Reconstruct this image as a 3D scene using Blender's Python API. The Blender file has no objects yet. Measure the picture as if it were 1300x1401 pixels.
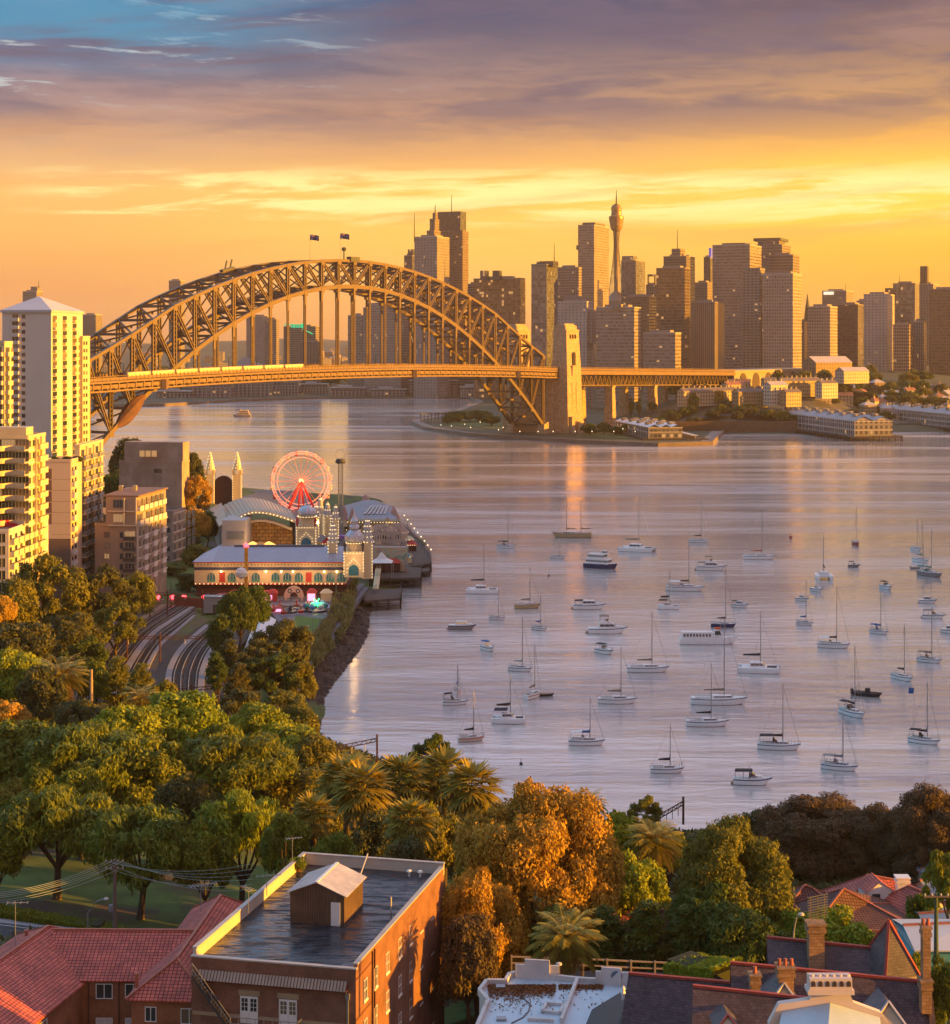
import bpy,math,random
from math import sin,cos,pi
import numpy as np
from mathutils import Vector,Matrix,noise as mnoise
R = math.radians
sc = bpy.context.scene
col = sc.collection
# ------------------------------------------------------------------ camera
F,H,YH = 2400.0,77.0,468.3          # focal length in photo pixels, eye height, horizon row (photo 1300 x 1401)
cd = bpy.data.cameras.new('camera'); cam = bpy.data.objects.new('camera',cd); col.objects.link(cam)
cam.location = (0,0,H); cam.rotation_euler = (R(90),0,0)
cd.sensor_fit = 'HORIZONTAL'; cd.sensor_width = 36; cd.lens = F/1300*36
cd.shift_y = (YH-700.5)/1300; cd.clip_start = 1; cd.clip_end = 30000
sc.camera = cam
sc.view_settings.view_transform = 'Standard'; sc.view_settings.look = 'None'
sc.view_settings.exposure = 1.5; sc.view_settings.gamma = 1.0
sc.render.engine = 'CYCLES'
sc.cycles.use_denoising = True
sc.cycles.max_bounces = 6; sc.cycles.diffuse_bounces = 3; sc.cycles.glossy_bounces = 3
sc.cycles.transmission_bounces = 2; sc.cycles.volume_bounces = 0; sc.cycles.transparent_max_bounces = 8
sc.cycles.sample_clamp_indirect = 6.0
# ------------------------------------------------------------------ sun
SUN_EL,SUN_DIR = R(6.6),Vector((0.985,-0.15,0)).normalized()
sl = bpy.data.lights.new('sun','SUN'); sun = bpy.data.objects.new('sun',sl); col.objects.link(sun)
sl.energy = 5.0; sl.color = (1.0,0.43,0.02); sl.angle = R(0.5)
sv = (SUN_DIR*cos(SUN_EL)+Vector((0,0,sin(SUN_EL)))).normalized()
sun.rotation_euler = sv.to_track_quat('Z','Y').to_euler()
sun.location = (0,0,500)
# ------------------------------------------------------------------ sky
def lin(c):
    return tuple(((v/255.0)/12.92 if v/255.0 <= .04045 else ((v/255.0+.055)/1.055)**2.4) for v in c)
wd = bpy.data.worlds.new('World'); sc.world = wd; wd.use_nodes = True
nt = wd.node_tree; nt.nodes.clear()
def N(nt,typ,**kw):
    n = nt.nodes.new(typ)
    for k,v in kw.items():
        if k.startswith('i_'):
            n.inputs[k[2:].replace('_',' ')].default_value = v
        else: setattr(n,k,v)
    return n
def mth(nt,op,a,b=None,c=None,clamp=False):
    n = nt.nodes.new('ShaderNodeMath'); n.operation = op; n.use_clamp = clamp
    for i,v in enumerate((a,b,c)):
        if v is None: continue
        if isinstance(v,(int,float)): n.inputs[i].default_value = v
        else: nt.links.new(v,n.inputs[i])
    return n.outputs[0]
def mixc(nt,f,a,b,mode='MIX'):
    n = nt.nodes.new('ShaderNodeMix'); n.data_type = 'RGBA'; n.blend_type = mode
    if isinstance(f,(int,float)): n.inputs[0].default_value = f
    else: nt.links.new(f,n.inputs[0])
    for i,v in ((6,a),(7,b)):
        if isinstance(v,tuple): n.inputs[i].default_value = (*v[:3],1)
        else: nt.links.new(v,n.inputs[i])
    return n.outputs[2]
def ramp(nt,fac,stops,interp='LINEAR'):
    n = nt.nodes.new('ShaderNodeValToRGB'); e = n.color_ramp; e.interpolation = interp
    while len(e.elements) > 1: e.elements.remove(e.elements[-1])
    for i,(p,c) in enumerate(stops):
        el = e.elements[0] if i == 0 else e.elements.new(p)
        el.position = p; el.color = (*c,1) if len(c) == 3 else c
    nt.links.new(fac,n.inputs[0]); return n.outputs[0]
def smooth(nt,v,a,b):
    n = nt.nodes.new('ShaderNodeMapRange'); n.interpolation_type = 'SMOOTHSTEP'
    nt.links.new(v,n.inputs[0]); n.inputs[1].default_value = a; n.inputs[2].default_value = b
    return n.outputs[0]
tc = N(nt,'ShaderNodeTexCoord'); sx = N(nt,'ShaderNodeSeparateXYZ'); nt.links.new(tc.outputs['Generated'],sx.inputs[0])
dx,dy,dz = sx.outputs
zf = mth(nt,'MULTIPLY',dz,2.5,clamp=True)             # 0 .. 0.4 -> 0 .. 1
def st(l): return [(z*2.5,lin(c)) for z,c in l]
left = ramp(nt,zf,st([(0,(198,138,92)),(.03,(220,150,88)),(.062,(240,176,92)),(.085,(242,182,104)),(.105,(212,164,118)),(.13,(160,130,126)),(.155,(96,102,130)),(.185,(62,100,140)),(.22,(80,110,152)),(.30,(120,132,166)),(.4,(138,142,172))]))
mid = ramp(nt,zf,st([(0,(225,150,80)),(.03,(244,180,90)),(.06,(252,196,88)),(.085,(252,200,92)),(.105,(226,166,100)),(.13,(170,130,110)),(.155,(128,108,112)),(.185,(46,66,106)),(.22,(96,100,126)),(.30,(140,130,152)),(.4,(150,146,170))]))
right = ramp(nt,zf,st([(0,(222,142,52)),(.03,(240,166,48)),(.055,(250,186,56)),(.075,(255,212,80)),(.095,(255,206,74)),(.115,(232,168,78)),(.14,(186,140,96)),(.165,(136,106,98)),(.19,(98,78,88)),(.23,(126,106,114)),(.30,(160,136,142)),(.4,(160,148,162))]))
xl = smooth(nt,dx,-.26,.02); xr = smooth(nt,dx,-.02,.27)
base = mixc(nt,xr,mixc(nt,xl,left,mid),right)
def skynoise(kx,kz,scale,detail,rough,off,wx=0.0):
    c = N(nt,'ShaderNodeCombineXYZ')
    nt.links.new(mth(nt,'MULTIPLY',dx,kx),c.inputs[0])
    nt.links.new(mth(nt,'ADD',mth(nt,'MULTIPLY',dz,kz),mth(nt,'MULTIPLY',dx,wx)),c.inputs[1])
    c.inputs[2].default_value = off
    n = N(nt,'ShaderNodeTexNoise'); n.inputs['Scale'].default_value = scale; n.inputs['Detail'].default_value = detail
    n.inputs['Roughness'].default_value = rough; n.inputs['Distortion'].default_value = .35
    nt.links.new(c.outputs[0],n.inputs['Vector']); return n.outputs[0]
n1 = skynoise(3.2,17,2.0,9,.58,1.3)
n2 = skynoise(5.0,50,1.6,9,.62,7.7,-1.5)
n3 = skynoise(9.0,70,1.5,9,.65,3.1,2.0)
n4 = skynoise(2.6,30,1.6,8,.6,12.4,-2.0)
hi = smooth(nt,dz,.095,.15)
lo = mth(nt,'SUBTRACT',1.0,hi)
# grey purple cloud sheets and thin blue gaps higher up
darkf = mth(nt,'MULTIPLY',smooth(nt,n1,.47,.60),hi)
c1 = mixc(nt,mth(nt,'MULTIPLY',darkf,.75),base,lin((96,86,108)))
lightf = mth(nt,'MULTIPLY',mth(nt,'MULTIPLY',smooth(nt,n1,.5,.30),hi),.35)
c2 = mixc(nt,lightf,c1,lin((176,136,128)))
gap = mth(nt,'MULTIPLY',mth(nt,'MULTIPLY',smooth(nt,n3,.56,.64),smooth(nt,dz,.125,.145)),mth(nt,'MULTIPLY',smooth(nt,dx,.0,-.17),smooth(nt,dz,.205,.185)))
c3 = mixc(nt,mth(nt,'MULTIPLY',gap,.8),c2,lin((186,196,196)))
teal = mth(nt,'MULTIPLY',mth(nt,'MULTIPLY',smooth(nt,n4,.36,.52),smooth(nt,dz,.14,.175)),smooth(nt,dx,-.02,-.2))
c3 = mixc(nt,mth(nt,'MULTIPLY',mth(nt,'MULTIPLY',smooth(nt,n3,.52,.40),hi),.3),c3,lin((74,70,96)))
c4 = mixc(nt,mth(nt,'MULTIPLY',teal,.9),c3,lin((56,136,172)))
# broken orange underside of the cloud deck, bright strips of clear sky below
band = mth(nt,'MULTIPLY',smooth(nt,dz,.058,.078),smooth(nt,dz,.104,.088))
stre = mth(nt,'MULTIPLY',mth(nt,'MULTIPLY',smooth(nt,n2,.44,.58),band),smooth(nt,dx,-.27,-.2))
c5 = mixc(nt,mth(nt,'MULTIPLY',stre,.85),c4,lin((255,240,158)))
und = mth(nt,'MULTIPLY',mth(nt,'MULTIPLY',smooth(nt,n4,.5,.66),lo),smooth(nt,dz,.0,.03))
c6 = mixc(nt,mth(nt,'MULTIPLY',und,.42),c5,lin((232,160,82)))
ns = N(nt,'ShaderNodeTexSky',sky_type='NISHITA',sun_disc=False,sun_elevation=SUN_EL,sun_rotation=math.atan2(SUN_DIR.x,SUN_DIR.y))
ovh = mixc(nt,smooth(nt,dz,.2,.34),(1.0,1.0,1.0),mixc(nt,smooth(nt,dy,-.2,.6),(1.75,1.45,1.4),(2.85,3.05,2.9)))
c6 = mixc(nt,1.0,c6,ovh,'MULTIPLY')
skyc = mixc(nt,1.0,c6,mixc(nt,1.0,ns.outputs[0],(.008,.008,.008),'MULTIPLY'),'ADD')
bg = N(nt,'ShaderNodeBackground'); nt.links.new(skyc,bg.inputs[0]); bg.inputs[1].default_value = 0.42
wo = N(nt,'ShaderNodeOutputWorld'); nt.links.new(bg.outputs[0],wo.inputs[0])
# ------------------------------------------------------------------ helpers
def P(px,py,Y): return Vector(((px-650)*Y/F,Y,H-(py-YH)*Y/F))
def G(px,py,z=0.0):
    Y = F*(H-z)/(py-YH); return Vector(((px-650)*Y/F,Y,z))
def XX(px,Y): return (px-650)*Y/F
def ZZ(py,Y): return H-(py-YH)*Y/F
ORG = {}
def tag(o,label=None,cat=None,group=None,kind=None):
    if label: o['label'] = label
    if cat: o['category'] = cat
    if group: o['group'] = group
    if kind: o['kind'] = kind
    return o
def thing(name,label,cat,loc=(0,0,0),group=None,rz=0.0):
    o = bpy.data.objects.new(name,None); col.objects.link(o)
    o.location = loc; o.rotation_euler = (0,0,rz); o.empty_display_size = .5
    ORG[o.name] = Vector(loc); return tag(o,label,cat,group)
def dup(o,parent=None):
    c = o.copy(); col.objects.link(c)
    if parent is not None: c.parent = parent
    for ch in o.children: dup(ch,c)
    return c
class MB:
    def __init__(s): s.v = []; s.f = []; s.m = []; s.M = None
    def pt(s,p):
        p = Vector(p)
        s.v.append(s.M @ p if s.M is not None else p); return len(s.v)-1
    def poly(s,pts,m=0):
        s.f.append([s.pt(p) for p in pts]); s.m.append(m); return s
    def hexa(s,b,t,m=0,mt=None):       # bottom ring and top ring, same count, counter-clockwise from above
        i = [s.pt(p) for p in b]; j = [s.pt(p) for p in t]; n = len(b)
        s.f.append(i[::-1]); s.m.append(m); s.f.append(j); s.m.append(m if mt is None else mt)
        for k in range(n):
            s.f.append([i[k],i[(k+1) % n],j[(k+1) % n],j[k]]); s.m.append(m)
        return s
    def box(s,x0,x1,y0,y1,z0,z1,m=0,mt=None):
        q = [(x0,y0),(x1,y0),(x1,y1),(x0,y1)]
        return s.hexa([(x,y,z0) for x,y in q],[(x,y,z1) for x,y in q],m,mt)
    def prism(s,pts,z0,z1,m=0,mt=None):
        a = sum(pts[k][0]*pts[(k+1) % len(pts)][1]-pts[(k+1) % len(pts)][0]*pts[k][1] for k in range(len(pts)))
        if a < 0: pts = pts[::-1]
        return s.hexa([(p[0],p[1],z0) for p in pts],[(p[0],p[1],z1) for p in pts],m,mt)
    def beam(s,p,q,w,h=None,m=0,up=(0,0,1)):
        p = Vector(p); q = Vector(q); h = w if h is None else h
        d = (q-p).normalized(); u = Vector(up)
        if abs(d.dot(u)) > .98: u = Vector((1,0,0))
        a = d.cross(u).normalized(); b = a.cross(d).normalized()
        r = [a*(-w/2)+b*(-h/2),a*(w/2)+b*(-h/2),a*(w/2)+b*(h/2),a*(-w/2)+b*(h/2)]
        i = [s.pt(p+k) for k in r]; j = [s.pt(q+k) for k in r]
        s.f += [i,j[::-1]]; s.m += [m,m]
        for k in range(4): s.f.append([i[k],j[k],j[(k+1) % 4],i[(k+1) % 4]]); s.m.append(m)
        return s
    def tube(s,pts,rads,n=6,m=0,cap=True):
        pts = [Vector(p) for p in pts]
        if isinstance(rads,(int,float)): rads = [rads]*len(pts)
        rings = []
        for k,p in enumerate(pts):
            d = (pts[min(k+1,len(pts)-1)]-pts[max(k-1,0)]).normalized()
            u = Vector((0,0,1)) if abs(d.z) < .9 else Vector((1,0,0))
            a = d.cross(u).normalized(); b = a.cross(d).normalized()
            rings.append([s.pt(p+(a*cos(2*pi*t/n)+b*sin(2*pi*t/n))*rads[k]) for t in range(n)])
        for k in range(len(pts)-1):
            for t in range(n):
                s.f.append([rings[k][t],rings[k+1][t],rings[k+1][(t+1) % n],rings[k][(t+1) % n]]); s.m.append(m)
        if cap: s.f += [rings[0],rings[-1][::-1]]; s.m += [m,m]
        return s
    def lathe(s,c,prof,n=16,m=0,rib=0.0,ribn=8):
        c = Vector(c); rings = []
        for r,z in prof:
            ring = []
            for t in range(n):
                a = 2*pi*t/n; rr = r*(1+rib*cos(a*ribn))
                ring.append(s.pt(c+Vector((rr*cos(a),rr*sin(a),z))))
            rings.append(ring)
        for k in range(len(prof)-1):
            for t in range(n):
                s.f.append([rings[k][t],rings[k][(t+1) % n],rings[k+1][(t+1) % n],rings[k+1][t]]); s.m.append(m)
        s.f += [rings[0][::-1],rings[-1]]; s.m += [m,m]
        return s
    def build(s,name,mats,parent=None,local=False,smooth_=False,origin=None):
        if not isinstance(mats,(list,tuple)): mats = [mats]
        if not s.v: s.poly([(0,0,0),(.01,0,0),(0,.01,0)])
        V = np.array([tuple(v) for v in s.v],dtype=np.float64)
        me = bpy.data.meshes.new(name)
        ls = np.array([len(f) for f in s.f]); li = np.fromiter((i for f in s.f for i in f),dtype=np.int32)
        # uv in metres: u along the wall, v up the slope
        starts = np.concatenate([[0],np.cumsum(ls)[:-1]])
        a = V[li]
        nxt = np.arange(len(li))+1; nxt[starts+ls-1] = starts
        cr = np.cross(a,a[nxt]); nrm = np.add.reduceat(cr,starts,axis=0)
        cen = np.add.reduceat(a,starts,axis=0)/ls[:,None]
        rel = a-np.repeat(cen,ls,axis=0); nrm = np.add.reduceat(np.cross(rel,rel[nxt]),starts,axis=0)
        nrm /= np.maximum(np.linalg.norm(nrm,axis=1),1e-12)[:,None]
        t = np.stack([-nrm[:,1],nrm[:,0],np.zeros(len(nrm))],1); tl = np.linalg.norm(t,axis=1)
        flat = tl < .06
        t[flat] = (1,0,0); tl[flat] = 1; t /= tl[:,None]
        b = np.cross(nrm,t); b[flat] = (0,1,0)
        uv = np.stack([(a*np.repeat(t,ls,axis=0)).sum(1),(a*np.repeat(b,ls,axis=0)).sum(1)],1)
        if parent is not None and not local: org = ORG.get(parent.name,Vector((0,0,0)))
        elif origin is not None: org = Vector(origin)
        elif parent is None and not local:
            org = Vector(((V[:,0].min()+V[:,0].max())/2,(V[:,1].min()+V[:,1].max())/2,V[:,2].min()))
        else: org = Vector((0,0,0))
        V = V-np.array(org)
        me.vertices.add(len(V)); me.vertices.foreach_set('co',V.ravel().astype(np.float32))
        me.loops.add(len(li)); me.loops.foreach_set('vertex_index',li)
        me.polygons.add(len(ls)); me.polygons.foreach_set('loop_start',starts.astype(np.int32))
        me.polygons.foreach_set('loop_total',ls.astype(np.int32))
        me.polygons.foreach_set('material_index',np.array(s.m,dtype=np.int32))
        me.polygons.foreach_set('use_smooth',np.full(len(ls),bool(smooth_)))
        ul = me.uv_layers.new(name='UVMap'); ul.data.foreach_set('uv',uv.ravel().astype(np.float32))
        for m in mats: me.materials.append(m)
        me.update(calc_edges=True)
        o = bpy.data.objects.new(name,me); col.objects.link(o)
        if parent is not None:
            o.parent = parent; ORG[o.name] = ORG.get(parent.name,Vector((0,0,0))) if not local else Vector((0,0,0))
        else: o.location = org; ORG[o.name] = Vector(org)
        return o
# ------------------------------------------------------------------ materials
def newmat(name):
    m = bpy.data.materials.new(name); m.use_nodes = True; nt = m.node_tree; nt.nodes.clear()
    out = N(nt,'ShaderNodeOutputMaterial'); b = N(nt,'ShaderNodeBsdfPrincipled')
    nt.links.new(b.outputs[0],out.inputs[0]); return m,nt,b
def setin(nt,sock,v):
    if isinstance(v,(int,float)): sock.default_value = v
    elif isinstance(v,tuple): sock.default_value = (*v[:3],1)
    else: nt.links.new(v,sock)
def noise_at(nt,scale,detail=5,rough=.6,vec=None,dist=0):
    n = N(nt,'ShaderNodeTexNoise'); n.inputs['Scale'].default_value = scale
    n.inputs['Detail'].default_value = detail; n.inputs['Roughness'].default_value = rough; n.inputs['Distortion'].default_value = dist
    if vec is None: vec = N(nt,'ShaderNodeTexCoord').outputs['Object']
    nt.links.new(vec,n.inputs['Vector']); return n.outputs[0]
def bumpn(nt,b,h,strength,dist):
    n = N(nt,'ShaderNodeBump'); n.inputs['Strength'].default_value = strength; n.inputs['Distance'].default_value = dist
    nt.links.new(h,n.inputs['Height']); nt.links.new(n.outputs[0],b.inputs['Normal'])
def pm(name,c,rough=.7,var=.18,scale=.8,bump=0,metal=0,c2=None,cover=.5,spec=.4):
    m,nt,b = newmat(name)
    n = noise_at(nt,scale,6,.65)
    a = tuple(v*(1-var) for v in c); d = tuple(min(1,v*(1+var)) for v in c)
    r = ramp(nt,n,[(.25,a),(.75,d)])
    if c2 is not None:
        n2 = noise_at(nt,scale*.37,7,.7)
        r = mixc(nt,smooth(nt,n2,cover-.07,cover+.07),r,c2)
    setin(nt,b.inputs['Base Color'],r); b.inputs['Roughness'].default_value = rough
    b.inputs['Metallic'].default_value = metal; b.inputs['Specular IOR Level'].default_value = spec
    if bump: bumpn(nt,b,noise_at(nt,scale*4,4),bump,.1)
    return m
def emit(name,c,s):
    m,nt,b = newmat(name); setin(nt,b.inputs['Base Color'],c); setin(nt,b.inputs['Emission Color'],c)
    b.inputs['Emission Strength'].default_value = s; return m
def uvxy(nt):
    u = N(nt,'ShaderNodeUVMap'); s = N(nt,'ShaderNodeSeparateXYZ'); nt.links.new(u.outputs[0],s.inputs[0]); return u.outputs[0],s.outputs[0],s.outputs[1]
def facade(name,wall,glass,bw=3.0,fh=3.6,ww=.6,wh=.55,lit=.03,grough=.12,var=.15,metal=0.0,litc=(1,.5,.16),wrough=.7):
    """wall with a grid of windows: bay width, floor height and window fractions in metres"""
    m,nt,b = newmat(name)
    uv,u,v = uvxy(nt)
    us = mth(nt,'DIVIDE',u,bw); vs = mth(nt,'DIVIDE',v,fh)
    fu = mth(nt,'FRACT',us); fv = mth(nt,'FRACT',vs)
    inu = mth(nt,'LESS_THAN',mth(nt,'ABSOLUTE',mth(nt,'SUBTRACT',fu,.5)),ww/2)
    inv = mth(nt,'LESS_THAN',mth(nt,'ABSOLUTE',mth(nt,'SUBTRACT',fv,.5)),wh/2)
    geo = N(nt,'ShaderNodeNewGeometry'); sn = N(nt,'ShaderNodeSeparateXYZ'); nt.links.new(geo.outputs['Normal'],sn.inputs[0])
    side = mth(nt,'LESS_THAN',mth(nt,'ABSOLUTE',sn.outputs[2]),.5)
    win = mth(nt,'MULTIPLY',mth(nt,'MULTIPLY',inu,inv),side)
    cell = N(nt,'ShaderNodeCombineXYZ')
    nt.links.new(mth(nt,'FLOOR',us),cell.inputs[0]); nt.links.new(mth(nt,'FLOOR',vs),cell.inputs[1])
    wn = N(nt,'ShaderNodeTexWhiteNoise',noise_dimensions='2D'); nt.links.new(cell.outputs[0],wn.inputs[0])
    sc2 = N(nt,'ShaderNodeSeparateColor'); nt.links.new(wn.outputs[1],sc2.inputs[0])
    big = noise_at(nt,.035,4,.6)
    wallc = ramp(nt,big,[(.3,tuple(x*(1-var) for x in wall)),(.7,tuple(min(1,x*(1+var)) for x in wall))])
    oi = N(nt,'ShaderNodeObjectInfo'); tone = mth(nt,'ADD',mth(nt,'MULTIPLY',oi.outputs['Random'],.42),.42); tv = N(nt,'ShaderNodeVectorMath',operation='SCALE'); nt.links.new(wallc,tv.inputs[0]); nt.links.new(tone,tv.inputs['Scale']); wallc = tv.outputs[0]
    g0 = mixc(nt,sc2.outputs[0],tuple(x*.55 for x in glass),tuple(min(1,x*1.5) for x in glass))
    setin(nt,b.inputs['Base Color'],mixc(nt,win,wallc,g0))
    setin(nt,b.inputs['Roughness'],mth(nt,'ADD',mth(nt,'MULTIPLY',win,grough-wrough),wrough))
    if metal: setin(nt,b.inputs['Metallic'],mth(nt,'MULTIPLY',win,metal))
    b.inputs['Specular IOR Level'].default_value = .6
    if lit > 0:
        on = mth(nt,'MULTIPLY',mth(nt,'LESS_THAN',sc2.outputs[1],lit*.45),win)
        setin(nt,b.inputs['Emission Color'],litc); setin(nt,b.inputs['Emission Strength'],mth(nt,'MULTIPLY',on,.2))
    return m
def brickmat(name,c1,c2,mortar,bw=.23,rh=.086,rough=.85,bump=.3,ms=.012,c3=None,off=.5,metal=0.0,spec=.3):
    m,nt,b = newmat(name); uv,u,v = uvxy(nt)
    t = N(nt,'ShaderNodeTexBrick'); t.offset = off
    nt.links.new(uv,t.inputs['Vector']); t.inputs['Scale'].default_value = 1
    t.inputs['Brick Width'].default_value = bw; t.inputs['Row Height'].default_value = rh; t.inputs['Mortar Size'].default_value = ms
    t.inputs['Mortar Smooth'].default_value = .2; t.inputs['Bias'].default_value = 0
    setin(nt,t.inputs['Color1'],c1); setin(nt,t.inputs['Color2'],c2); setin(nt,t.inputs['Mortar'],mortar)
    n = noise_at(nt,.5,7,.65); r = ramp(nt,n,[(.3,(.62,.62,.62)),(.7,(1.25,1.2,1.15))])
    c = mixc(nt,1.0,t.outputs[0],r,'MULTIPLY')
    if c3 is not None: c = mixc(nt,mth(nt,'MULTIPLY',smooth(nt,noise_at(nt,1.7,8,.75),.55,.72),.7),c,c3)
    setin(nt,b.inputs['Base Color'],c); b.inputs['Roughness'].default_value = rough; b.inputs['Specular IOR Level'].default_value = spec
    bumpn(nt,b,mth(nt,'SUBTRACT',1.0,t.outputs['Fac']),bump,.03)
    return m
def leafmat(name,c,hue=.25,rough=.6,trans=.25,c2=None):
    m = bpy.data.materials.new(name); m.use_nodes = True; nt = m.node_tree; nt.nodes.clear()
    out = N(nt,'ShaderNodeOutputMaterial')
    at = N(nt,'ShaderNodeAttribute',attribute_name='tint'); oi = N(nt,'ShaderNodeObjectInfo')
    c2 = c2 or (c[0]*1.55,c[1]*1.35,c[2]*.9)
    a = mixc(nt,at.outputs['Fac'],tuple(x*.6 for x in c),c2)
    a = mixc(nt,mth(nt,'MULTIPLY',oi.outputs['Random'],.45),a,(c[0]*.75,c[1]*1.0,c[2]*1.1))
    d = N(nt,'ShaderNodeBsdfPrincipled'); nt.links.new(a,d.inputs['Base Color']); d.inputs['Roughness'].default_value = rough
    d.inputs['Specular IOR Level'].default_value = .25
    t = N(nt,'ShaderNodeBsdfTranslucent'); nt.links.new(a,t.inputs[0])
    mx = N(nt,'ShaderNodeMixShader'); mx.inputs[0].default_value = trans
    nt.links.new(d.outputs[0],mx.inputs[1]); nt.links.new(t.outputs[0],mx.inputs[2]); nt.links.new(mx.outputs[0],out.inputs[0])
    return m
rnd = random.Random(11)
WHITE = pm('white_paint',(.74,.73,.70),.45,.08,.6)
CREAM = pm('cream_render',(.66,.58,.46),.8,.12,.3)
DARK = pm('dark_metal',(.05,.05,.055),.5,.2)
GREYM = pm('grey_metal',(.30,.31,.33),.4,.15,.5,metal=.4)
RUST = pm('rusty_steel',(.10,.045,.03),.8,.3,1.2)
GLASS,nt,b = newmat('window_glass'); oi = N(nt,'ShaderNodeObjectInfo')
setin(nt,b.inputs['Base Color'],ramp(nt,oi.outputs['Random'],[(0,(.03,.04,.055)),(.5,(.05,.055,.06)),(.62,(.16,.12,.09)),(.8,(.03,.035,.05)),(.9,(.28,.24,.20))],'CONSTANT')); b.inputs['Roughness'].default_value = .08; b.inputs['Specular IOR Level'].default_value = .8
setin(nt,b.inputs['Emission Color'],(1,.55,.2)); setin(nt,b.inputs['Emission Strength'],mth(nt,'MULTIPLY',mth(nt,'GREATER_THAN',oi.outputs['Random'],.965),.1))
WOOD = pm('weathered_wood',(.17,.13,.10),.85,.3,1.0)
STONE = pm('sandstone',(.36,.27,.17),.9,.22,.35,bump=.2)
CONC = pm('concrete',(.30,.28,.27),.85,.2,.25,bump=.1)
ASPH = pm('asphalt',(.045,.046,.05),.75,.25,.5)
BULB = emit('warm_bulb',(1.0,.72,.32),3.0)
REDL = emit('red_lamp',(1.0,.03,.04),4.0)
# ------------------------------------------------------------------ water
def water_mat():
    m,nt,b = newmat('harbour_water')
    b.inputs['Roughness'].default_value = .17
    b.inputs['IOR'].default_value = 1.75; b.inputs['Specular IOR Level'].default_value = .5
    tc = N(nt,'ShaderNodeTexCoord'); mp = N(nt,'ShaderNodeMapping'); mp.inputs['Rotation'].default_value = (0,0,R(8))
    mp.inputs['Scale'].default_value = (.35,1,1); nt.links.new(tc.outputs['Object'],mp.inputs[0])
    b.inputs['Metallic'].default_value = .4
    a = noise_at(nt,.30,6,.62,mp.outputs[0],.4); c = noise_at(nt,.035,5,.6,mp.outputs[0],.8)
    mp2 = N(nt,'ShaderNodeMapping'); mp2.inputs['Rotation'].default_value = (0,0,R(-14)); mp2.inputs['Scale'].default_value = (.16,1,1)
    nt.links.new(tc.outputs['Object'],mp2.inputs[0]); d = noise_at(nt,.012,6,.65,mp2.outputs[0],1.2)
    slick = smooth(nt,d,.42,.62)
    setin(nt,b.inputs['Base Color'],ramp(nt,d,[(.32,(.42,.40,.41)),(.5,(.62,.595,.56)),(.68,(.80,.755,.72))]))  # reflected sky sheen and wind patches put into the water colour
    h = mth(nt,'ADD',mth(nt,'MULTIPLY',a,mth(nt,'ADD',mth(nt,'MULTIPLY',slick,.9),.5)),mth(nt,'MULTIPLY',c,1.6))
    setin(nt,b.inputs['Roughness'],mth(nt,'ADD',mth(nt,'MULTIPLY',slick,.12),.07))
    bumpn(nt,b,h,.4,.6); return m
w = MB().poly([(-9000,-400,0),(9000,-400,0),(9000,12500,0),(-9000,12500,0)]).build('water',water_mat())
tag(w,kind='structure')
# ------------------------------------------------------------------ far shore
FARG = pm('parkland',(.05,.06,.025),.9,.4,.02,c2=(.09,.075,.05),cover=.55)
shore = [(-900,558),(150,557),(215,556),(330,549),(430,546),(640,545),(652,552),(606,570),(566,577),(562,580),(580,588),(640,597),(700,601),(800,607),(900,611),(974,609),(990,593),(1045,589),(1150,588),(1400,586),(2400,584)]
pts = [G(x,y,0) for x,y in shore]
ring = [(p.x,p.y) for p in pts]+[(9000,3000),(9000,12400),(-9000,12400),(-9000,3000)]
def inset(ring,d):
    n = len(ring); out = []
    for k in range(n):
        a,b,c = Vector(ring[k-1]),Vector(ring[k]),Vector(ring[(k+1) % n])
        t = ((b-a).normalized()+(c-b).normalized()).normalized(); out.append((b.x-t.y*d,b.y+t.x*d))
    return out
tag(MB().prism(ring,-4,2.4).build('ground',FARG,origin=(0,0,0)),kind='structure')
# stone sea wall and promenade along the far shore
sw = MB(); wp = ring[:len(pts)]
sw2 = MB()
for k in range(len(wp)-1):
    a,b = Vector(wp[k]),Vector(wp[k+1]); d = (b-a).normalized(); nrm = Vector((-d.y,d.x))
    sw.prism([a-nrm*.6,b-nrm*.6,b+nrm*1.0,a+nrm*1.0],-3,2.9)
    sw2.prism([a+nrm*1.0,b+nrm*1.0,b+nrm*9,a+nrm*9],2,2.5)
tag(sw.build('sea_wall',pm('sea_wall_stone',(.17,.13,.10),.9,.3,.1)),'low brown sandstone sea wall edging the far shore and point','sea wall')
tag(sw2.build('pavement',pm('promenade',(.22,.19,.17),.9,.2,.1)),kind='structure')
# city ridge: terrain behind the point, rising to the right (mesh grid)
def far_h(x,y):
    px = 650+F*x/y
    r = 24*math.exp(-((px-1230)/150)**2)*(1/(1+math.exp(-(y-1650-140/(1+math.exp(-(px-1150)/15)))/60)))+15*(1/(1+math.exp(-(px-860)/40)))*(1/(1+math.exp(-(y-1540-170/(1+math.exp(-(px-1150)/15)))/40)))
    r += 20/(1+math.exp(-(y-3000)/260))+16*math.exp(-((px-1010)/110)**2)*math.exp(-((y-1640)/120)**2)
    r += (55+26*mnoise.noise(Vector((x*.0016,3.3,0)))+14*mnoise.noise(Vector((x*.006,1.3,0))))/(1+math.exp(-(y-5600)/500))
    return r
tm = MB(); gx = np.linspace(-1.0,1.2,90); gy = [1420,1480,1530,1570,1610,1650,1700,1760,1850,2000,2200,2420,2600,2800,3000,3300,3800,4500,5200,5800,6400,7200,9000]
idx = {}
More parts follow.
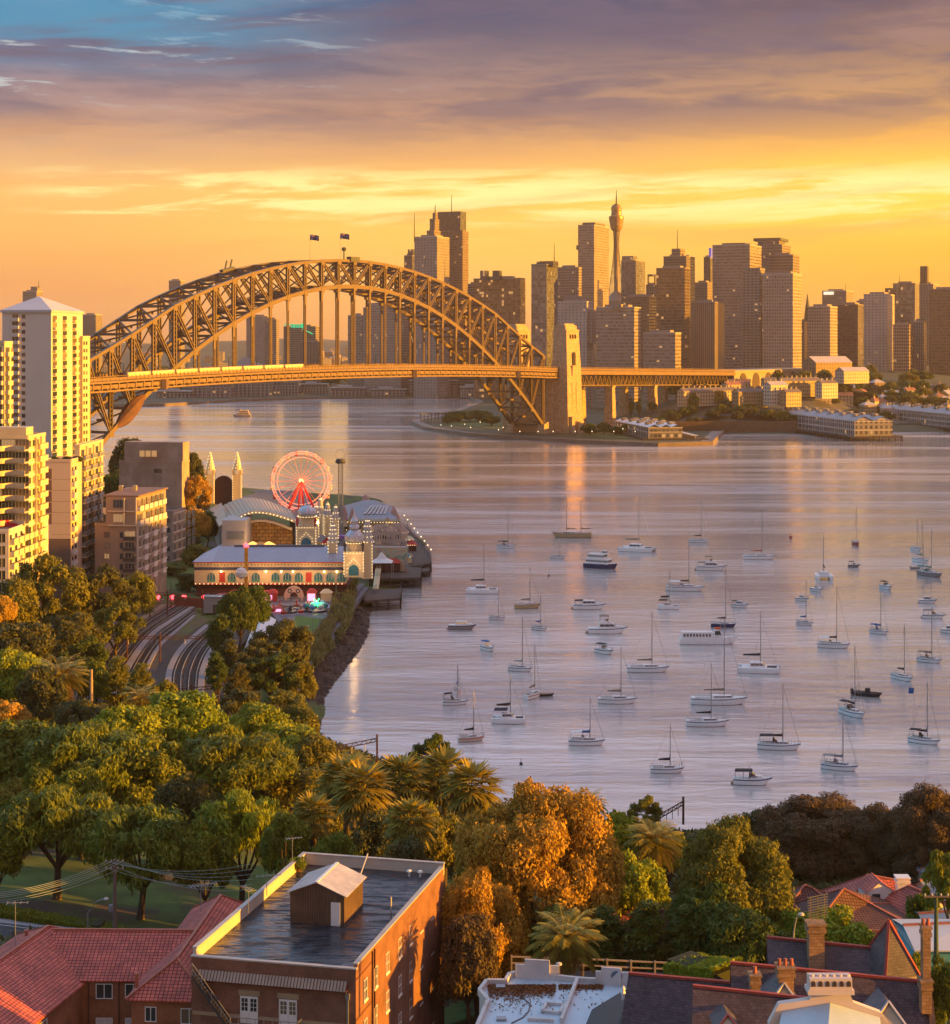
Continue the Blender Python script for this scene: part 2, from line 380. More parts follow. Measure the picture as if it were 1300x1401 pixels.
for j,y in enumerate(gy):
    for i,k in enumerate(gx):
        x = (k*650)*y/F; px = 650+k*650
        ok = y > 2420 or px > 700
        z = far_h(x,y)*(1 if ok else 0)+2.0 if (y > 2420 or (px > 830 and y > 1480)) else -2
        idx[i,j] = tm.pt((x,y,z))
for j in range(len(gy)-1):
    for i in range(len(gx)-1):
        tm.f.append([idx[i,j],idx[i+1,j],idx[i+1,j+1],idx[i,j+1]]); tm.m.append(0)
tag(tm.build('hill',FARG,smooth_=True,origin=(0,0,0)),kind='structure')
def far_ground(x,y):
    px = 650+F*x/y
    return far_h(x,y)+2.0 if (y > 2420 or (px > 830 and y > 1480)) else 2.4
# ------------------------------------------------------------------ arch bridge
BX,BY,TH = -97.07,1235.9,.5914
bd = Vector((sin(TH),cos(TH),0)); bw = Vector((cos(TH),-sin(TH),0))
def B(t,w,z): return Vector((BX,BY,0))+bd*t+bw*w+Vector((0,0,z))
HS = 251.5
def zb(t): return 9+107*(1-(t/HS)**2)
def zt(t):
    q = abs(t/HS); return 66+68*(1-q**2)+(2.2*sin(max(0,q-.72)/.28*pi) if q > .72 else 0)*-1
def zd(t): return 58.5-4.5*(t/HS)**2 if abs(t) < HS else 54-.018*(abs(t)-HS)
STEEL = pm('bridge_steel',(.125,.078,.045),.55,.15,.05,spec=.4)
STEEL2 = pm('deck_steel',(.19,.115,.055),.6,.2,.08)
bridge = thing('harbour_bridge','huge steel arch bridge with suspended road deck crossing the harbour','bridge',B(0,0,0))
NP = 28; tn = [-HS+2*HS*i/NP for i in range(NP+1)]
def laced(mb,p,q,wd_,along,n):        # two flanges joined by battens
    p,q = Vector(p),Vector(q)
    for s in (-1,1): mb.beam(p+along*s*wd_/2,q+along*s*wd_/2,.75,1.5,up=bw)
    for k in range(n):
        f0 = (k+.2)/n; f1 = (k+.62)/n
        a = p.lerp(q,f0); b = p.lerp(q,f1)
        mb.beam(a-along*wd_/2,b+along*wd_/2,.35,.5,up=bw); mb.beam(a+along*wd_/2,b-along*wd_/2,.35,.5,up=bw)
for side in (1,-1):
    tr,tp = MB(),MB()
    for i in range(NP):
        for zf_,w_,h_,mb in ((zt,2.1,1.9,tp),(zb,2.1,2.7,tr)):
            mb.beam(B(tn[i],side*15,zf_(tn[i])),B(tn[i+1],side*15,zf_(tn[i+1])),w_,h_)
    for i in range(NP+1):
        for zf_,mb in ((zt,tp),(zb,tr)): mb.beam(B(tn[i],side*15-1.2,zf_(tn[i])-1.2),B(tn[i],side*15+1.2,zf_(tn[i])-1.2),3.6,3.2)
    t_o = tr.build('arch_truss',STEEL,bridge); tp.build('top_chord',STEEL,t_o)
    for i in range(NP+1):
        m_ = MB(); wdt = 1.9 if 4 < i < 24 else 2.2
        laced(m_,B(tn[i],side*15,zb(tn[i])),B(tn[i],side*15,zt(tn[i])),wdt,bd,max(6,int((zt(tn[i])-zb(tn[i]))/2.6)))
        m_.build('post',STEEL,t_o)
    for i in range(NP):
        a,b = (tn[i],tn[i+1]) if i < NP/2 else (tn[i+1],tn[i])
        m_ = MB(); p,q = B(a,side*15,zt(a)),B(b,side*15,zb(b))
        al = (q-p).normalized().cross(bw)
        for s in (-1,1): m_.beam(p+al*s*.8,q+al*s*.8,.6,1.2,up=bw)
        for k in range(9): m_.beam(p.lerp(q,(k+.5)/9)-al*.8,p.lerp(q,(k+.5)/9)+al*.8,.5,.5,up=bw)
        m_.build('diagonal',STEEL,t_o)
    for i in range(1,NP):
        t = tn[i]; zl = zb(t); d = zd(t)
        if abs(zl-d) < 3: continue
        m_ = MB()
        if zl > d:
            L = zl-d
            for s in (-1,1):
                m_.beam(B(t+s*.62,side*15,d-4),B(t+s*.62,side*15,zl),.5,.8,up=bw)
            m_.beam(B(t,side*15,zl-min(9,L*.35)),B(t,side*15,zl),1.9,1.0,up=bw)
            for k in range(3): m_.beam(B(t-.6,side*15,d+L*(k+1)/4.5),B(t+.6,side*15,d+L*(k+1)/4.5),.5,.6,up=bw)
            m_.build('hanger',STEEL,bridge)
        else:
            laced(m_,B(t,side*15,zl),B(t,side*15,d-6),2.2,bd,max(4,int((d-zl)/3)))
            m_.build('deck_post',STEEL,bridge)
lb = MB()
for i in range(NP+1):
    for zf_ in (zt,zb):
        z = zf_(tn[i])
        if abs(z-zd(tn[i])) < 6: continue
        lb.beam(B(tn[i],-15,z),B(tn[i],15,z),1.1,1.6)
        if i < NP:
            z2 = zf_(tn[i+1])
            lb.beam(B(tn[i],-15,z),B(tn[i+1],15,z2),.8,1.0); lb.beam(B(tn[i],15,z),B(tn[i+1],-15,z2),.8,1.0)
            lb.beam((B(tn[i],0,z)+B(tn[i+1],0,z2))/2-bd*3,(B(tn[i],0,z)+B(tn[i+1],0,z2))/2+bd*3,6,1.4)
    if i % 1 == 0:
        lb.beam(B(tn[i],-15,zb(tn[i])+1),B(tn[i],0,(zt(tn[i])+zb(tn[i]))/2),.6,.8); lb.beam(B(tn[i],15,zb(tn[i])+1),B(tn[i],0,(zt(tn[i])+zb(tn[i]))/2),.6,.8)
        lb.beam(B(tn[i],-15,zt(tn[i])),B(tn[i],0,(zt(tn[i])+zb(tn[i]))/2),.6,.8); lb.beam(B(tn[i],15,zt(tn[i])),B(tn[i],0,(zt(tn[i])+zb(tn[i]))/2),.6,.8)
tag(lb.build('cross_bracing',STEEL,bridge),kind='stuff')
dk = MB(); rail = MB(); nst = 84
for k in range(nst):
    a,b = -290+575*k/nst,-290+575*(k+1)/nst
    za,zb_ = zd(a),zd(b)
    dk.hexa([B(a,-24,za-1.2),B(a,24,za-1.2),B(b,24,zb_-1.2),B(b,-24,zb_-1.2)],[B(a,-24,za),B(a,24,za),B(b,24,zb_),B(b,-24,zb_)])
    dk.beam(B(a,-24,za-3.4),B(a,24,za-3.4),.7,4.4)
    for w in (-23,-15,-5,5,15,23.2):
        dk.beam(B(a,w,za-3.2 if abs(w) > 20 else za-2.6),B(b,w,zb_-3.2 if abs(w) > 20 else zb_-2.6),.8,2.2 if abs(w) > 20 else 2.8)
    dk.beam(B(a,23.6,za-5.8),B(b,23.6,zb_-5.8),.7,1.0); dk.beam(B(a,23.6,za-2),B(b,23.6,zb_-5.8),.4,.4)
    for w in (-24,24,-15.5,15.5):
        h_ = 2.9 if abs(w) > 20 else 2.2
        rail.beam(B(a,w,za+h_),B(b,w,zb_+h_),.3,.3); rail.beam(B(a,w,za+1.2),B(b,w,zb_+1.2),.15,1.6)
        rail.beam(B(a,w,za),B(a,w,za+h_),.35,.35); rail.beam(B((a+b)/2,w,za),B((a+b)/2,w,(za+zb_)/2+h_),.3,.3)
dko = dk.build('deck',STEEL2,bridge); rail.build('railing',STEEL2,dko)
for t in range(-220,261,40):
    for w in (-12,12):
        MB().tube([B(t,w,zd(t)),B(t,w,zd(t)+9),B(t,w*.8,zd(t)+9.6)],.25,5).build('lamp_post',DARK,dko)
for t in (-198,60,200):
    MB().beam(B(t,24.4,zd(t)-7),B(t,24.4,zd(t)-1),5,3).build('maintenance_cradle',STEEL2,bridge)
wrap = MB()
for i in range(9):
    t0 = -229+i*2.6
    r0 = 1.5+4.6*sin(pi*i/9); r1 = 1.5+4.6*sin(pi*(i+1)/9)
    rg = [[B(t0+dt*2.6,15+cos(a)*r*.8,zb(t0+dt*2.6)+sin(a)*r) for a in [2*pi*k/10 for k in range(10)]] for dt,r in ((0,r0),(1,r1))]
    a_ = [wrap.pt(p) for p in rg[0]]; b_ = [wrap.pt(p) for p in rg[1]]
    for k in range(10): wrap.f.append([a_[k],a_[(k+1) % 10],b_[(k+1) % 10],b_[k]]); wrap.m.append(0)
wrap.build('protective_wrap',pm('brown_sheeting',(.13,.06,.035),.8,.35,.3,bump=.4),bridge)
# summit: cabin, beacon
MB().beam(B(-6,15,135),B(4,15,135),4,3.4).build('summit_cabin',DARK,bridge)
MB().tube([B(0,6,134),B(0,6,142)],.5,6).lathe(B(0,6,141),[(0.1,0),(1.6,.5),(1.6,2.4),(.1,3)],8).build('beacon',DARK,bridge)
cr_ = MB().beam(B(-104,-15,zt(-104)+1.5),B(-92,-15,zt(-92)+1.5),3,2)
for t in (-101,-96): cr_.beam(B(t,-15,zt(t)),B(t+2.5,-15,zt(t)+8),.8)
cr_.build('gantry_crane',DARK,bridge)
# flags
FB = pm('flag_blue',(.02,.025,.12),.7,.1); FR = pm('flag_red',(.55,.03,.03),.7,.1); FW = pm('flag_white',(.8,.8,.8),.7,.05)
def flag(wside,label,t=0):
    b0 = B(t,wside,zt(t)+1); f = thing('flagpole',label,'flag',b0,'flags on the bridge summit')
    MB().tube([b0,b0+Vector((0,0,18))],[.26,.14],6).build('pole',GREYM,f)
    m_ = MB(); W,Hh = 6.6,3.7; nn = 10
    u = Vector((.93,-.25,0)).normalized(); nrm = Vector((-.25,-.93,0)).normalized()
    def q(s,r,o=0): return b0+Vector((0,0,17.8-Hh+r*Hh-.9*s*s))+u*(s*W)+nrm*(.55*sin(s*6.5)+o)
    for i in range(nn):
        s0,s1 = i/nn,(i+1)/nn
        for j in range(6):
            r0,r1 = j/6,(j+1)/6
            can = s1 <= .51 and r0 >= .49
            mi = 0
            m_.poly([q(s0,r0,.04),q(s1,r0,.04),q(s1,r1,.04),q(s0,r1,.04)],mi); m_.poly([q(s0,r1,-.04),q(s1,r1,-.04),q(s1,r0,-.04),q(s0,r0,-.04)],mi)
    # canton crosses, and the southern stars
    for off in (.09,-.09):
        def strip(s0,r0,s1,r1,h,mi,o):
            for k in range(4):
                a0,a1 = k/4,(k+1)/4
                p0 = (s0+(s1-s0)*a0,r0+(r1-r0)*a0); p1 = (s0+(s1-s0)*a1,r0+(r1-r0)*a1)
                d = Vector((p1[0]-p0[0],(p1[1]-p0[1])*.56)); nn_ = Vector((-d.y,d.x)).normalized()*h
                c = [(p0[0]-nn_.x,p0[1]-nn_.y*1.8),(p1[0]-nn_.x,p1[1]-nn_.y*1.8),(p1[0]+nn_.x,p1[1]+nn_.y*1.8),(p0[0]+nn_.x,p0[1]+nn_.y*1.8)]
                c = [q(s,r,o) for s,r in c]; m_.poly(c if off > 0 else c[::-1],mi)
        sg = 1 if off > 0 else -1
        strip(.02,.52,.48,.98,.016,2,.10*sg); strip(.02,.98,.48,.52,.016,2,.10*sg); strip(.02,.52,.48,.98,.007,1,.12*sg); strip(.02,.98,.48,.52,.007,1,.12*sg)
        strip(.0,.75,.5,.75,.05,2,.14*sg); strip(.25,.5,.25,1,.05,2,.15*sg); strip(.0,.75,.5,.75,.032,1,.17*sg); strip(.25,.5,.25,1,.032,1,.18*sg)
        for s,r,k in ((.25,.24,.05),(.75,.82,.03),(.64,.54,.03),(.86,.6,.03),(.75,.18,.03),(.8,.45,.018)):
            strip(s-k,r,s+k,r,k*.9,2,.12*sg)
    m_.build('flag',[FB,FR,FW],f)
flag(-14,'blue ensign flag flying left of the bridge summit cabin',-13)
flag(13,'blue ensign flag flying right of the bridge summit cabin',-13)
# granite pylons
GRAN = brickmat('pylon_granite',(.58,.41,.25),(.46,.33,.20),(.26,.19,.12),2.4,1.2,.85,.4,.09,c3=(.36,.25,.16))
def pylon(w0,w1,label):
    t0,t1 = 264,283
    base = B((t0+t1)/2,(w0+w1)/2,0); p = thing('granite_pylon',label,'pylon',base,'granite pylons at the bridge end')
    s = MB(); lv = [(0,4.5),(30,3.0),(55,2.2),(78,1.0),(86,.6)]
    def ringz(e,z): return [B(t0-e*.5,w0-e*.5,z),B(t0-e*.5,w1+e*.8,z),B(t1+e,w1+e*.8,z),B(t1+e,w0-e*.5,z)][::-1]
    def order(r):
        a = sum((r[k].x*r[(k+1) % 4].y-r[(k+1) % 4].x*r[k].y) for k in range(4)); return r if a > 0 else r[::-1]
    for (z0,e0),(z1,e1) in zip(lv[:-1],lv[1:]): s.hexa(order(ringz(e0,z0)),order(ringz(e1,z1)))
    s.build('shaft',GRAN,p)
    c = MB().hexa(order(ringz(1.1,86)),order(ringz(1.1,87.4))).hexa(order(ringz(-.6,87.4)),order(ringz(-.9,91))).hexa(order(ringz(-2.5,91)),order(ringz(-2.8,92.4)))
    c.build('parapet',GRAN,p)
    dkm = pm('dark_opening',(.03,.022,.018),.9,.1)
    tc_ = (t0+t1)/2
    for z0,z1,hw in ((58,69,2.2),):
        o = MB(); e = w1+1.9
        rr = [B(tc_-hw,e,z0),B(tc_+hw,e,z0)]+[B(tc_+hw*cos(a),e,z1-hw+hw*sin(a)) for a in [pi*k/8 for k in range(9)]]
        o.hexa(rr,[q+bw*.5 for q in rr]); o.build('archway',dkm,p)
    for dt in (-4,0,4): MB().beam(B(tc_+dt,w1+.9,80),B(tc_+dt,w1+.9,83.5),1.6,.9,up=bw).build('window',dkm,p)
    MB().beam(B(tc_-4.5,w1+2.4,57.2),B(tc_+4.5,w1+2.4,57.2),2.4,1.2).beam(B(tc_-3.5,w1+2.2,53),B(tc_+3.5,w1+2.2,53),1.2,7).build('balcony',GRAN,p)
    for dt in (-3.4,3.4): MB().beam(B(tc_+dt,w1+2.7,18),B(tc_+dt,w1+2.2,44),.5,.5,up=bw).build('pilaster',GRAN,p)
    MB().beam(B(tc_-7,w1+4.2,0),B(tc_-7,w1+4.2,16),5,3.5,up=bw).beam(B(tc_+5,w1+4.4,0),B(tc_+5,w1+4.4,12),9,3,up=bw).build('plinth',GRAN,p)
    return p
pylon(18,29.5,'sunlit granite pylon standing tall in front of the bridge deck end')
pylon(-29.5,-18,'granite pylon half hidden behind the end of the arch')
ab = thing('abutment_tower','dark granite abutment wall beneath the deck end between the pylons','abutment',B(274,0,0))
MB().hexa([B(258,20,0),B(258,-20,0),B(292,-20,0),B(292,20,0)][::-1],[B(260,19,46),B(260,-19,46),B(291,-19,46),B(291,19,46)][::-1]).build('abutment_wall',GRAN,ab)
for w in (-15,15): MB().hexa([B(246,w+4,0),B(246,w-4,0),B(259,w-4,0),B(259,w+4,0)][::-1],[B(249,w+3,10),B(249,w-3,10),B(259,w-3,13),B(259,w+3,13)][::-1]).build('skewback',GRAN,ab)
# approach spans with deck trusses, on piers
SPL = ['approach truss span next to the sunlit pylon','second approach truss span away from the sunlit pylon','third approach truss span away from the sunlit pylon','fourth approach truss span, meeting the stone viaduct']
for k in range(4):
    a0,a1 = 285+k*78,285+(k+1)*78
    s = thing('approach_span','steel '+SPL[k],'bridge span',B((a0+a1)/2,0,0),'approach spans of the bridge')
    d = MB(); d.hexa([B(a0,23,zd(a0)-1.4),B(a0,-23,zd(a0)-1.4),B(a1,-23,zd(a1)-1.4),B(a1,23,zd(a1)-1.4)][::-1],[B(a0,23,zd(a0)),B(a0,-23,zd(a0)),B(a1,-23,zd(a1)),B(a1,23,zd(a1))][::-1])
    d.beam(B(a0,23.3,zd(a0)-2.2),B(a1,23.3,zd(a1)-2.2),.8,2.2)
    d.build('deck',STEEL2,s)
    r_ = MB()
    for w in (-23,23):
        r_.beam(B(a0,w,zd(a0)+2.8),B(a1,w,zd(a1)+2.8),.3); r_.beam(B(a0,w,zd(a0)+1.2),B(a1,w,zd(a1)+1.2),.15,1.7)
        for j in range(20): t = a0+(j+.5)*3.9; r_.beam(B(t,w,zd(t)),B(t,w,zd(t)+2.8),.35)
    r_.build('railing',STEEL2,s)
    for w in (-16,0,16):
        tr = MB(); n = 10
        for z_ in (-3.2,-12.5): tr.beam(B(a0+1,w,zd(a0)+z_),B(a1-1,w,zd(a1)+z_),1.0,1.1)
        for j in range(n):
            ta,tb = a0+1+(76*j)/n,a0+1+76*(j+1)/n; tm_ = (ta+tb)/2
            tr.beam(B(ta,w,zd(ta)-12.5),B(tm_,w,zd(tm_)-3.2),.75); tr.beam(B(tm_,w,zd(tm_)-3.2),B(tb,w,zd(tb)-12.5),.75)
            tr.beam(B(ta,w,zd(ta)-12.5),B(ta,w,zd(ta)-3.2),.5)
        tr.build('deck_truss',STEEL,s)
PRL = ['twin leg granite pier carrying the approach span nearest the pylon','granite pier under the second approach span','granite pier under the third approach span','granite pier where the approach spans meet the viaduct']
for k in range(4):
    t = 285+(k+1)*78
    pr = thing('bridge_pier',PRL[k],'pier',B(t,0,0),'granite piers of the approach spans')
    for w in (-15,15): MB().hexa([B(t-3.4,w+4.5,2),B(t-3.4,w-4.5,2),B(t+3.4,w-4.5,2),B(t+3.4,w+4.5,2)][::-1],[B(t-2.4,w+3.4,zd(t)-13),B(t-2.4,w-3.4,zd(t)-13),B(t+2.4,w-3.4,zd(t)-13),B(t+2.4,w+3.4,zd(t)-13)][::-1]).build('leg',GRAN,pr)
    MB().beam(B(t,-19,zd(t)-13.6),B(t,19,zd(t)-13.6),5,1.6).build('cap_beam',GRAN,pr)
# stone viaduct with arches
vd = thing('stone_viaduct','sunlit stone viaduct with dark arched openings beyond the steel approach spans','viaduct',B(660,0,12))
vm = MB(); v0,v1 = 597,800; zt_ = zd(597)+1.5
vm.hexa([B(v0,22,8),B(v0,-22,8),B(v1,-22,8),B(v1,22,8)][::-1],[B(v0,22,zt_),B(v0,-22,zt_),B(v1,-22,zt_),B(v1,22,zt_)][::-1])
vm.beam(B(v0,22.3,zt_-2),B(v1,22.3,zt_-2),1,1.2); vm.build('viaduct_wall',pm('viaduct_stone',(.38,.30,.2),.9,.2,.1),vd)
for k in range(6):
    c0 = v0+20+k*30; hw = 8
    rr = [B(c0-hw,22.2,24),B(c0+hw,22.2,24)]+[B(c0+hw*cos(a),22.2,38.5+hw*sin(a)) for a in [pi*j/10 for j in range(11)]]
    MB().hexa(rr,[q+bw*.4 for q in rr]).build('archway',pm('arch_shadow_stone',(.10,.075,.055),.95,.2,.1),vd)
# a train crossing the near side of the deck
TW = emit('lit_carriage_window',(1.0,.50,.06),.9); TB = pm('silver_carriage',(.34,.30,.26),.4,.1)
tn_ = thing('train','lit yellow train running along the bridge deck towards the left shore','train',B(-140,20,zd(-140)))
for k in range(8):
    a = -226+k*20.5
    cb = MB().beam(B(a,20,zd(a)+2.6),B(a+19.4,20,zd(a+19.4)+2.6),3,3.6).build('carriage',TB,tn_)
    wb = MB()
    for j in range(6): f0,f1 = a+1+j*2.95,a+3.3+j*2.95; wb.beam(B(f0,21.53,zd(f0)+3.1),B(f1,21.53,zd(f1)+3.1),.1,1.5)
    wb.build('window_band',TW,cb)
# ------------------------------------------------------------------ city skyline
FM = dict(
 band=facade('banded_tower',(.42,.33,.28),(.19,.155,.135),3.0,3.9,.97,.5,.02),
 bandd=facade('dark_banded_tower',(.28,.2,.15),(.13,.095,.075),2.6,3.8,.92,.5,.04),
 grid=facade('white_grid_tower',(.50,.41,.35),(.15,.12,.105),2.9,3.7,.62,.6,.03),
 gridd=facade('brown_grid_tower',(.33,.26,.22),(.05,.045,.05),2.6,3.8,.66,.62,.05),
 fins=facade('vertical_fin_tower',(.30,.23,.19),(.05,.045,.045),2.4,60,.52,1.0,0),
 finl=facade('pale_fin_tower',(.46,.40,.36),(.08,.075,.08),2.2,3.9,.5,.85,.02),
 glass=facade('grey_glass_tower',(.20,.19,.20),(.16,.17,.19),3.2,3.9,.92,.88,.03,.1,metal=.35),
 gold=facade('bronze_glass_tower',(.22,.17,.13),(.15,.11,.08),3.2,3.9,.9,.82,.07,.1,metal=.4),
 dark=facade('dark_glass_tower',(.11,.10,.11),(.06,.06,.075),3.0,3.9,.9,.85,.06,.1),
 white=facade('white_dotted_hotel',(.56,.48,.43),(.17,.14,.13),4.4,3.5,.4,.42,.05),
 resi=facade('balcony_tower',(.50,.43,.37),(.06,.06,.07),4.5,3.2,.7,.55,.08),
 stone=facade('sandstone_block',(.40,.32,.24),(.05,.045,.045),3.4,4.0,.38,.5,.06),
)
ROOFG = pm('plant_room',(.27,.23,.21),.8,.15,.05); PALE = pm('pale_concrete',(.50,.45,.41),.8,.1,.05)
def box_at(mb,x0,xm,x1,z0,z1,Y,th=.40,top=None,dep=None,m=0):
    """box whose near edge sits at photo column xm: left face from x0, right face to x1"""
    X = XX(xm,Y); s,c = sin(th),cos(th)
    k0,k1 = (x0-650)/F,(x1-650)/F
    w1 = (X-k0*Y)/(c+k0*s) if xm > x0 else 8; w2 = (k1*Y-X)/(s-k1*c) if x1 > xm else (dep or 14)
    w2 = min(w2,70)
    p = Vector((X,Y)); a = Vector((-c,s))*w1; b = Vector((s,c))*w2
    r = [p,p+b,p+a+b,p+a]
    mb.prism(r,z0,z1,m); return [Vector((q.x,q.y,z1)) for q in r]
def tower(label,x0,xm,x1,yt,Y,mat,extras=(),th=.40,name='office_tower',cat='skyscraper',plant=True,z0=0.0,group=None):
    zt_ = ZZ(yt,Y); z0 = far_ground(XX(xm,Y),Y)-3
    o = thing(name,label,cat,Vector((XX(xm,Y),Y,z0)),group)
    b = MB(); r = box_at(b,x0,xm,x1,z0,zt_,Y,th); b.build('tower_body',FM[mat],o)
    c = (r[0]+r[1]+r[2]+r[3])/4
    if plant:
        rr = [c+(q-c)*.62 for q in r]; MB().prism([(q.x,q.y) for q in rr],zt_,zt_+3.6).build('roof_plant',ROOFG,o)
        pr = MB()
        for k in range(4):
            a_,b_ = r[k],r[(k+1) % 4]; pr.beam(a_+Vector((0,0,.5)),b_+Vector((0,0,.5)),.7,1.0)
        pr.build('parapet',PALE if mat in ('band','grid','white','finl') else ROOFG,o)
    for e in extras:
        k = e[0]
        if k == 'block':            # ('block', name, x0, xm, x1, ytop, ybot, mat)
            _,nm,a0,am,a1,y1,y0,mt = e
            m_ = MB(); box_at(m_,a0,am,a1,ZZ(y0,Y+3),ZZ(y1,Y+3),Y+3,th); m_.build(nm,FM.get(mt,ROOFG) if isinstance(mt,str) else mt,o)
        elif k == 'mast':
            _,px,y1,y0,rad = e
            q = P(px,y0,Y+6); MB().tube([q,Vector((q.x,q.y,ZZ(y1,Y+6)))],[rad,rad*.4],6).build('mast',DARK,o)
    return o
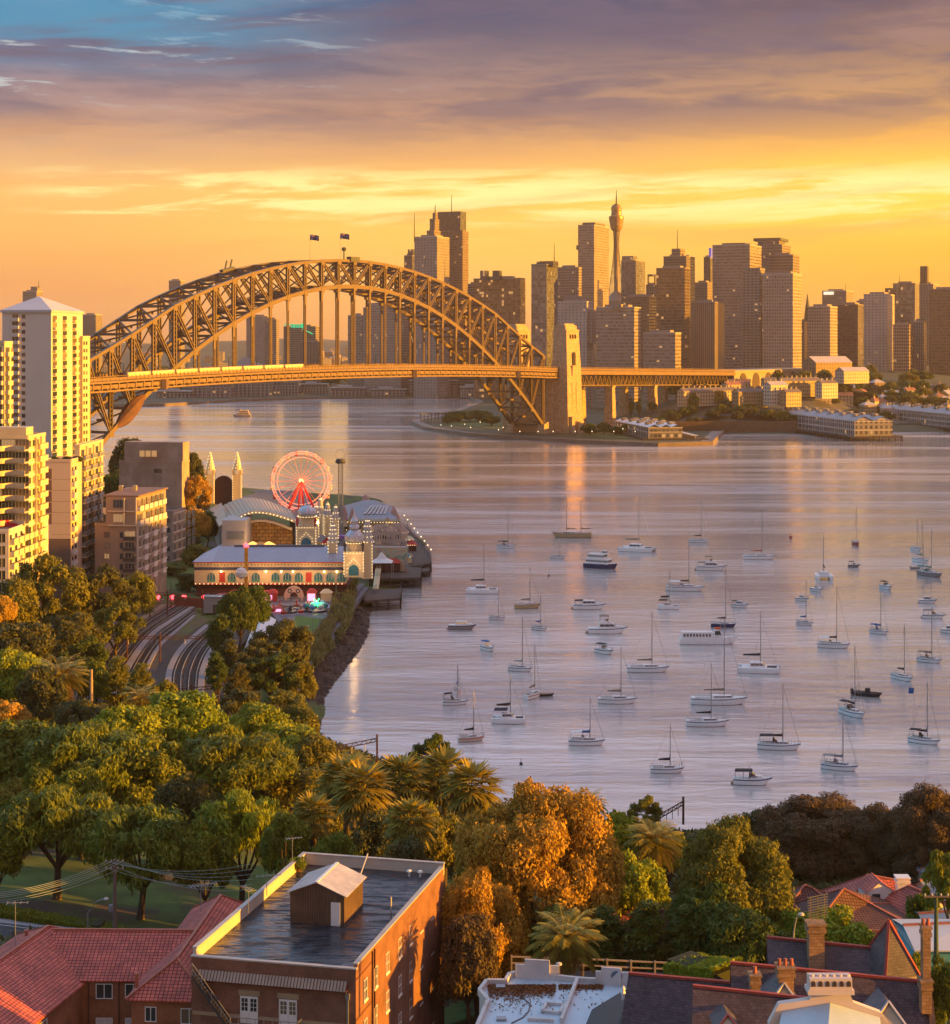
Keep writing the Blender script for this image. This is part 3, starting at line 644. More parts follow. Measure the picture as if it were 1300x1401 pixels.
E_ = [
 ('dark tower with sloping glazed top left of the stepped tower',553,564,572,350,2500,'dark',(('block','sloped_crown',558,565,571,341,350,'dark'),),'office_tower'),
 ('tall purple grey slab tower with a needle mast on its left edge',567,598,615,324,2380,'finl',(('mast',567,291,330,.9),),'office_tower'),
 ('tower with stepped pyramid crown and spire behind the slab tower',584,594,603,316,2560,'stone',(('block','crown_step',588,595,601,299,318,'stone'),('block','crown_lantern',592,596,599,291,300,'stone'),('mast',595.5,280,294,1.2)),'office_tower'),
 ('tallest dark office tower with open lantern top and roof mast',599,633,641,316,2600,'bandd',(('block','lantern',599,630,638,289,318,'dark'),('mast',618,266,291,.8)),'office_tower'),
 ('broad glass block with gold lit right edge and two roof boxes',648,712,719,381,2300,'gold',(('block','roof_box',657,665,669,370,383,'dark'),('block','roof_box',674,683,687,370,383,'dark')),'office_block'),
 ('low brown office block with cooling frames beside the arch',640,655,661,389,2450,'gridd',(),'office_block'),
 ('grey glass tower with slanted reflections and dark right side',727,748,763,362,2150,'glass',(('block','dark_fin',735,757,764,357,364,'dark'),('mast',758.5,333,358,.7)),'office_tower'),
 ('brown office block tucked between glass tower and striped tower',763,792,796,366,2500,'gridd',(),'office_block'),
 ('gold sided low block under the brown office block',763,794,804,408,2420,'bandd',(),'office_block'),
 ('tall pale striped octagonal tower with bright gold right side',791,813,833,308,2600,'band',(('block','roof_frame',797,814,828,304,309,'gridd'),('block','mid_belt',788.5,813,836,335,341,'dark')),'office_tower'),
 ('pale slim glass tower with slanted top right of the tall turret tower',850,870,883,357,2750,'glass',(('block','slanted_crown',851,866,872,350,358,'glass'),),'office_tower'),
 ('brown office block with open portal frame on its roof',884,898,904,390,2600,'gridd',(('block','portal_leg',886,887.5,888.5,376,392,'dark'),('block','portal_leg',895,896.5,897.5,376,392,'dark'),('block','portal_beam',886,896.5,897.5,375,378,'dark')),'office_block'),
 ('white hotel with rows of tiny square windows behind the pylon',763,803,811,413,1980,'white',(('block','stepped_wing',795,810,818,424,470,'white'),),'hotel_block'),
 ('wide grey office slab with even horizontal window rows',816,868,877,421,1950,'band',(('block','roof_sign_frame',838,850,856,416,422,'grid'),),'office_block'),
 ('dark flat topped office block with rooftop dishes',850,888,905,406,2250,'bandd',(),'office_block'),
 ('gold reflecting glass tower in front of the masted tower',898,937,944,367,2150,'gold',(),'office_tower'),
 ('stepped tower with tall needle mast and glowing right edge',908,939,951,351,2350,'gridd',(('block','crown_block',919,931,937,340,352,'gridd'),('mast',927,314,342,.9)),'office_tower'),
 ('low grey banded block below the gold glass tower',880,924,932,456,1900,'band',(),'office_block'),
 ('dark brown slab with closely spaced vertical fins',945,978,991,414,1950,'fins',(),'office_tower'),
 ('slim far tower with blue lit tip behind the banded tower',963,972,976,352,2900,'dark',(('block','blue_tip',970,973,975,339,353,emit('blue_sign',(.12,.15,.8),.1)),),'office_tower'),
 ('pink brown stone block between masted tower and banded tower',951,968,975,387,2500,'stone',(),'office_block'),
 ('massive pale banded tower with notched corner and flat top',975,1026,1042,335,2200,'band',(('block','crown_band',992,1022,1030,332,337,'dark'),),'office_tower'),
 ('brown tower topped by an overhanging circular gantry frame',1030,1070,1082,335,2350,'gridd',(('block','overhanging_frame',1031,1068,1079,325,329,'dark'),('block','crown_wall',1037,1066,1074,327,336,'gridd')),'office_tower'),
 ('gold topped shoulder block right of the gantry topped tower',1053,1085,1094,349,2280,'gridd',(),'office_tower'),
 ('narrow residential tower with gold right edge before banded tower',1016,1041,1050,372,1980,'resi',(('block','stepped_cap',1020,1040,1047,366,373,'resi'),),'apartment_tower'),
 ('square white gridded tower with brightly lit right side',1043,1085,1097,375,1950,'grid',(('block','crown_grid',1046,1082,1091,371,376,'grid'),),'apartment_tower'),
 ('small hazy block beside the thin church spire',1095,1103,1107,440,2500,'gridd',(),'office_block'),
 ('dark gridded tower with gold stepped right edge',1105,1136,1146,420,2050,'grid',(),'apartment_tower'),
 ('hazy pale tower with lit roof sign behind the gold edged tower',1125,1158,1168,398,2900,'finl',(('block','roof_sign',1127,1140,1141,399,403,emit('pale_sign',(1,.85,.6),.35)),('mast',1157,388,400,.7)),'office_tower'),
 ('dark wide tower block left of the white dotted tower',1145,1174,1183,417,2300,'dark',(),'office_tower'),
 ('white balcony tower with dense rows of dark windows',1182,1214,1224,403,2150,'white',(),'apartment_tower'),
 ('small pale block peeking out left of the white balcony tower',1172,1184,1190,412,2600,'finl',(),'office_block'),
 ('pale glass office tower with a crane on its roof',1222,1252,1258,388,2500,'glass',(('mast',1231,376,390,.6),('block','plant_step',1211,1220,1224,394,420,'dark')),'office_tower'),
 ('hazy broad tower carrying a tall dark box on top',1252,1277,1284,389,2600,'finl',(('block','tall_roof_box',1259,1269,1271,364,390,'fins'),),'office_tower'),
 ('dark brown tower cut by the right edge of the skyline',1271,1312,1330,396,2100,'bandd',(),'office_tower'),
 ('low brown block between the white tower and the pale glass tower',1222,1244,1250,445,2100,'gridd',(),'office_block'),
 ('narrow white lit shaft block in front of the hazy broad tower',1250,1264,1268,440,2150,'finl',(),'office_block'),
 # under and left of the arch, far away
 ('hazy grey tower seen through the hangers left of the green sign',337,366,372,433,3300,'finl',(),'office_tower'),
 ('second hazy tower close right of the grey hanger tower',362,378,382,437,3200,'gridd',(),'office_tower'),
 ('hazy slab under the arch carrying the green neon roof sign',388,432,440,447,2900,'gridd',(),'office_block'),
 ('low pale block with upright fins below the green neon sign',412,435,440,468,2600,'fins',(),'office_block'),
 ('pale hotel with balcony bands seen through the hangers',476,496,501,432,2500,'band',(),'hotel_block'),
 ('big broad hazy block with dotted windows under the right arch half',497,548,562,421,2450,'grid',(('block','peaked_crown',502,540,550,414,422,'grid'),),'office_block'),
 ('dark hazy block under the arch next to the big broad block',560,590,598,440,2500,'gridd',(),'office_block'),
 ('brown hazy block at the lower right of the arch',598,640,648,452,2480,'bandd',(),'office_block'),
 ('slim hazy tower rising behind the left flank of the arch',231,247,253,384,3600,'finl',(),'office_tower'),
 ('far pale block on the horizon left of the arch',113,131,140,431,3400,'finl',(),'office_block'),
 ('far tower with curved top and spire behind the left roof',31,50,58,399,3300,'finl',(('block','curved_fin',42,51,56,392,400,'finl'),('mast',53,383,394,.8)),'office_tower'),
]
for e in E_: tower(e[0],*e[1:7],e[7],name=e[8])
MB_ = MB
# green neon sign on its roof
gs = thing('neon_sign','bright green neon sign on a roof under the arch','sign',P(410,446,2890))
gm = emit('green_neon',(.02,.8,.34),.22); g = MB()
for x0,y0,x1,y1,h in ((389,444,412,444.6,2.0),(398,447,415,447.4,2.2),(402,443.5,402.4,449,1.5),(413,443,417,451,4.5),(416,451,428,457,1.6)):
    g.beam(P(x0,y0,2885),P(x1,y1,2885),h,h)
g.build('neon_tube',gm,gs)
MB().beam(P(391,449,2890),P(428,458,2890),1,1).build('support_frame',DARK,gs)
# observation tower
Yt = 2950; tX = XX(843.5,Yt); z0 = 10
tt = thing('observation_tower','slim observation tower with golden turret and tall spire','tower',(tX,Yt,z0))
GOLD = facade('gold_turret_cladding',(.42,.26,.12),(.30,.17,.07),2.0,3.2,.6,.55,.05,.25,metal=.6)
zz = lambda y: ZZ(y,Yt); px_ = Yt/F
MB().lathe((tX,Yt,0),[(7.2,z0),(6.2,zz(420)),(4.0,zz(395)),(4.0,zz(316))],16).build('shaft',pm('tower_shaft',(.36,.25,.15),.6,.1),tt)
MB().lathe((tX,Yt,0),[(4.2,zz(317)),(8.5,zz(314.5)),(10.4,zz(310)),(12.6,zz(299)),(12.6,zz(296)),(9.0,zz(295)),(8.4,zz(290)),(9.0,zz(284)),(7.6,zz(282)),(7.0,zz(280.5))],24).build('turret',GOLD,tt)
MB().lathe((tX,Yt,0),[(3.8,zz(281)),(3.8,zz(279)),(1.4,zz(278.5)),(1.1,zz(270)),(.7,zz(267)),(.35,zz(259.5))],10).build('spire',DARK,tt)
MB().lathe((tX,Yt,0),[(20,zz(424)),(19,zz(412)),(9,zz(402)),(5,zz(399))],8).build('base_roof',pm('podium_roof',(.28,.2,.14),.6,.1),tt)
MB().beam((tX+12,Yt-8,zz(424)),(tX+13,Yt-8,zz(381)),5,5).build('lift_shaft',GOLD,tt)
cb = MB()
for k in range(28):
    a = 2*pi*k/28; b2 = a+1.9
    cb.tube([(tX+5.6*cos(a),Yt+5.6*sin(a),zz(316)),(tX+14*cos(b2),Yt+14*sin(b2),zz(405))],.22,3)
cb.build('stay_cables',DARK,tt)
# church spire
sp = thing('church_spire','thin dark church spire against the yellow sky','spire',(XX(1105,2400),2400,20))
q = Vector((XX(1105,2400),2400,0)); MB().box(q.x-4,q.x+4,q.y-4,q.y+4,20,ZZ(440,2400)).build('tower_body',FM['stone'],sp)
MB().lathe(q,[(5,ZZ(440,2400)),(4.4,ZZ(432,2400)),(2.4,ZZ(416,2400)),(.3,ZZ(402,2400))],8).build('steeple',pm('copper_steeple',(.10,.12,.07),.7),sp)
# low rise roofs filling the far suburbs: same looking, one group
FS = [facade('far_house_a',(.50,.43,.38),(.06,.06,.07),3.0,3.1,.45,.5,.08),facade('far_house_b',(.34,.24,.19),(.05,.05,.05),3.2,3.2,.5,.5,.08),facade('far_house_c',(.42,.36,.32),(.06,.05,.06),4,3.4,.6,.5,.1)]
FRM = [pm('far_roof_a',(.26,.13,.09),.8),pm('far_roof_b',(.2,.18,.18),.8),pm('far_roof_c',(.36,.31,.28),.8)]
rr_ = random.Random(5)
def house(label,p,w,d,h,th,wm,rm,group=None,roof='gable',name='house',cat='house',chim=1,rise=.32):
    o = thing(name,label,cat,p,group,th)
    MB().box(-w/2,w/2,-d/2,d/2,-4,h).build('wall',wm,o,local=True)
    r = MB(); e = .35; z = h+w*0
    if roof == 'gable':
        rz = h+d*rise
        r.poly([(-w/2-e,-d/2-e,h-.1),(w/2+e,-d/2-e,h-.1),(w/2+e,0,rz),(-w/2-e,0,rz)]).poly([(w/2+e,d/2+e,h-.1),(-w/2-e,d/2+e,h-.1),(-w/2-e,0,rz),(w/2+e,0,rz)])
        r.poly([(-w/2,-d/2,h),(-w/2,0,rz-.1),(-w/2,d/2,h)],1).poly([(w/2,-d/2,h),(w/2,d/2,h),(w/2,0,rz-.1)],1)
    elif roof == 'hip':
        rz = h+min(d,w)*rise; k = max(0,(w-d)/2)+.05
        A,B_,C_,D_ = (-w/2-e,-d/2-e,h-.1),(w/2+e,-d/2-e,h-.1),(w/2+e,d/2+e,h-.1),(-w/2-e,d/2+e,h-.1)
        p0,p1 = (-k,0,rz),(k,0,rz)
        r.poly([A,B_,p1,p0]).poly([B_,C_,p1]).poly([C_,D_,p0,p1]).poly([D_,A,p0])
    else:
        r.box(-w/2-.2,w/2+.2,-d/2-.2,d/2+.2,h+.003,h+.5); r.box(-w/5,w/6,-d/5,d/5,h+.5,h+2.4,1); rz = h
    r.build('roof',[rm,wm],o,local=True)
    for k in range(chim):
        x = (k+.5)/chim*w-w/2
        MB().box(x-.5,x+.5,-.6,.6,h+.2,h+d*rise*.9+1.6).box(x-.65,x+.65,-.75,.75,h+d*rise*.9+1.6,h+d*rise*.9+1.9).build('chimney',wm,o,local=True)
    return o
for k in range(64):
    Y = rr_.uniform(3300,5600); px = rr_.uniform(125,640)
    z = far_ground(XX(px,Y),Y)
    house('tiny hazy suburban building on the far rise behind the arch',Vector((XX(px,Y),Y,z)),rr_.uniform(14,34),rr_.uniform(12,22),rr_.uniform(9,26),rr_.uniform(-.5,.5),FS[k % 3],FRM[k % 3],'tiny buildings on the far rise',('flat','hip','flat')[k % 3],'far_building','building',0)
# ------------------------------------------------------------------ vegetation builders
def mesh_np(name,V,Q,mats,tint=None):
    me = bpy.data.meshes.new(name)
    me.vertices.add(len(V)); me.vertices.foreach_set('co',np.asarray(V,np.float32).ravel())
    k = Q.shape[1]
    me.loops.add(Q.size); me.loops.foreach_set('vertex_index',Q.ravel().astype(np.int32))
    me.polygons.add(len(Q)); me.polygons.foreach_set('loop_start',(np.arange(len(Q))*k).astype(np.int32)); me.polygons.foreach_set('loop_total',np.full(len(Q),k,np.int32))
    if tint is not None:
        a = me.attributes.new('tint','FLOAT','POINT'); a.data.foreach_set('value',np.asarray(tint,np.float32))
    for m in mats: me.materials.append(m)
    me.update(calc_edges=True); return me
def leaves(cent,nrm,size,asp,rng,up=None):
    """one quad per centre, roughly facing nrm"""
    n = len(cent); r = rng.normal(size=(n,3))
    nn = nrm+.75*r; nn /= np.linalg.norm(nn,axis=1)[:,None]
    ref = rng.normal(size=(n,3)) if up is None else np.tile(up,(n,1))+.35*rng.normal(size=(n,3))
    a = np.cross(nn,ref); a /= np.maximum(np.linalg.norm(a,axis=1),1e-9)[:,None]; b = np.cross(nn,a)
    s = size*rng.uniform(.6,1.4,n)
    a = a*s[:,None]; b = b*(s*asp)[:,None]
    V = np.stack([cent-b,cent+a*.55-b*.1,cent+b,cent-a*.55-b*.1],1).reshape(-1,3)
    return V,np.arange(4*n).reshape(n,4)
def crown(name,seed,kind,n=9000,leaf=.045):
    """crown of unit radius centred on the origin, built from leaf clumps"""
    rng = np.random.default_rng(seed); C = []; Nn = []; T = []
    cfg = dict(fig=(60,.25,.6,-.42,.55,.35),bigfig=(110,.185,.62,-.55,.55,.4),round=(46,.26,.6,-.6,.7,.32),gum=(46,.20,.8,-.6,.9,.55),weep=(54,.225,.6,-.5,.6,.5),column=(60,.24,.5,-1,1,.4),shrub=(22,.34,.5,-.5,.6,.35),hedge=(30,.3,.5,-.5,.5,.3))[kind]
    nc,cr,inner,zlo,zhi,thick = cfg
    cl = []
    while len(cl) < nc:
        d = rng.normal(size=3); d /= np.linalg.norm(d)
        if d[2] < zlo: continue
        rad = rng.uniform(inner,1.0) if len(cl) > nc*.3 else rng.uniform(.85,1.0)
        p = d*rad*(1-cr*.75); p[2] *= {'column': 1.9,'fig': .72,'weep': .75,'bigfig': .8}.get(kind,.9)
        if kind == 'column': p[:2] *= (1-.55*max(0,p[2]/1.9))*.62
        if kind in ('gum',): p += rng.normal(size=3)*.08
        cl.append((p,cr*rng.uniform(.65,1.3)))
    per = n//nc
    for p,r in cl:
        d = rng.normal(size=(per,3)); d[:,2] += .35; d /= np.linalg.norm(d,axis=1)[:,None]
        # small lobes on each clump make the outline uneven
        lob = 1+.22*np.sin(d[:,0]*5+seed+p[0]*9)*np.sin(d[:,1]*6+p[1]*7)+.12*np.sin(d[:,2]*9+p[2]*5)
        rad = r*lob*(1-thick*rng.random(per)**1.6)
        q = p+d*rad[:,None]*np.array([1,1,.8])
        if kind == 'weep': q[:,2] -= .16*rng.random(per)*np.clip(np.hypot(q[:,0],q[:,1]),.2,1)
        C.append(q); Nn.append(d+np.array([0,0,.5])); T.append(np.full(per,np.clip(rng.normal(.45,.22),0,1)))
    C = np.concatenate(C); Nn = np.concatenate(Nn); T = np.concatenate(T)
    asp = {'weep': 2.6,'gum': 1.8,'column': 1.7}.get(kind,1.25)
    V,Q = leaves(C,Nn,leaf/math.sqrt(asp)*1.1,asp,rng,up=np.array([.25,0,1.0]) if kind in ('weep','column') else None)
    T = np.clip(np.repeat(T+rng.normal(0,.24,len(T)),4),0,1)
    return mesh_np(name,V,Q,[None],T)
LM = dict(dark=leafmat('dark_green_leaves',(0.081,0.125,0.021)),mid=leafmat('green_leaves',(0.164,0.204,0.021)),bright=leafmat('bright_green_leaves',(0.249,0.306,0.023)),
          olive=leafmat('olive_leaves',(0.182,0.184,0.029)),gold=leafmat('orange_and_sunlit_leaves',(.48,.27,.03),c2=(.68,.40,.05)),brown=leafmat('bronze_brown_leaves',(0.147,0.094,0.041),c2=(.21,.125,.055)),  # gold: orange foliage, and sunlight put into the colour of gold lit crowns
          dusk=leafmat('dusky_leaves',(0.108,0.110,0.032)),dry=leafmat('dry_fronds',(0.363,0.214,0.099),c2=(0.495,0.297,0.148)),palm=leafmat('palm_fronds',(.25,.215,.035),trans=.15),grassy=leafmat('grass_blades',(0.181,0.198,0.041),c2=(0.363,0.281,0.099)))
PR = {}
for k,(kind,n,lf) in dict(fig=('fig',26000,.036),fig2=('fig',24000,.036),round=('round',20000,.040),round2=('round',18000,.042),gum=('gum',17000,.040),gum2=('gum',15000,.042),weep=('weep',26000,.034),weep2=('weep',24000,.036),column=('column',11000,.05),shrub=('shrub',5000,.07),
                             small=('round',2600,.10),smallc=('column',1500,.13),smallg=('gum',2600,.09),bigfig=('bigfig',130000,.0155),bigfig2=('bigfig',100000,.018)).items():
    PR[k] = crown('crown_'+k,hash_ if (hash_ := sum(map(ord,k))) else 1,kind,n,lf)
CM = {}
def crown_mesh(proto,lm):
    if (proto,lm) not in CM:
        m = PR[proto].copy(); m.materials.clear(); m.materials.append(LM[lm]); CM[proto,lm] = m
    return CM[proto,lm]
BARK = pm('bark',(.085,.06,.042),.95,.35,.8,bump=.4); BARKP = pm('pale_bark',(.20,.155,.12),.9,.3,.8,bump=.3)
trng = random.Random(77)
def put_crown(parent,proto,lm,c,rx,rz):
    o = bpy.data.objects.new('crown',crown_mesh(proto,lm)); col.objects.link(o); o.parent = parent
    o.location = Vector(c)-ORG[parent.name]; o.scale = (rx,rx*trng.uniform(.9,1.1),rz); o.rotation_euler = (0,0,trng.uniform(0,6.28)); return o
def tree_at(label,x,y,zg,zt_,rad,proto='round',lm='mid',name='tree',crown_frac=.72,group=None,bark=None,cat='tree',trunk_r=None):
    o = thing(name,label,cat,(x,y,zg),group)
    hgt = max(zt_-zg,1.5); ch = hgt*crown_frac
    top = {'fig': .76,'fig2': .76,'bigfig': .76,'bigfig2': .76,'weep': .8,'weep2': .8,'column': 1.75,'smallc': 1.75}.get(proto,.88)
    bot = {'fig': .42,'fig2': .42,'bigfig': .42,'bigfig2': .42,'weep': .6,'weep2': .6,'column': 1.75,'smallc': 1.75}.get(proto,.6)
    rz = ch/(top+bot); cz = zt_-top*rz
    put_crown(o,proto,lm,(x,y,cz),rad,rz)
    tr = trunk_r or max(.16,rad*.065); m = MB(); fork = zg+(cz-bot*rz-zg)*.75+.3
    lean = trng.uniform(-.05,.05)*hgt
    m.tube([(x,y,zg-.6),(x,y,zg+.4),(x+lean*.5,y,(zg+fork)/2),(x+lean,y,fork)],[tr*1.5,tr*1.1,tr*.9,tr*.8],8)
    for k in range(6):
        a = 2*pi*k/6+trng.uniform(-.4,.4); rr = rad*trng.uniform(.4,.7)
        e = Vector((x+rr*cos(a),y+rr*sin(a),cz+rz*trng.uniform(-.05,.35))); s_ = Vector((x+lean,y,fork-.2))
        mid = s_.lerp(e,.5)+Vector((0,0,-.08*rz)); m.tube([s_,mid,e],[tr*.6,tr*.38,tr*.12],5)
    m.build('trunk',bark or BARK,o); return o
def frond_np(L,rise,droop,nl,leaf,rng,wid=.05):
    """feather frond along +x starting at the origin: list of quads"""
    V = []; s = np.linspace(0,1,9)
    th = rise-droop*s**1.4
    xs = np.concatenate([[0],np.cumsum(np.cos(th[:-1])*L/8)]); zs = np.concatenate([[0],np.cumsum(np.sin(th[:-1])*L/8)])
    for i in range(8):
        w0,w1 = wid*(1-s[i]*.8),wid*(1-s[i+1]*.8)
        V += [(xs[i],-w0,zs[i]),(xs[i+1],-w1,zs[i+1]),(xs[i+1],w1,zs[i+1]),(xs[i],w0,zs[i])]
    for i in range(nl):
        f = .12+.88*(i+.5)/nl; x = np.interp(f,s,xs); z = np.interp(f,s,zs); t = np.interp(f,s,th)
        ll = leaf*sin(pi*min(1,.18+f*.85))**.6*(1 if f < .8 else .75)
        for sg in (-1,1):
            ex = x+cos(t)*ll*.55; ey = sg*ll*.72; ez = z+sin(t)*ll*.5-ll*.25*rng.uniform(.4,1.2)
            w = L*.018
            V += [(x-w,0,z),(x+w,0,z),(ex+w*.3,ey,ez),(ex-w*.3,ey,ez)]
    return V
def palm_crown(name,seed,n=46,L=1.0,fan=False,dry=.25):
    rng = np.random.default_rng(seed); V = []; T = []
    for i in range(n):
        a = i*2.399963+rng.uniform(-.2,.2); f = i/n
        if not fan:
            vs = frond_np(L*rng.uniform(.85,1.08),1.35-1.65*f,1.25+.5*rng.random(),24,L*.26,rng,L*.014)
        else:
            vs = []; e = 1.3-2.1*f; pl = L*.42; cx_,cz_ = pl*cos(e),pl*sin(e)
            vs += [(0,-.012,0),(cx_,-.01,cz_),(cx_,.01,cz_),(0,.012,0)]
            for b in range(13):
                g = (b-6)/6*1.35; ll = L*.58*(1-.25*abs(g)/1.35)
                ex = cx_+cos(g)*ll*cos(e-.35); ey = sin(g)*ll; ez = cz_+cos(g)*ll*sin(e-.35)-.20*ll*rng.random()
                tx,ty,tz = cx_+(ex-cx_)*.5,ey*.5,cz_+(ez-cz_)*.5; w = .045*L
                vs += [(cx_,0,cz_),(tx+w*sin(g),ty-w*cos(g),tz),(ex,ey,ez-.1*ll),(tx-w*sin(g),ty+w*cos(g),tz)]
        c,s = cos(a),sin(a)
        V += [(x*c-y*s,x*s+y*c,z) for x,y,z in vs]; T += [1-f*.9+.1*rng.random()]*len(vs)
    V = np.array(V); return mesh_np(name,V,np.arange(len(V)).reshape(-1,4),[LM['palm']],np.clip(T,0,1))
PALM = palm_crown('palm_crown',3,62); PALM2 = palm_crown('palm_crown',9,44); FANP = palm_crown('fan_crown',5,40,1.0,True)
def skirt(name,seed,n=42):
    rng = np.random.default_rng(seed); V = []
    for i in range(n):
        a = i*2.399963; vs = frond_np(.78*rng.uniform(.8,1.15),-.25-.9*rng.random(),.9,12,.16,rng,.012); c,s = cos(a),sin(a)
        V += [(x*c-y*s,x*s+y*c,z-.02) for x,y,z in vs]
    V = np.array(V); return mesh_np(name,V,np.arange(len(V)).reshape(-1,4),[LM['dry']],rng.random(len(V)//4).repeat(4))
SKIRT = skirt('frond_skirt',4)
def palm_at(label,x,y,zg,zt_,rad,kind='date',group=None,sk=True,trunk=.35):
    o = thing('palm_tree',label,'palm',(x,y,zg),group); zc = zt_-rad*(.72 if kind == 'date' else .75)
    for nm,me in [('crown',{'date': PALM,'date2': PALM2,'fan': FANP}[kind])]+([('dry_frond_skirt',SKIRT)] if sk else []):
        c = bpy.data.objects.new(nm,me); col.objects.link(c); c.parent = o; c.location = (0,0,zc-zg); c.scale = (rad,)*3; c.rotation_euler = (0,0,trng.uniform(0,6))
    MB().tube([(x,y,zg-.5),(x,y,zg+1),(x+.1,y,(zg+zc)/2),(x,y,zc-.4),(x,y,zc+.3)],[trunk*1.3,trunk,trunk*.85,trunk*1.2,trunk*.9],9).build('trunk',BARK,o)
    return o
# ------------------------------------------------------------------ far shore: point, quay, wharves, terraces
LAWN = pm('lawn',(.07,.10,.02),.95,.3,.1)
for pl in ([(606,581),(648,584),(700,590),(690,578),(650,571),(615,574)],[(800,598),(872,601),(880,590),(868,580),(800,588)]):
    tag(MB().prism([(p.x,p.y) for p in [G(x,y,2.4) for x,y in pl]],2.0,2.75).build('lawn',LAWN),kind='structure')
far_trees = [(628,562,46,1640,'fig','dark'),(655,559,38,1650,'round','dark'),(612,570,18,1600,'small','dark'),(672,566,26,1560,'round','dark'),(700,572,20,1500,'small','dark'),
 (806,579,26,1405,'small','dark'),(826,577,20,1420,'small','dark'),(843,583,22,1400,'small','dark'),(862,577,26,1415,'small','dark'),(879,580,22,1400,'small','dusk'),(896,572,26,1480,'small','dark'),
 (864,543,14,1560,'smallc','olive'),(874,545,12,1560,'smallc','olive'),(893,549,13,1580,'small','olive')]
FTL = ['wide dark fig on the grassy tip of the point','dark round tree behind the wide fig on the point','small dark tree nearest the tip of the point','dark tree in front of the lower left arch foot','small dark tree just left of the arch foot',
 'small dark tree close to the sunlit pylon base','second small dark tree right of the pylon base','low dark tree at the water edge left of the shed wharf','dark tree left of the white roofed shed wharf','dusky tree touching the left wall of the shed wharf','dark tree behind the white roofed shed wharf',
 'slim conical tree under the approach spans','second slim conical tree right under the approach spans','small rounded tree beside the two conical trees']
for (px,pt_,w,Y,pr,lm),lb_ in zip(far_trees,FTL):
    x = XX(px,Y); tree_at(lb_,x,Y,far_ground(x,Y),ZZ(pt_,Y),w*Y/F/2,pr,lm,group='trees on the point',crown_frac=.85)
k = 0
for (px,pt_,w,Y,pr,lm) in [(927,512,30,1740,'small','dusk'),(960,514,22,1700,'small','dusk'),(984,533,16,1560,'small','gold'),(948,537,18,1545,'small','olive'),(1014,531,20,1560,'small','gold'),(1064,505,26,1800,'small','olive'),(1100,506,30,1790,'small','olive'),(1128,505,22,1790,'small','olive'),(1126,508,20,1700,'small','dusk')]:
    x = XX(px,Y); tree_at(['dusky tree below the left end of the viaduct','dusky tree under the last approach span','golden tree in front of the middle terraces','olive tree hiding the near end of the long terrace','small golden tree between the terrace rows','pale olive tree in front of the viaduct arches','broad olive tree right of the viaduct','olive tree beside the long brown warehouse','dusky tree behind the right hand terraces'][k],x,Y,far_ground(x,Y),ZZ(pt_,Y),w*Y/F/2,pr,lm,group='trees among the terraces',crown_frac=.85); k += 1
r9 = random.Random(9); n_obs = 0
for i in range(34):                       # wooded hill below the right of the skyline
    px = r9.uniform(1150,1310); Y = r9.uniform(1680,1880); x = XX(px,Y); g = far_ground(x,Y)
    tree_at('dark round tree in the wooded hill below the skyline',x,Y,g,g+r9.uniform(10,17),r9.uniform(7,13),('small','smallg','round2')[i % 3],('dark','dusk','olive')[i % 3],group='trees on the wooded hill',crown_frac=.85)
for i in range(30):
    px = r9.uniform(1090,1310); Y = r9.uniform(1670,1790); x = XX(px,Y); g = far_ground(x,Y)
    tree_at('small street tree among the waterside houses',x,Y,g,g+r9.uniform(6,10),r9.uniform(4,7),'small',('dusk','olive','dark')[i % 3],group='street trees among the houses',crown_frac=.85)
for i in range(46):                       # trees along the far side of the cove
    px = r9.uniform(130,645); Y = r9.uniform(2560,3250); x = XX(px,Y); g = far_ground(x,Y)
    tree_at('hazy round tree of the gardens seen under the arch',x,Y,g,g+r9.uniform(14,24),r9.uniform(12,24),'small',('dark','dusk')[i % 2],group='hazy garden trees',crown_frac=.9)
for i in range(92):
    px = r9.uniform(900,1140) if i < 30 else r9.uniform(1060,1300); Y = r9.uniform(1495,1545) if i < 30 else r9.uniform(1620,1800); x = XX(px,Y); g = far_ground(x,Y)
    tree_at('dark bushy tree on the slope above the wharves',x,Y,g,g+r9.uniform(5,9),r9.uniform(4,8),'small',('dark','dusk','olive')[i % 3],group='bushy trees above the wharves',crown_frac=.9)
cw = MB(); a,b = G(905,590,2),G(1056,583,2)
cw.beam((a.x,1478,6),(b.x+6,1480,6),3,9); tag(cw.build('retaining_wall',brickmat('cliff_stone',(.16,.105,.065),(.12,.08,.05),(.06,.04,.03),1.4,.6,.9,.3,.06)),'long brown stone retaining wall behind the small inlet','wall')
rd_ = MB(); ribbon_ = [(XX(px,Y),Y) for px,Y in ((884,1500),(930,1512),(990,1522),(1060,1516),(1150,1560),(1300,1585))]
for (x0,y0),(x1,y1) in zip(ribbon_[:-1],ribbon_[1:]): rd_.poly([(x0,y0-5,far_ground(x0,y0-5)+.5),(x1,y1-5,far_ground(x1,y1-5)+.5),(x1,y1+5,far_ground(x1,y1+5)+.5),(x0,y0+5,far_ground(x0,y0+5)+.5)])
tag(rd_.build('road',ASPH,origin=(0,0,0)),kind='structure')
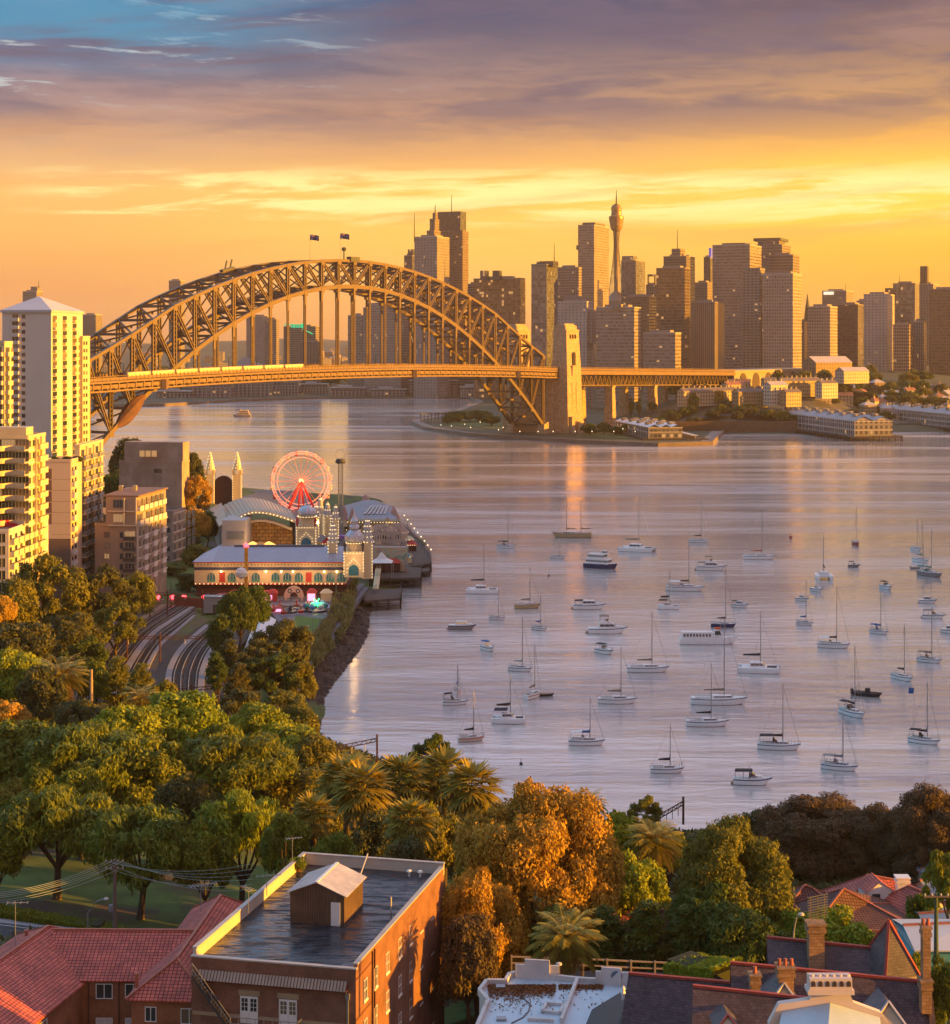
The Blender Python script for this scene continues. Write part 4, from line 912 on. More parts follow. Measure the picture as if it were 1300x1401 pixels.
# cove buildings seen under the deck
QW = facade('terminal_wall',(.36,.30,.28),(.06,.06,.07),5,4,.7,.55,.12); QR = pm('terminal_roof',(.45,.41,.40),.6,.1,.05)
quay = [(215,262,548,536,2360,'low dark quay shed at the far left of the cove'),(262,318,545,524,2370,'long quay building with many windows left of the ship terminal'),(318,372,541,520,2420,'cream terminal building with columns on the cove quay'),(372,410,540,522,2480,'tall quay block right of the cream terminal'),
        (410,448,541,526,2520,'pale low block at the inner corner of the cove'),(452,500,544,531,2440,'dark ferry hall left of the ferry wharves'),(508,556,544,533,2430,'ferry wharf with pale roof in the middle of the cove'),(560,626,541,521,2440,'white elevated station hall above the ferry wharves'),(630,660,548,530,2380,'dark wharf building at the right end of the cove')]
for x0,x1,yb,yt,Y,lb_ in quay:
    o = thing('quay_building',lb_,'building',(XX((x0+x1)/2,Y),Y,2.4)); w = (x1-x0)*Y/F; zt_ = ZZ(yt,Y)
    MB().box(XX(x0,Y),XX(x1,Y),Y,Y+22,2,zt_).build('wall',QW,o)
    MB().box(XX(x0,Y)-1,XX(x1,Y)+1,Y-1.5,Y+23,zt_+.003,zt_+1.2).box(XX(x0,Y)+w*.2,XX(x0,Y)+w*.6,Y+5,Y+15,zt_+1.2,zt_+4).build('roof',QR,o)
    m_ = MB()
    for j in range(9): m_.box(XX(x0,Y)+w*(j+.3)/9,XX(x0,Y)+w*(j+.3)/9+.9,Y-1.3,Y-.2,2,zt_*.75)
    m_.build('colonnade',PALE,o)
# opera-like white pavilion, sunlit gold put in the wall colour, above the deck line
pv = thing('roof_pavilion','gold lit low pavilion with dark hipped roof seen above the bridge deck','building',(XX(338,2500),2500,20))
a = 2500; MB().box(XX(322,a),XX(360,a),a,a+25,10,ZZ(503,a)).build('wall',pm('sunlit_yellow_wall',(.6,.42,.18),.7,.1,.05),pv)
MB().hexa([(XX(314,a),a-6,ZZ(503,a)),(XX(364,a),a-6,ZZ(503,a)),(XX(364,a),a+30,ZZ(503,a)),(XX(314,a),a+30,ZZ(503,a))],[(XX(332,a),a+10,ZZ(489,a)),(XX(336,a),a+10,ZZ(489,a)),(XX(336,a),a+14,ZZ(489,a)),(XX(332,a),a+14,ZZ(489,a))]).build('roof',ROOFG,pv)
# finger wharves
WSH = facade('wharf_shed_wall',(.44,.39,.36),(.07,.06,.06),4.2,4.2,.5,.62,.04); WRF = pm('wharf_roof',(.28,.27,.29),.6,.12,.06); PILE = pm('timber_piles',(.055,.042,.035),.95,.3,.3)
def wharf(label,f0,f1,width,length,zeave,ridge=2,cat='wharf',wall=None,roofm=None,apron=6,ridges=2):
    """f0,f1: front corners left/right of the water end (world xy); extends back perpendicular"""
    f0,f1 = Vector(f0),Vector(f1); u = (f1-f0).normalized(); b = Vector((-u.y,u.x)); o = thing('finger_wharf',label,cat,(*((f0+f1)/2),0))
    W = (f1-f0).length
    def q(s,t,z): p = f0+u*s+b*t; return Vector((p.x,p.y,z))
    MB().hexa([q(-apron,-apron,2.6),q(W+apron,-apron,2.6),q(W+apron,length,2.6),q(-apron,length,2.6)],[q(-apron,-apron,3.4),q(W+apron,-apron,3.4),q(W+apron,length,3.4),q(-apron,length,3.4)]).build('deck',PILE,o)
    pm_ = MB()
    for s in np.arange(-apron+.4,W+apron,2.6): pm_.tube([q(s,-apron+.3,-2),q(s,-apron+.3,3.9)],.32,5)
    for t in np.arange(-apron,min(length,240),4): pm_.tube([q(-apron+.3,t,-2),q(-apron+.3,t,3.9)],.32,5); pm_.tube([q(W+apron-.3,t,-2),q(W+apron-.3,t,3.9)],.32,5)
    pm_.build('piles',PILE,o)
    MB().hexa([q(0,0,3.4),q(W,0,3.4),q(W,length,3.4),q(0,length,3.4)],[q(0,0,zeave),q(W,0,zeave),q(W,length,zeave),q(0,length,zeave)]).build('shed_wall',wall or WSH,o)
    tr = MB()
    for z in (8.2,zeave-.4):
        tr.beam(q(-.15,-.15,z),q(W+.15,-.15,z),.35,.5); tr.beam(q(-.15,0,z),q(-.15,length,z),.35,.5); tr.beam(q(W+.15,0,z),q(W+.15,length,z),.35,.5)
    for t in np.arange(0,length,8.4): tr.beam(q(-.12,t,3.4),q(-.12,t,zeave),.3,.5)
    tr.build('timber_framing',pm('pale_wharf_trim',(.55,.50,.46),.7,.1,.1) if 'pale_wharf_trim' not in bpy.data.materials else bpy.data.materials['pale_wharf_trim'],o)
    r = MB()
    for k in range(ridges):
        s0,s1 = W*k/ridges-.6*(k == 0),W*(k+1)/ridges+.6*(k == ridges-1); sm = (s0+s1)/2; zr = zeave+(s1-s0)*.22
        r.poly([q(s0,-1,zeave),q(sm,-1,zr),q(sm,length,zr),q(s0,length,zeave)][::-1]).poly([q(sm,-1,zr),q(s1,-1,zeave),q(s1,length,zeave),q(sm,length,zr)][::-1])
        r.poly([q(s0+.6,-.05,zeave-.01),q(s1-.6,-.05,zeave-.01),q(sm,-.05,zr-.2)],1)
        for t in np.arange(14,length-6,26): r.hexa([q(sm-2.2,t,zr-.8),q(sm+2.2,t,zr-.8),q(sm+2.2,t+7,zr-.8),q(sm-2.2,t+7,zr-.8)],[q(sm-2,t,zr+1.4),q(sm+2,t,zr+1.4),q(sm+2,t+7,zr+1.4),q(sm-2,t+7,zr+1.4)],1)
    r.build('roof',[roofm or WRF,wall or WSH],o); return o
c0,c1 = G(1170,603,0),G(1228,603,0); uu = Vector((.985,.17)); L0 = Vector((c0.x,c0.y))
wharf('long grey finger wharf pointing at the harbour with end gables and piles',(L0.x,L0.y),(L0.x+31*uu.x,L0.y+31*uu.y),31,235,15.5)
wharf('second finger wharf behind, cut by the right edge',(418,1462),(449,1467),32,330,15)
c4 = G(888,606,0); PW = facade('glassy_shed',(.40,.34,.31),(.10,.10,.11),3.2,3.6,.78,.7,.12)
wharf('shed wharf with white folded roofs left of the small inlet',(c4.x,c4.y),(c4.x+26,c4.y+4),26,110,12,wall=PW,roofm=pm('white_folded_roof',(.74,.70,.68),.55,.06,.1),ridges=3)
pt2 = thing('jetty','low timber jetty with lit canopy right of the white roofed shed wharf','jetty',G(965,605,0)); g0 = G(940,607,0)
MB().hexa([(g0.x,g0.y,2),(g0.x+18,g0.y+10,2),(g0.x+10,g0.y+100,2),(g0.x-8,g0.y+90,2)],[(g0.x,g0.y,2.8),(g0.x+18,g0.y+10,2.8),(g0.x+10,g0.y+100,2.8),(g0.x-8,g0.y+90,2.8)]).build('deck',PILE,pt2)
m_ = MB()
for k in range(14): m_.tube([(g0.x+18-k*.55,g0.y+10+k*6.5,-2),(g0.x+18-k*.55,g0.y+10+k*6.5,3.6)],.4,5); m_.tube([(g0.x+18*k/14,g0.y+10*k/14,-2),(g0.x+18*k/14,g0.y+10*k/14,3.6)],.35,5)
m_.build('piles',PILE,pt2); MB().beam((g0.x+8,g0.y+14,5.4),(g0.x+2,g0.y+80,5.4),5,.5).beam((g0.x+8,g0.y+14,4),(g0.x+2,g0.y+80,4),.4,3).build('canopy',PALE,pt2)
# terraces and warehouses on the near slope
TW_ = [facade('terrace_cream',(.62,.48,.30),(.06,.05,.05),3.2,3.2,.36,.5,.05),facade('terrace_yellow',(.66,.5,.26),(.06,.05,.05),2.8,3.3,.4,.5,.05),facade('terrace_white',(.7,.62,.5),(.06,.05,.05),3.0,3.2,.4,.5,.05),facade('warehouse_brick',(.30,.19,.12),(.05,.04,.04),4,4,.3,.5,.03)]
TR_ = [pm('terrace_slate',(.16,.13,.12),.8,.2,.1),pm('terrace_tile',(.30,.13,.07),.8,.2,.1),pm('tin_roof',(.4,.37,.36),.5,.1,.1)]
terr = [(968,546,1560,62,9,7.5,0,0,10,'long sunlit terrace row with a line of chimneys nearest the bridge'),(1026,548,1545,34,9,8,1,0,6,'sunlit terrace row behind the small inlet trees'),(1061,545,1540,20,10,12,2,2,3,'tall cream terrace block with bright west wall'),(1093,534,1610,48,9,9,1,0,8,'upper sunlit terrace row climbing the slope'),
        (1082,547,1535,18,8,7,1,0,3,'short lit terrace right of the tall cream block'),(1131,536,1600,20,9,8,2,0,3,'white terrace pair right of the upper row'),(1132,514,1830,52,20,14,3,2,0,'long brown warehouse with gold west end above the terraces'),(1166,516,1700,34,12,6,2,2,0,'low shed with pale red walls below the wooded hill'),
        (1004,538,1600,22,9,8,0,1,3,'cream house pair between the long terrace and the inlet row')]
for px,py,Y,w,d,h,wm,rm,ch,lb_ in terr:
    z = ZZ(py,Y)-2; house(lb_,Vector((XX(px,Y),Y,z)),w,d,h+2,TH-.01,TW_[wm],TR_[rm],None,'gable','terrace_row','terrace',ch)
for k in range(60):
    px = r9.uniform(1000,1310) if k < 20 else r9.uniform(1120,1310); Y = r9.uniform(1620,1800); x = XX(px,Y); z = far_ground(x,Y)
    house('small hazy cottage on the slope behind the wharves',Vector((x,Y,z)),r9.uniform(9,17),r9.uniform(8,11),r9.uniform(5,9),r9.uniform(-.2,.8),TW_[k % 4],TR_[k % 3],'cottages behind the wharves',('gable','hip')[k % 2],'cottage','house',1)
# promenade lamps along the point
LW = emit('cool_white_lamp',(1,.8,.5),.8)
lamp0 = None
for k in range(18):
    px = 598+k*16+r9.uniform(-6,6); py = 590+min(px-600,110)*.09-r9.choice((0,0,4,9))
    p = G(min(px,878),min(py,600),2.5)
    o = thing('street_lamp','tiny lit lamp on the promenade of the point','street lamp',p,'promenade lamps on the point')
    if lamp0 is None:
        a_ = MB().tube([(0,0,0),(0,0,5)],[.12,.08],5).build('post',DARK,o,local=True); b_ = MB().lathe((0,0,5),[(.05,0),(.3,.3),(.3,.6),(.05,.95)],8).build('lamp',LW,o,local=True); lamp0 = o
    else:
        for ch in list(lamp0.children): dup(ch,o)
gp = thing('pergola','row of dark timber frames on the tip of the point','pergola',G(583,580,2.5)); p0 = G(576,578,2.5)
m_ = MB()
for k in range(4): m_.beam(p0+Vector((k*6.5,4*k,0)),p0+Vector((k*6.5,4*k,8)),.7); m_.beam(p0+Vector((k*6.5+3,4*k+2,0)),p0+Vector((k*6.5+3,4*k+2,8)),.7); m_.beam(p0+Vector((k*6.5-1,4*k-.5,8)),p0+Vector((k*6.5+4,4*k+2.5,8)),.9)
m_.build('timber_frame',DARK,gp)
# ------------------------------------------------------------------ near land: one height field
CP = [  # x, y, height
 # shoreline of the bay
 (-31,354,0),(-34,388,0),(-32,423,0),(-31,491,0),(-32,533,0),(-29,338,0),(-12,312,0),(10,285,0),(50,272,0),(92,286,0),(116,330,0),(156,450,0),(215,600,0),(275,800,0),(312,940,0),(86,315,-3),(105,360,-3),(118,410,-3),(130,450,-3),(142,500,-3),(158,550,-3),(172,600,-3),(186,650,-3),(214,750,-3),(240,850,-3),(262,920,-3),
 (-26,360,-3),(-24,430,-3),(-24,500,-3),(-10,330,-3),(20,305,-3),(60,295,-3),(95,310,-3),(60,400,-3),(100,500,-3),(130,650,-3),(160,800,-3),(20,500,-3),(40,700,-3),(60,900,-3),(-10,600,-3),(-20,760,-3),(-30,900,-3),(240,960,-3),
 (-40,560,2.6),(-45,660,2.6),(-62,760,2.6),(-76,860,2.6),(-120,900,2.6),(-200,935,2.6),(-300,955,2.6),(-100,930,-3),(-200,985,-3),(-300,1005,-3),
 (-41,390,4),(-39,440,3.4),(-38,500,3.0),(-36,360,3),(-60,440,3.9),(-50,480,3.0),(-64,490,3.2),(-60,520,3.2),(-85,520,3.2),(-60,640,3),(-95,640,3),(-90,760,3),(-120,820,4),
 (-75,480,5),(-90,440,5),(-60,400,5),(-75,360,5),(-100,400,5),(-48,350,5),(-95,470,5),(-108,460,5.4),(-90,340,6),(-60,330,6),
 (-125,450,14),(-140,420,20),(-122,380,13),(-135,330,20),(-170,400,28),(-200,450,30),(-118,520,10),(-140,560,14),(-200,600,28),(-118,640,8),(-150,700,16),(-220,750,30),(-300,700,35),(-300,850,25),(-300,450,40),(-200,300,34),
 (-47,197,12.5),(-70,200,14),(-33,230,10),(-20,215,8),(-60,260,9),(-100,260,18),(-60,172,14.5),(-82,172,14.5),(-95,180,15),(-40,172,14),(-30,300,6),(0,262,4),(-130,200,22),
 (-40,150,11),(-28,150,10),(-60,140,13),(-80,120,16),(-12,155,9),(-12,140,9),(-12,175,8),(8,163,16.8),(35,163,17.2),(62,163,17),(30,150,18.5),(12,181,9),(50,186,9),(35,200,7),(60,210,6.5),(2,190,8),(0,230,5.5),(40,240,4),(30,110,25),(55,112,25),(8,112,23),(-30,100,13),(82,180,13),(92,230,8),(90,260,4),(30,135,21),(10,145,19),
 (190,690,-3),(206,705,-3),(174,640,-3),(222,745,-3),(215,690,-2),(-26,450,-2.5),(-26,472,-2.5),(-26,505,-2.5),
 # western ridge, out of view on the right, raised to shade the bay
 (125,200,23),(150,260,23),(175,330,27),(215,430,64),(245,520,67),(285,650,65),(335,800,56),(360,900,38),(375,960,8),(420,985,-2),(165,150,25),(190,90,26),(250,250,27),(320,450,50),(400,700,55),(420,880,34),(300,330,32),(420,500,45),(120,120,22),
]
cp = np.array(CP,float)
def _ker(a,b): return np.sqrt(((a[:,None,:2]-b[None,:,:2])**2).sum(-1)+9.0)
_W = np.linalg.solve(_ker(cp,cp)+np.eye(len(cp))*.6,cp[:,2]-cp[:,2].mean())
def hts(xy): return np.clip(_ker(np.asarray(xy,float),cp) @ _W+cp[:,2].mean(),-3.5,75)
def ht(x,y): return float(hts([(x,y)])[0])
gx = np.arange(-340,431,5.0); gy = np.arange(60,1011,5.0)
GX,GY = np.meshgrid(gx,gy); GZ = hts(np.stack([GX.ravel(),GY.ravel()],1))
nx,ny = len(gx),len(gy); ii = np.arange(nx*ny).reshape(ny,nx)
Q = np.stack([ii[:-1,:-1],ii[:-1,1:],ii[1:,1:],ii[1:,:-1]],-1).reshape(-1,4)
GRD = pm('park_ground',(.075,.115,.022),.95,.35,.25,bump=.3,c2=(.075,.052,.032),cover=.56)
gme = mesh_np('terrain',np.stack([GX.ravel(),GY.ravel(),GZ],1),Q,[GRD]); gme.polygons.foreach_set('use_smooth',np.ones(len(Q),bool))
go = bpy.data.objects.new('terrain',gme); col.objects.link(go); tag(go,kind='structure')
def drape(name,px_pts,z,half,mat,off=.06,n=40,ends=None):
    """strip laid on the ground following photo points at height z"""
    pts = [G(x,y,z) for x,y in px_pts]; out = []
    for k in range(n+1):
        f = k/n*(len(pts)-1); i = min(int(f),len(pts)-2); t = f-i
        p0,p1,p2,p3 = pts[max(i-1,0)],pts[i],pts[i+1],pts[min(i+2,len(pts)-1)]
        out.append(.5*((2*p1)+(p2-p0)*t+(2*p0-5*p1+4*p2-p3)*t*t+(3*p1-p0-3*p2+p3)*t**3))
    return out
def ribbon(mb,pts,s0,s1,dz0,dz1=None,follow=False):
    dz1 = dz0 if dz1 is None else dz1; prev = None
    for k,p in enumerate(pts):
        d = (pts[min(k+1,len(pts)-1)]-pts[max(k-1,0)]); nrm = Vector((d.y,-d.x,0)).normalized()
        a,b = p+nrm*s0,p+nrm*s1; a.z += dz0; b.z += dz1
        if prev: mb.poly([prev[0],prev[1],b,a])
        prev = (a,b)
# ------------------------------------------------------------------ rail yard
BAL = pm('ballast',(.060,.050,.045),.95,.35,1.2,bump=.5); RAIL = pm('rail_steel',(.30,.25,.22),.4,.2,1,metal=.6); SLEEP = pm('sleepers',(.085,.07,.06),.9,.3,1)
PATHM = pm('pale_walkway',(.24,.215,.22),.8,.15,.5); PATHB = pm('brown_walkway',(.20,.15,.11),.9,.2,.5)
zy = 5.5
S = [[(96,960),(124,918),(162,872),(200,844),(226,828)],[(152,960),(180,905),(208,869),(236,849),(264,831)],[(184,960),(205,907),(221,882),(244,862),(266,843)],
     [(232,985),(230,940),(234,913),(251,885),(284,856)],[(274,985),(275,940),(279,913),(292,887),(318,862)]]
C = [drape('',s,zy,0,None) for s in S]
yard = MB()
rim_l = [p+Vector((-9,0,0)) for p in C[0]]; allc = [rim_l]+C+[[p+Vector((6,0,0)) for p in C[4]]]
for a,b in zip(allc[:-1],allc[1:]):
    for k in range(len(a)-1): yard.poly([a[k],b[k],b[k+1],a[k+1]])
tag(yard.build('ballast',BAL,origin=(0,0,0)),kind='structure')
for k,(i,w,mt) in enumerate(((0,.9,PATHB),(1,.75,PATHM),(2,.45,PATHM),(3,.65,PATHM),(4,.65,PATHM))):
    m_ = MB(); ribbon(m_,C[i],-w,w,.28); ribbon(m_,C[i],-w,-w-.02,.28,-.2); ribbon(m_,C[i],w+.02,w,-.2,.28)
    tag(m_.build('walkway',mt,origin=(0,0,0)),kind='structure')
def between(a,b,f): return [p.lerp(q,f) for p,q in zip(C[a],C[b])]
TRL = ['railway track nearest the wooded embankment','railway track second from the wooded embankment','railway track between the two pale walkways','outer railway track beside the white curved walkway','railway track in the curved siding under the trees']
for (a,b,f),tl in zip(((0,1,.28),(0,1,.72),(1,2,.5),(3,4,.27),(3,4,.73)),TRL):
    cl = between(a,b,f); t = thing('railway_track','curving '+tl,'railway track',cl[0],'tracks in the rail yard')
    for s in (-1,1):
        m_ = MB(); ribbon(m_,cl,s*.75-.07,s*.75+.07,.30); ribbon(m_,cl,s*.75-.07,s*.75-.071,.30,.1); ribbon(m_,cl,s*.75+.071,s*.75+.07,.1,.30); m_.build('rail',RAIL,t)
    m_ = MB(); ln = sum((q-p).length for p,q in zip(cl[:-1],cl[1:])); nsl = int(ln/.75)
    for j in range(nsl):
        fz = j/nsl*(len(cl)-1); i0 = int(fz); p = cl[i0].lerp(cl[i0+1],fz-i0); d = (cl[i0+1]-cl[i0]).normalized(); nr = Vector((d.y,-d.x,0))
        m_.beam(p-nr*1.25+Vector((0,0,.09)),p+nr*1.25+Vector((0,0,.09)),.24,.14)
    m_.build('sleepers',SLEEP,t)
for pl,lb in (([(268,838),(240,868),(236,880),(252,872),(287,848)],0),([(118,902),(150,866),(190,842),(196,838),(160,862),(128,908)],1)):
    m_ = MB(); m_.poly([G(x,y,zy+.12) for x,y in pl]); tag(m_.build('grass',pm('yard_grass',(.075,.10,.022),.95,.35,.6,c2=(.10,.075,.04),cover=.5),origin=(0,0,0)),kind='structure')
def gantry(label,a,b,posts,zbase,Y=None,beam=.45):
    """a,b: photo ends of the top beam; posts: photo x list; base height zbase"""
    pa = P(*a,Y); pb = P(*b,Y); o = thing('overhead_gantry',label,'gantry',Vector(((pa.x+pb.x)/2,Y,zbase)),'overhead line gantries')
    m_ = MB(); m_.beam(pa+Vector((0,0,.28)),pb+Vector((0,0,.28)),.16,.14); m_.beam(pa-Vector((0,0,.28)),pb-Vector((0,0,.28)),.16,.14)
    n = 14
    for k in range(n): m_.beam(pa.lerp(pb,k/n)+Vector((0,0,.28 if k % 2 else -.28)),pa.lerp(pb,(k+1)/n)+Vector((0,0,-.28 if k % 2 else .28)),.1)
    m_.build('beam',RUST,o)
    for px in posts:
        f = (px-a[0])/(b[0]-a[0]); p = pa.lerp(pb,f); MB().beam((p.x,p.y,zbase),(p.x,p.y,p.z+.9),.38,.3).build('post',RUST,o)
    for f in (.2,.4,.6,.8):
        p = pa.lerp(pb,f); MB().tube([p-Vector((0,0,.3)),p-Vector((0,0,1.5))],.07,5).build('insulator',PALE,o)
    return o
gantry('thin rusty gantry spanning the yard just behind the red lamps',(165,812.5),(312,812.5),(166,229,277),5,458)
gantry('long rusty gantry across the tracks in front of the embankment',(98,873),(292,872),(112,174,219),5,392)
gantry('lower rusty gantry over the curved siding near the pale post',(233,945),(326,938),(262,299,325),5.5,345)
gantry('single arm gantry standing in front of the water',(428,1030),(517,1012),(447,516),4,296)
o = gantry('rusty angled gantry rising above the bushes at the water edge',(896,1121),(936,1098),(935,),5,262)
for i,(px,lb) in enumerate(((185,'slim rusty line pole left of the pale walkway'),(205,'slim rusty line pole beside the first track'),(234,'tall line pole in the middle of the yard'))):
    p = G(px,(868,848,835)[i],5.2); _lp = MB().tube([p,p+Vector((0,0,7.5))],[.16,.12],6).build('line_pole',RUST); tag(_lp,lb,'pole','line poles in the yard')
for i,px in enumerate((216,236,252,279)):
    p = G(px,826,5.3); o = thing('buffer_stop',('leftmost','second','third','rightmost')[i]+' of the four buffer stops with round red lamps at the track ends','buffer stop',p,'buffer stops with red lamps')
    MB().box(p.x-1.5,p.x+1.5,p.y,p.y+.5,p.z+.5,p.z+1.1).box(p.x-1.1,p.x-.8,p.y,p.y+2,p.z,p.z+1).box(p.x+.8,p.x+1.1,p.y,p.y+2,p.z,p.z+1).build('buffer_beam',CONC,o)
    MB().tube([(p.x,p.y-.1,p.z+1.9),(p.x,p.y-.35,p.z+1.9)],.62,12).build('lamp',REDL,o); MB().tube([(p.x,p.y+.1,p.z),(p.x,p.y+.1,p.z+2.2)],.1,6).build('post',DARK,o)
wl = MB(); a,b = P(238,805,478),P(300,812,470)
wl.beam((a.x,a.y,6.6),(b.x,b.y,6.6),.3,2.6); tag(wl.build('yard_wall',pm('red_brown_boards',(.20,.06,.04),.85,.3,.4)),'low red brown board wall closing the yard behind the buffer stops','wall')
hut = thing('relay_hut','small grey steel relay hut at the right end of the yard wall','hut',G(294,838,5))
p = G(294,838,5); MB().box(p.x-3,p.x+3,p.y,p.y+4,4.8,9).build('wall',pm('grey_hut_steel',(.30,.30,.32),.6,.12,.4),hut); MB().box(p.x-3.2,p.x+3.2,p.y-.2,p.y+4.2,9.003,9.25).build('roof',GREYM,hut); MB().box(p.x-.5,p.x+.5,p.y-.06,p.y,4.9,7).build('door',DARK,hut)
# ------------------------------------------------------------------ apartment blocks of the left shore
def window_mesh(w,h,fm=WHITE,div=1,depth=.08):
    b = MB(); t = .07
    b.box(0,w,-.02,.05,0,h,1)
    for x in [0,w-t]+[w*k/(div+1)-t/2 for k in range(1,div+1)]: b.box(x,x+t,-depth,-.021,0,h)
    for z in (0,h-t): b.box(t,w-t,-depth-.002,-.021,z,z+t)
    return b
def mesh_of(mb,name,mats):
    o = mb.build(name,mats,local=True); m = o.data; bpy.data.objects.remove(o); return m
def put(parent,name,me,x,y,z,ang):
    o = bpy.data.objects.new(name,me); col.objects.link(o); o.parent = parent; g = ORG[parent.name]
    o.location = (x-g.x,y-g.y,z-g.z); o.rotation_euler = (0,0,ang); return o
def balcony_mesh(w,d=1.5,h=1.05,m=(0,1),slab=.28):
    b = MB(); b.box(0,w,-d,.1,0,slab,0); b.box(0,w,-d,-d+.08,slab+.003,slab+h,1); b.box(0,.08,-d+.081,0,slab+.003,slab+h,1); b.box(w-.08,w,-d+.081,0,slab+.003,slab+h,1)
    b.box(-.02,w+.02,-d-.03,-d+.11,slab+h+.002,slab+h+.09,0); return b
RGLASS = pm('rail_glass',(.22,.24,.27),.15,.1,.5); REDA = pm('red_awning',(.55,.02,.03),.7,.1)
class Face:
    """a vertical wall plane: origin at one lower corner, going along angle ang (outside is to the right-hand side, -y)"""
    def __init__(s,o,x,y,ang): s.o = o; s.x = x; s.y = y; s.a = ang
    def put(s,name,me,u,z,out=0.0):
        c,sn = cos(s.a),sin(s.a); return put(s.o,name,me,s.x+c*u+sn*out,s.y+sn*u-c*out,z,s.a)
    def strip(s,mb,u0,u1,z0,z1,out,m=0,back=0.0):
        c,sn = cos(s.a),sin(s.a)
        q = [(s.x+c*u+sn*e,s.y+sn*u-c*e) for u,e in ((u0,out),(u1,out),(u1,back),(u0,back))]
        mb.prism(q,z0,z1,m)
def block(label,x0,xm,x1,yt,yb,Y,th,mat,name='apartment_block',cat='apartments',roofm=None,parapet=True,zb_=None):
    z1 = ZZ(yt,Y); z0 = zb_ if zb_ is not None else ZZ(yb,Y)-6
    o = thing(name,label,cat,(XX(xm,Y),Y,z0)); b = MB(); r = box_at(b,x0,xm,x1,z0,z1,Y,th,dep=30); b.build('wall',mat,o)
    if parapet:
        pr = MB()
        for k in range(4): pr.beam(r[k]+Vector((0,0,.35)),r[(k+1) % 4]+Vector((0,0,.35)),.3,.8)
        pr.build('parapet',mat,o)
        MB().poly([(q.x,q.y,z1+.02) for q in r]).build('roof',roofm or pm('flat_roof',(.20,.16,.14),.9,.25,.2),o)
    p,pb,pab,pa = r; w1 = (p-pa).length; w2 = (pb-p).length
    front = Face(o,pa.x,pa.y,math.atan2(p.y-pa.y,p.x-pa.x)); right = Face(o,p.x,p.y,math.atan2(pb.y-p.y,pb.x-p.x))
    return o,front,right,w1,w2,z0,z1,r
WINW = mesh_of(window_mesh(1.7,1.6),'window',[WHITE,GLASS]); WIND = mesh_of(window_mesh(1.5,1.5,div=1),'window',[DARK,GLASS]); WINB = mesh_of(window_mesh(2.9,2.2,div=2),'window',[CREAM,GLASS])
WINV = mesh_of(window_mesh(3.4,2.3,div=3),'window',[GREYM,GLASS])
# A: tall cream tower with hipped roof
LIL = pm('pale_lilac_render',(.60,.55,.54),.8,.06,.1); YEL = pm('warm_cream_render',(.60,.50,.35),.8,.1,.2)
A,fr,rt,w1,w2,z0,z1,r = block('tall cream apartment tower with hipped roof beside the bridge end',3,70,113,424,640,700,.16,LIL,'apartment_tower',parapet=False)
nf = 20; fhh = (z1-z0-8)/nf; ba = mesh_of(balcony_mesh(4.6,1.3,.7),'balcony',[YEL,YEL]); wv2 = mesh_of(window_mesh(4.3,2.35,DARK,3),'window',[DARK,GLASS]); niche = mesh_of(window_mesh(2.6,2.0,div=1),'window',[LIL,GLASS]); bs = mesh_of(balcony_mesh(3.4,.9),'balcony',[LIL,LIL])
for k in range(nf):
    z = z1-3.6-k*fhh
    if z < z0: break
    fr.put('window',niche,4.2,z,.03); fr.put('balcony',bs,3.8,z-.9,.05)
    fr.put('window',WIND,8.3,z+.2,.03)
    for j in range(3):
        u = 1.2+j*(w2-2)/3
        rt.put('window',wv2,u+.2,z-.95,.03); rt.put('balcony',ba,u+.1,z-1.3,.05)
hp = MB(); c = (r[0]+r[1]+r[2]+r[3])/4
rr = [c+(q-c)*1.05 for q in r]; ap1 = c+(r[3]-r[0])*.08+Vector((0,0,6)); 
for k in range(4): hp.poly([rr[k],rr[(k+1) % 4],ap1])
hp.prism([(q.x,q.y) for q in rr],z1-1.0,z1-.02); hp.build('roof',pm('pale_blue_roof',(.44,.44,.50),.6,.1,.1),A)
# side wing of the tower
A2,fr,rt,w1,w2,z0,z1,r = block('narrow cream wing of tower tight behind the hipped roof tower',96,113,123,462,640,728,.16,YEL,'apartment_tower')
for k in range(15):
    for u in (.8,3.6): rt.put('window',WIND,u,z1-3-k*3.1,.03)
    fr.put('window',WIND,1.2,z1-3-k*3.1,.03)
# B: lit tower at the far left edge
Bt,fr,rt,w1,w2,z0,z1,r = block('gold lit balcony tower cut by the left edge above the curved balconies',-30,6,17,470,640,560,.18,YEL,'apartment_tower')
bb = mesh_of(balcony_mesh(3.6,1.2),'balcony',[YEL,YEL])
for k in range(11):
    z = z1-3.3-k*3.05
    for u in (.3,): rt.put('window',WINB,u+.4,z,.03); rt.put('balcony',bb,u,z-.8,.03)
    rt.put('window',WIND,5,z+.4,.03)
    fr.put('window',WINB,w1-3.6,z,.03); fr.put('balcony',bb,w1-4,z-.8,.03)
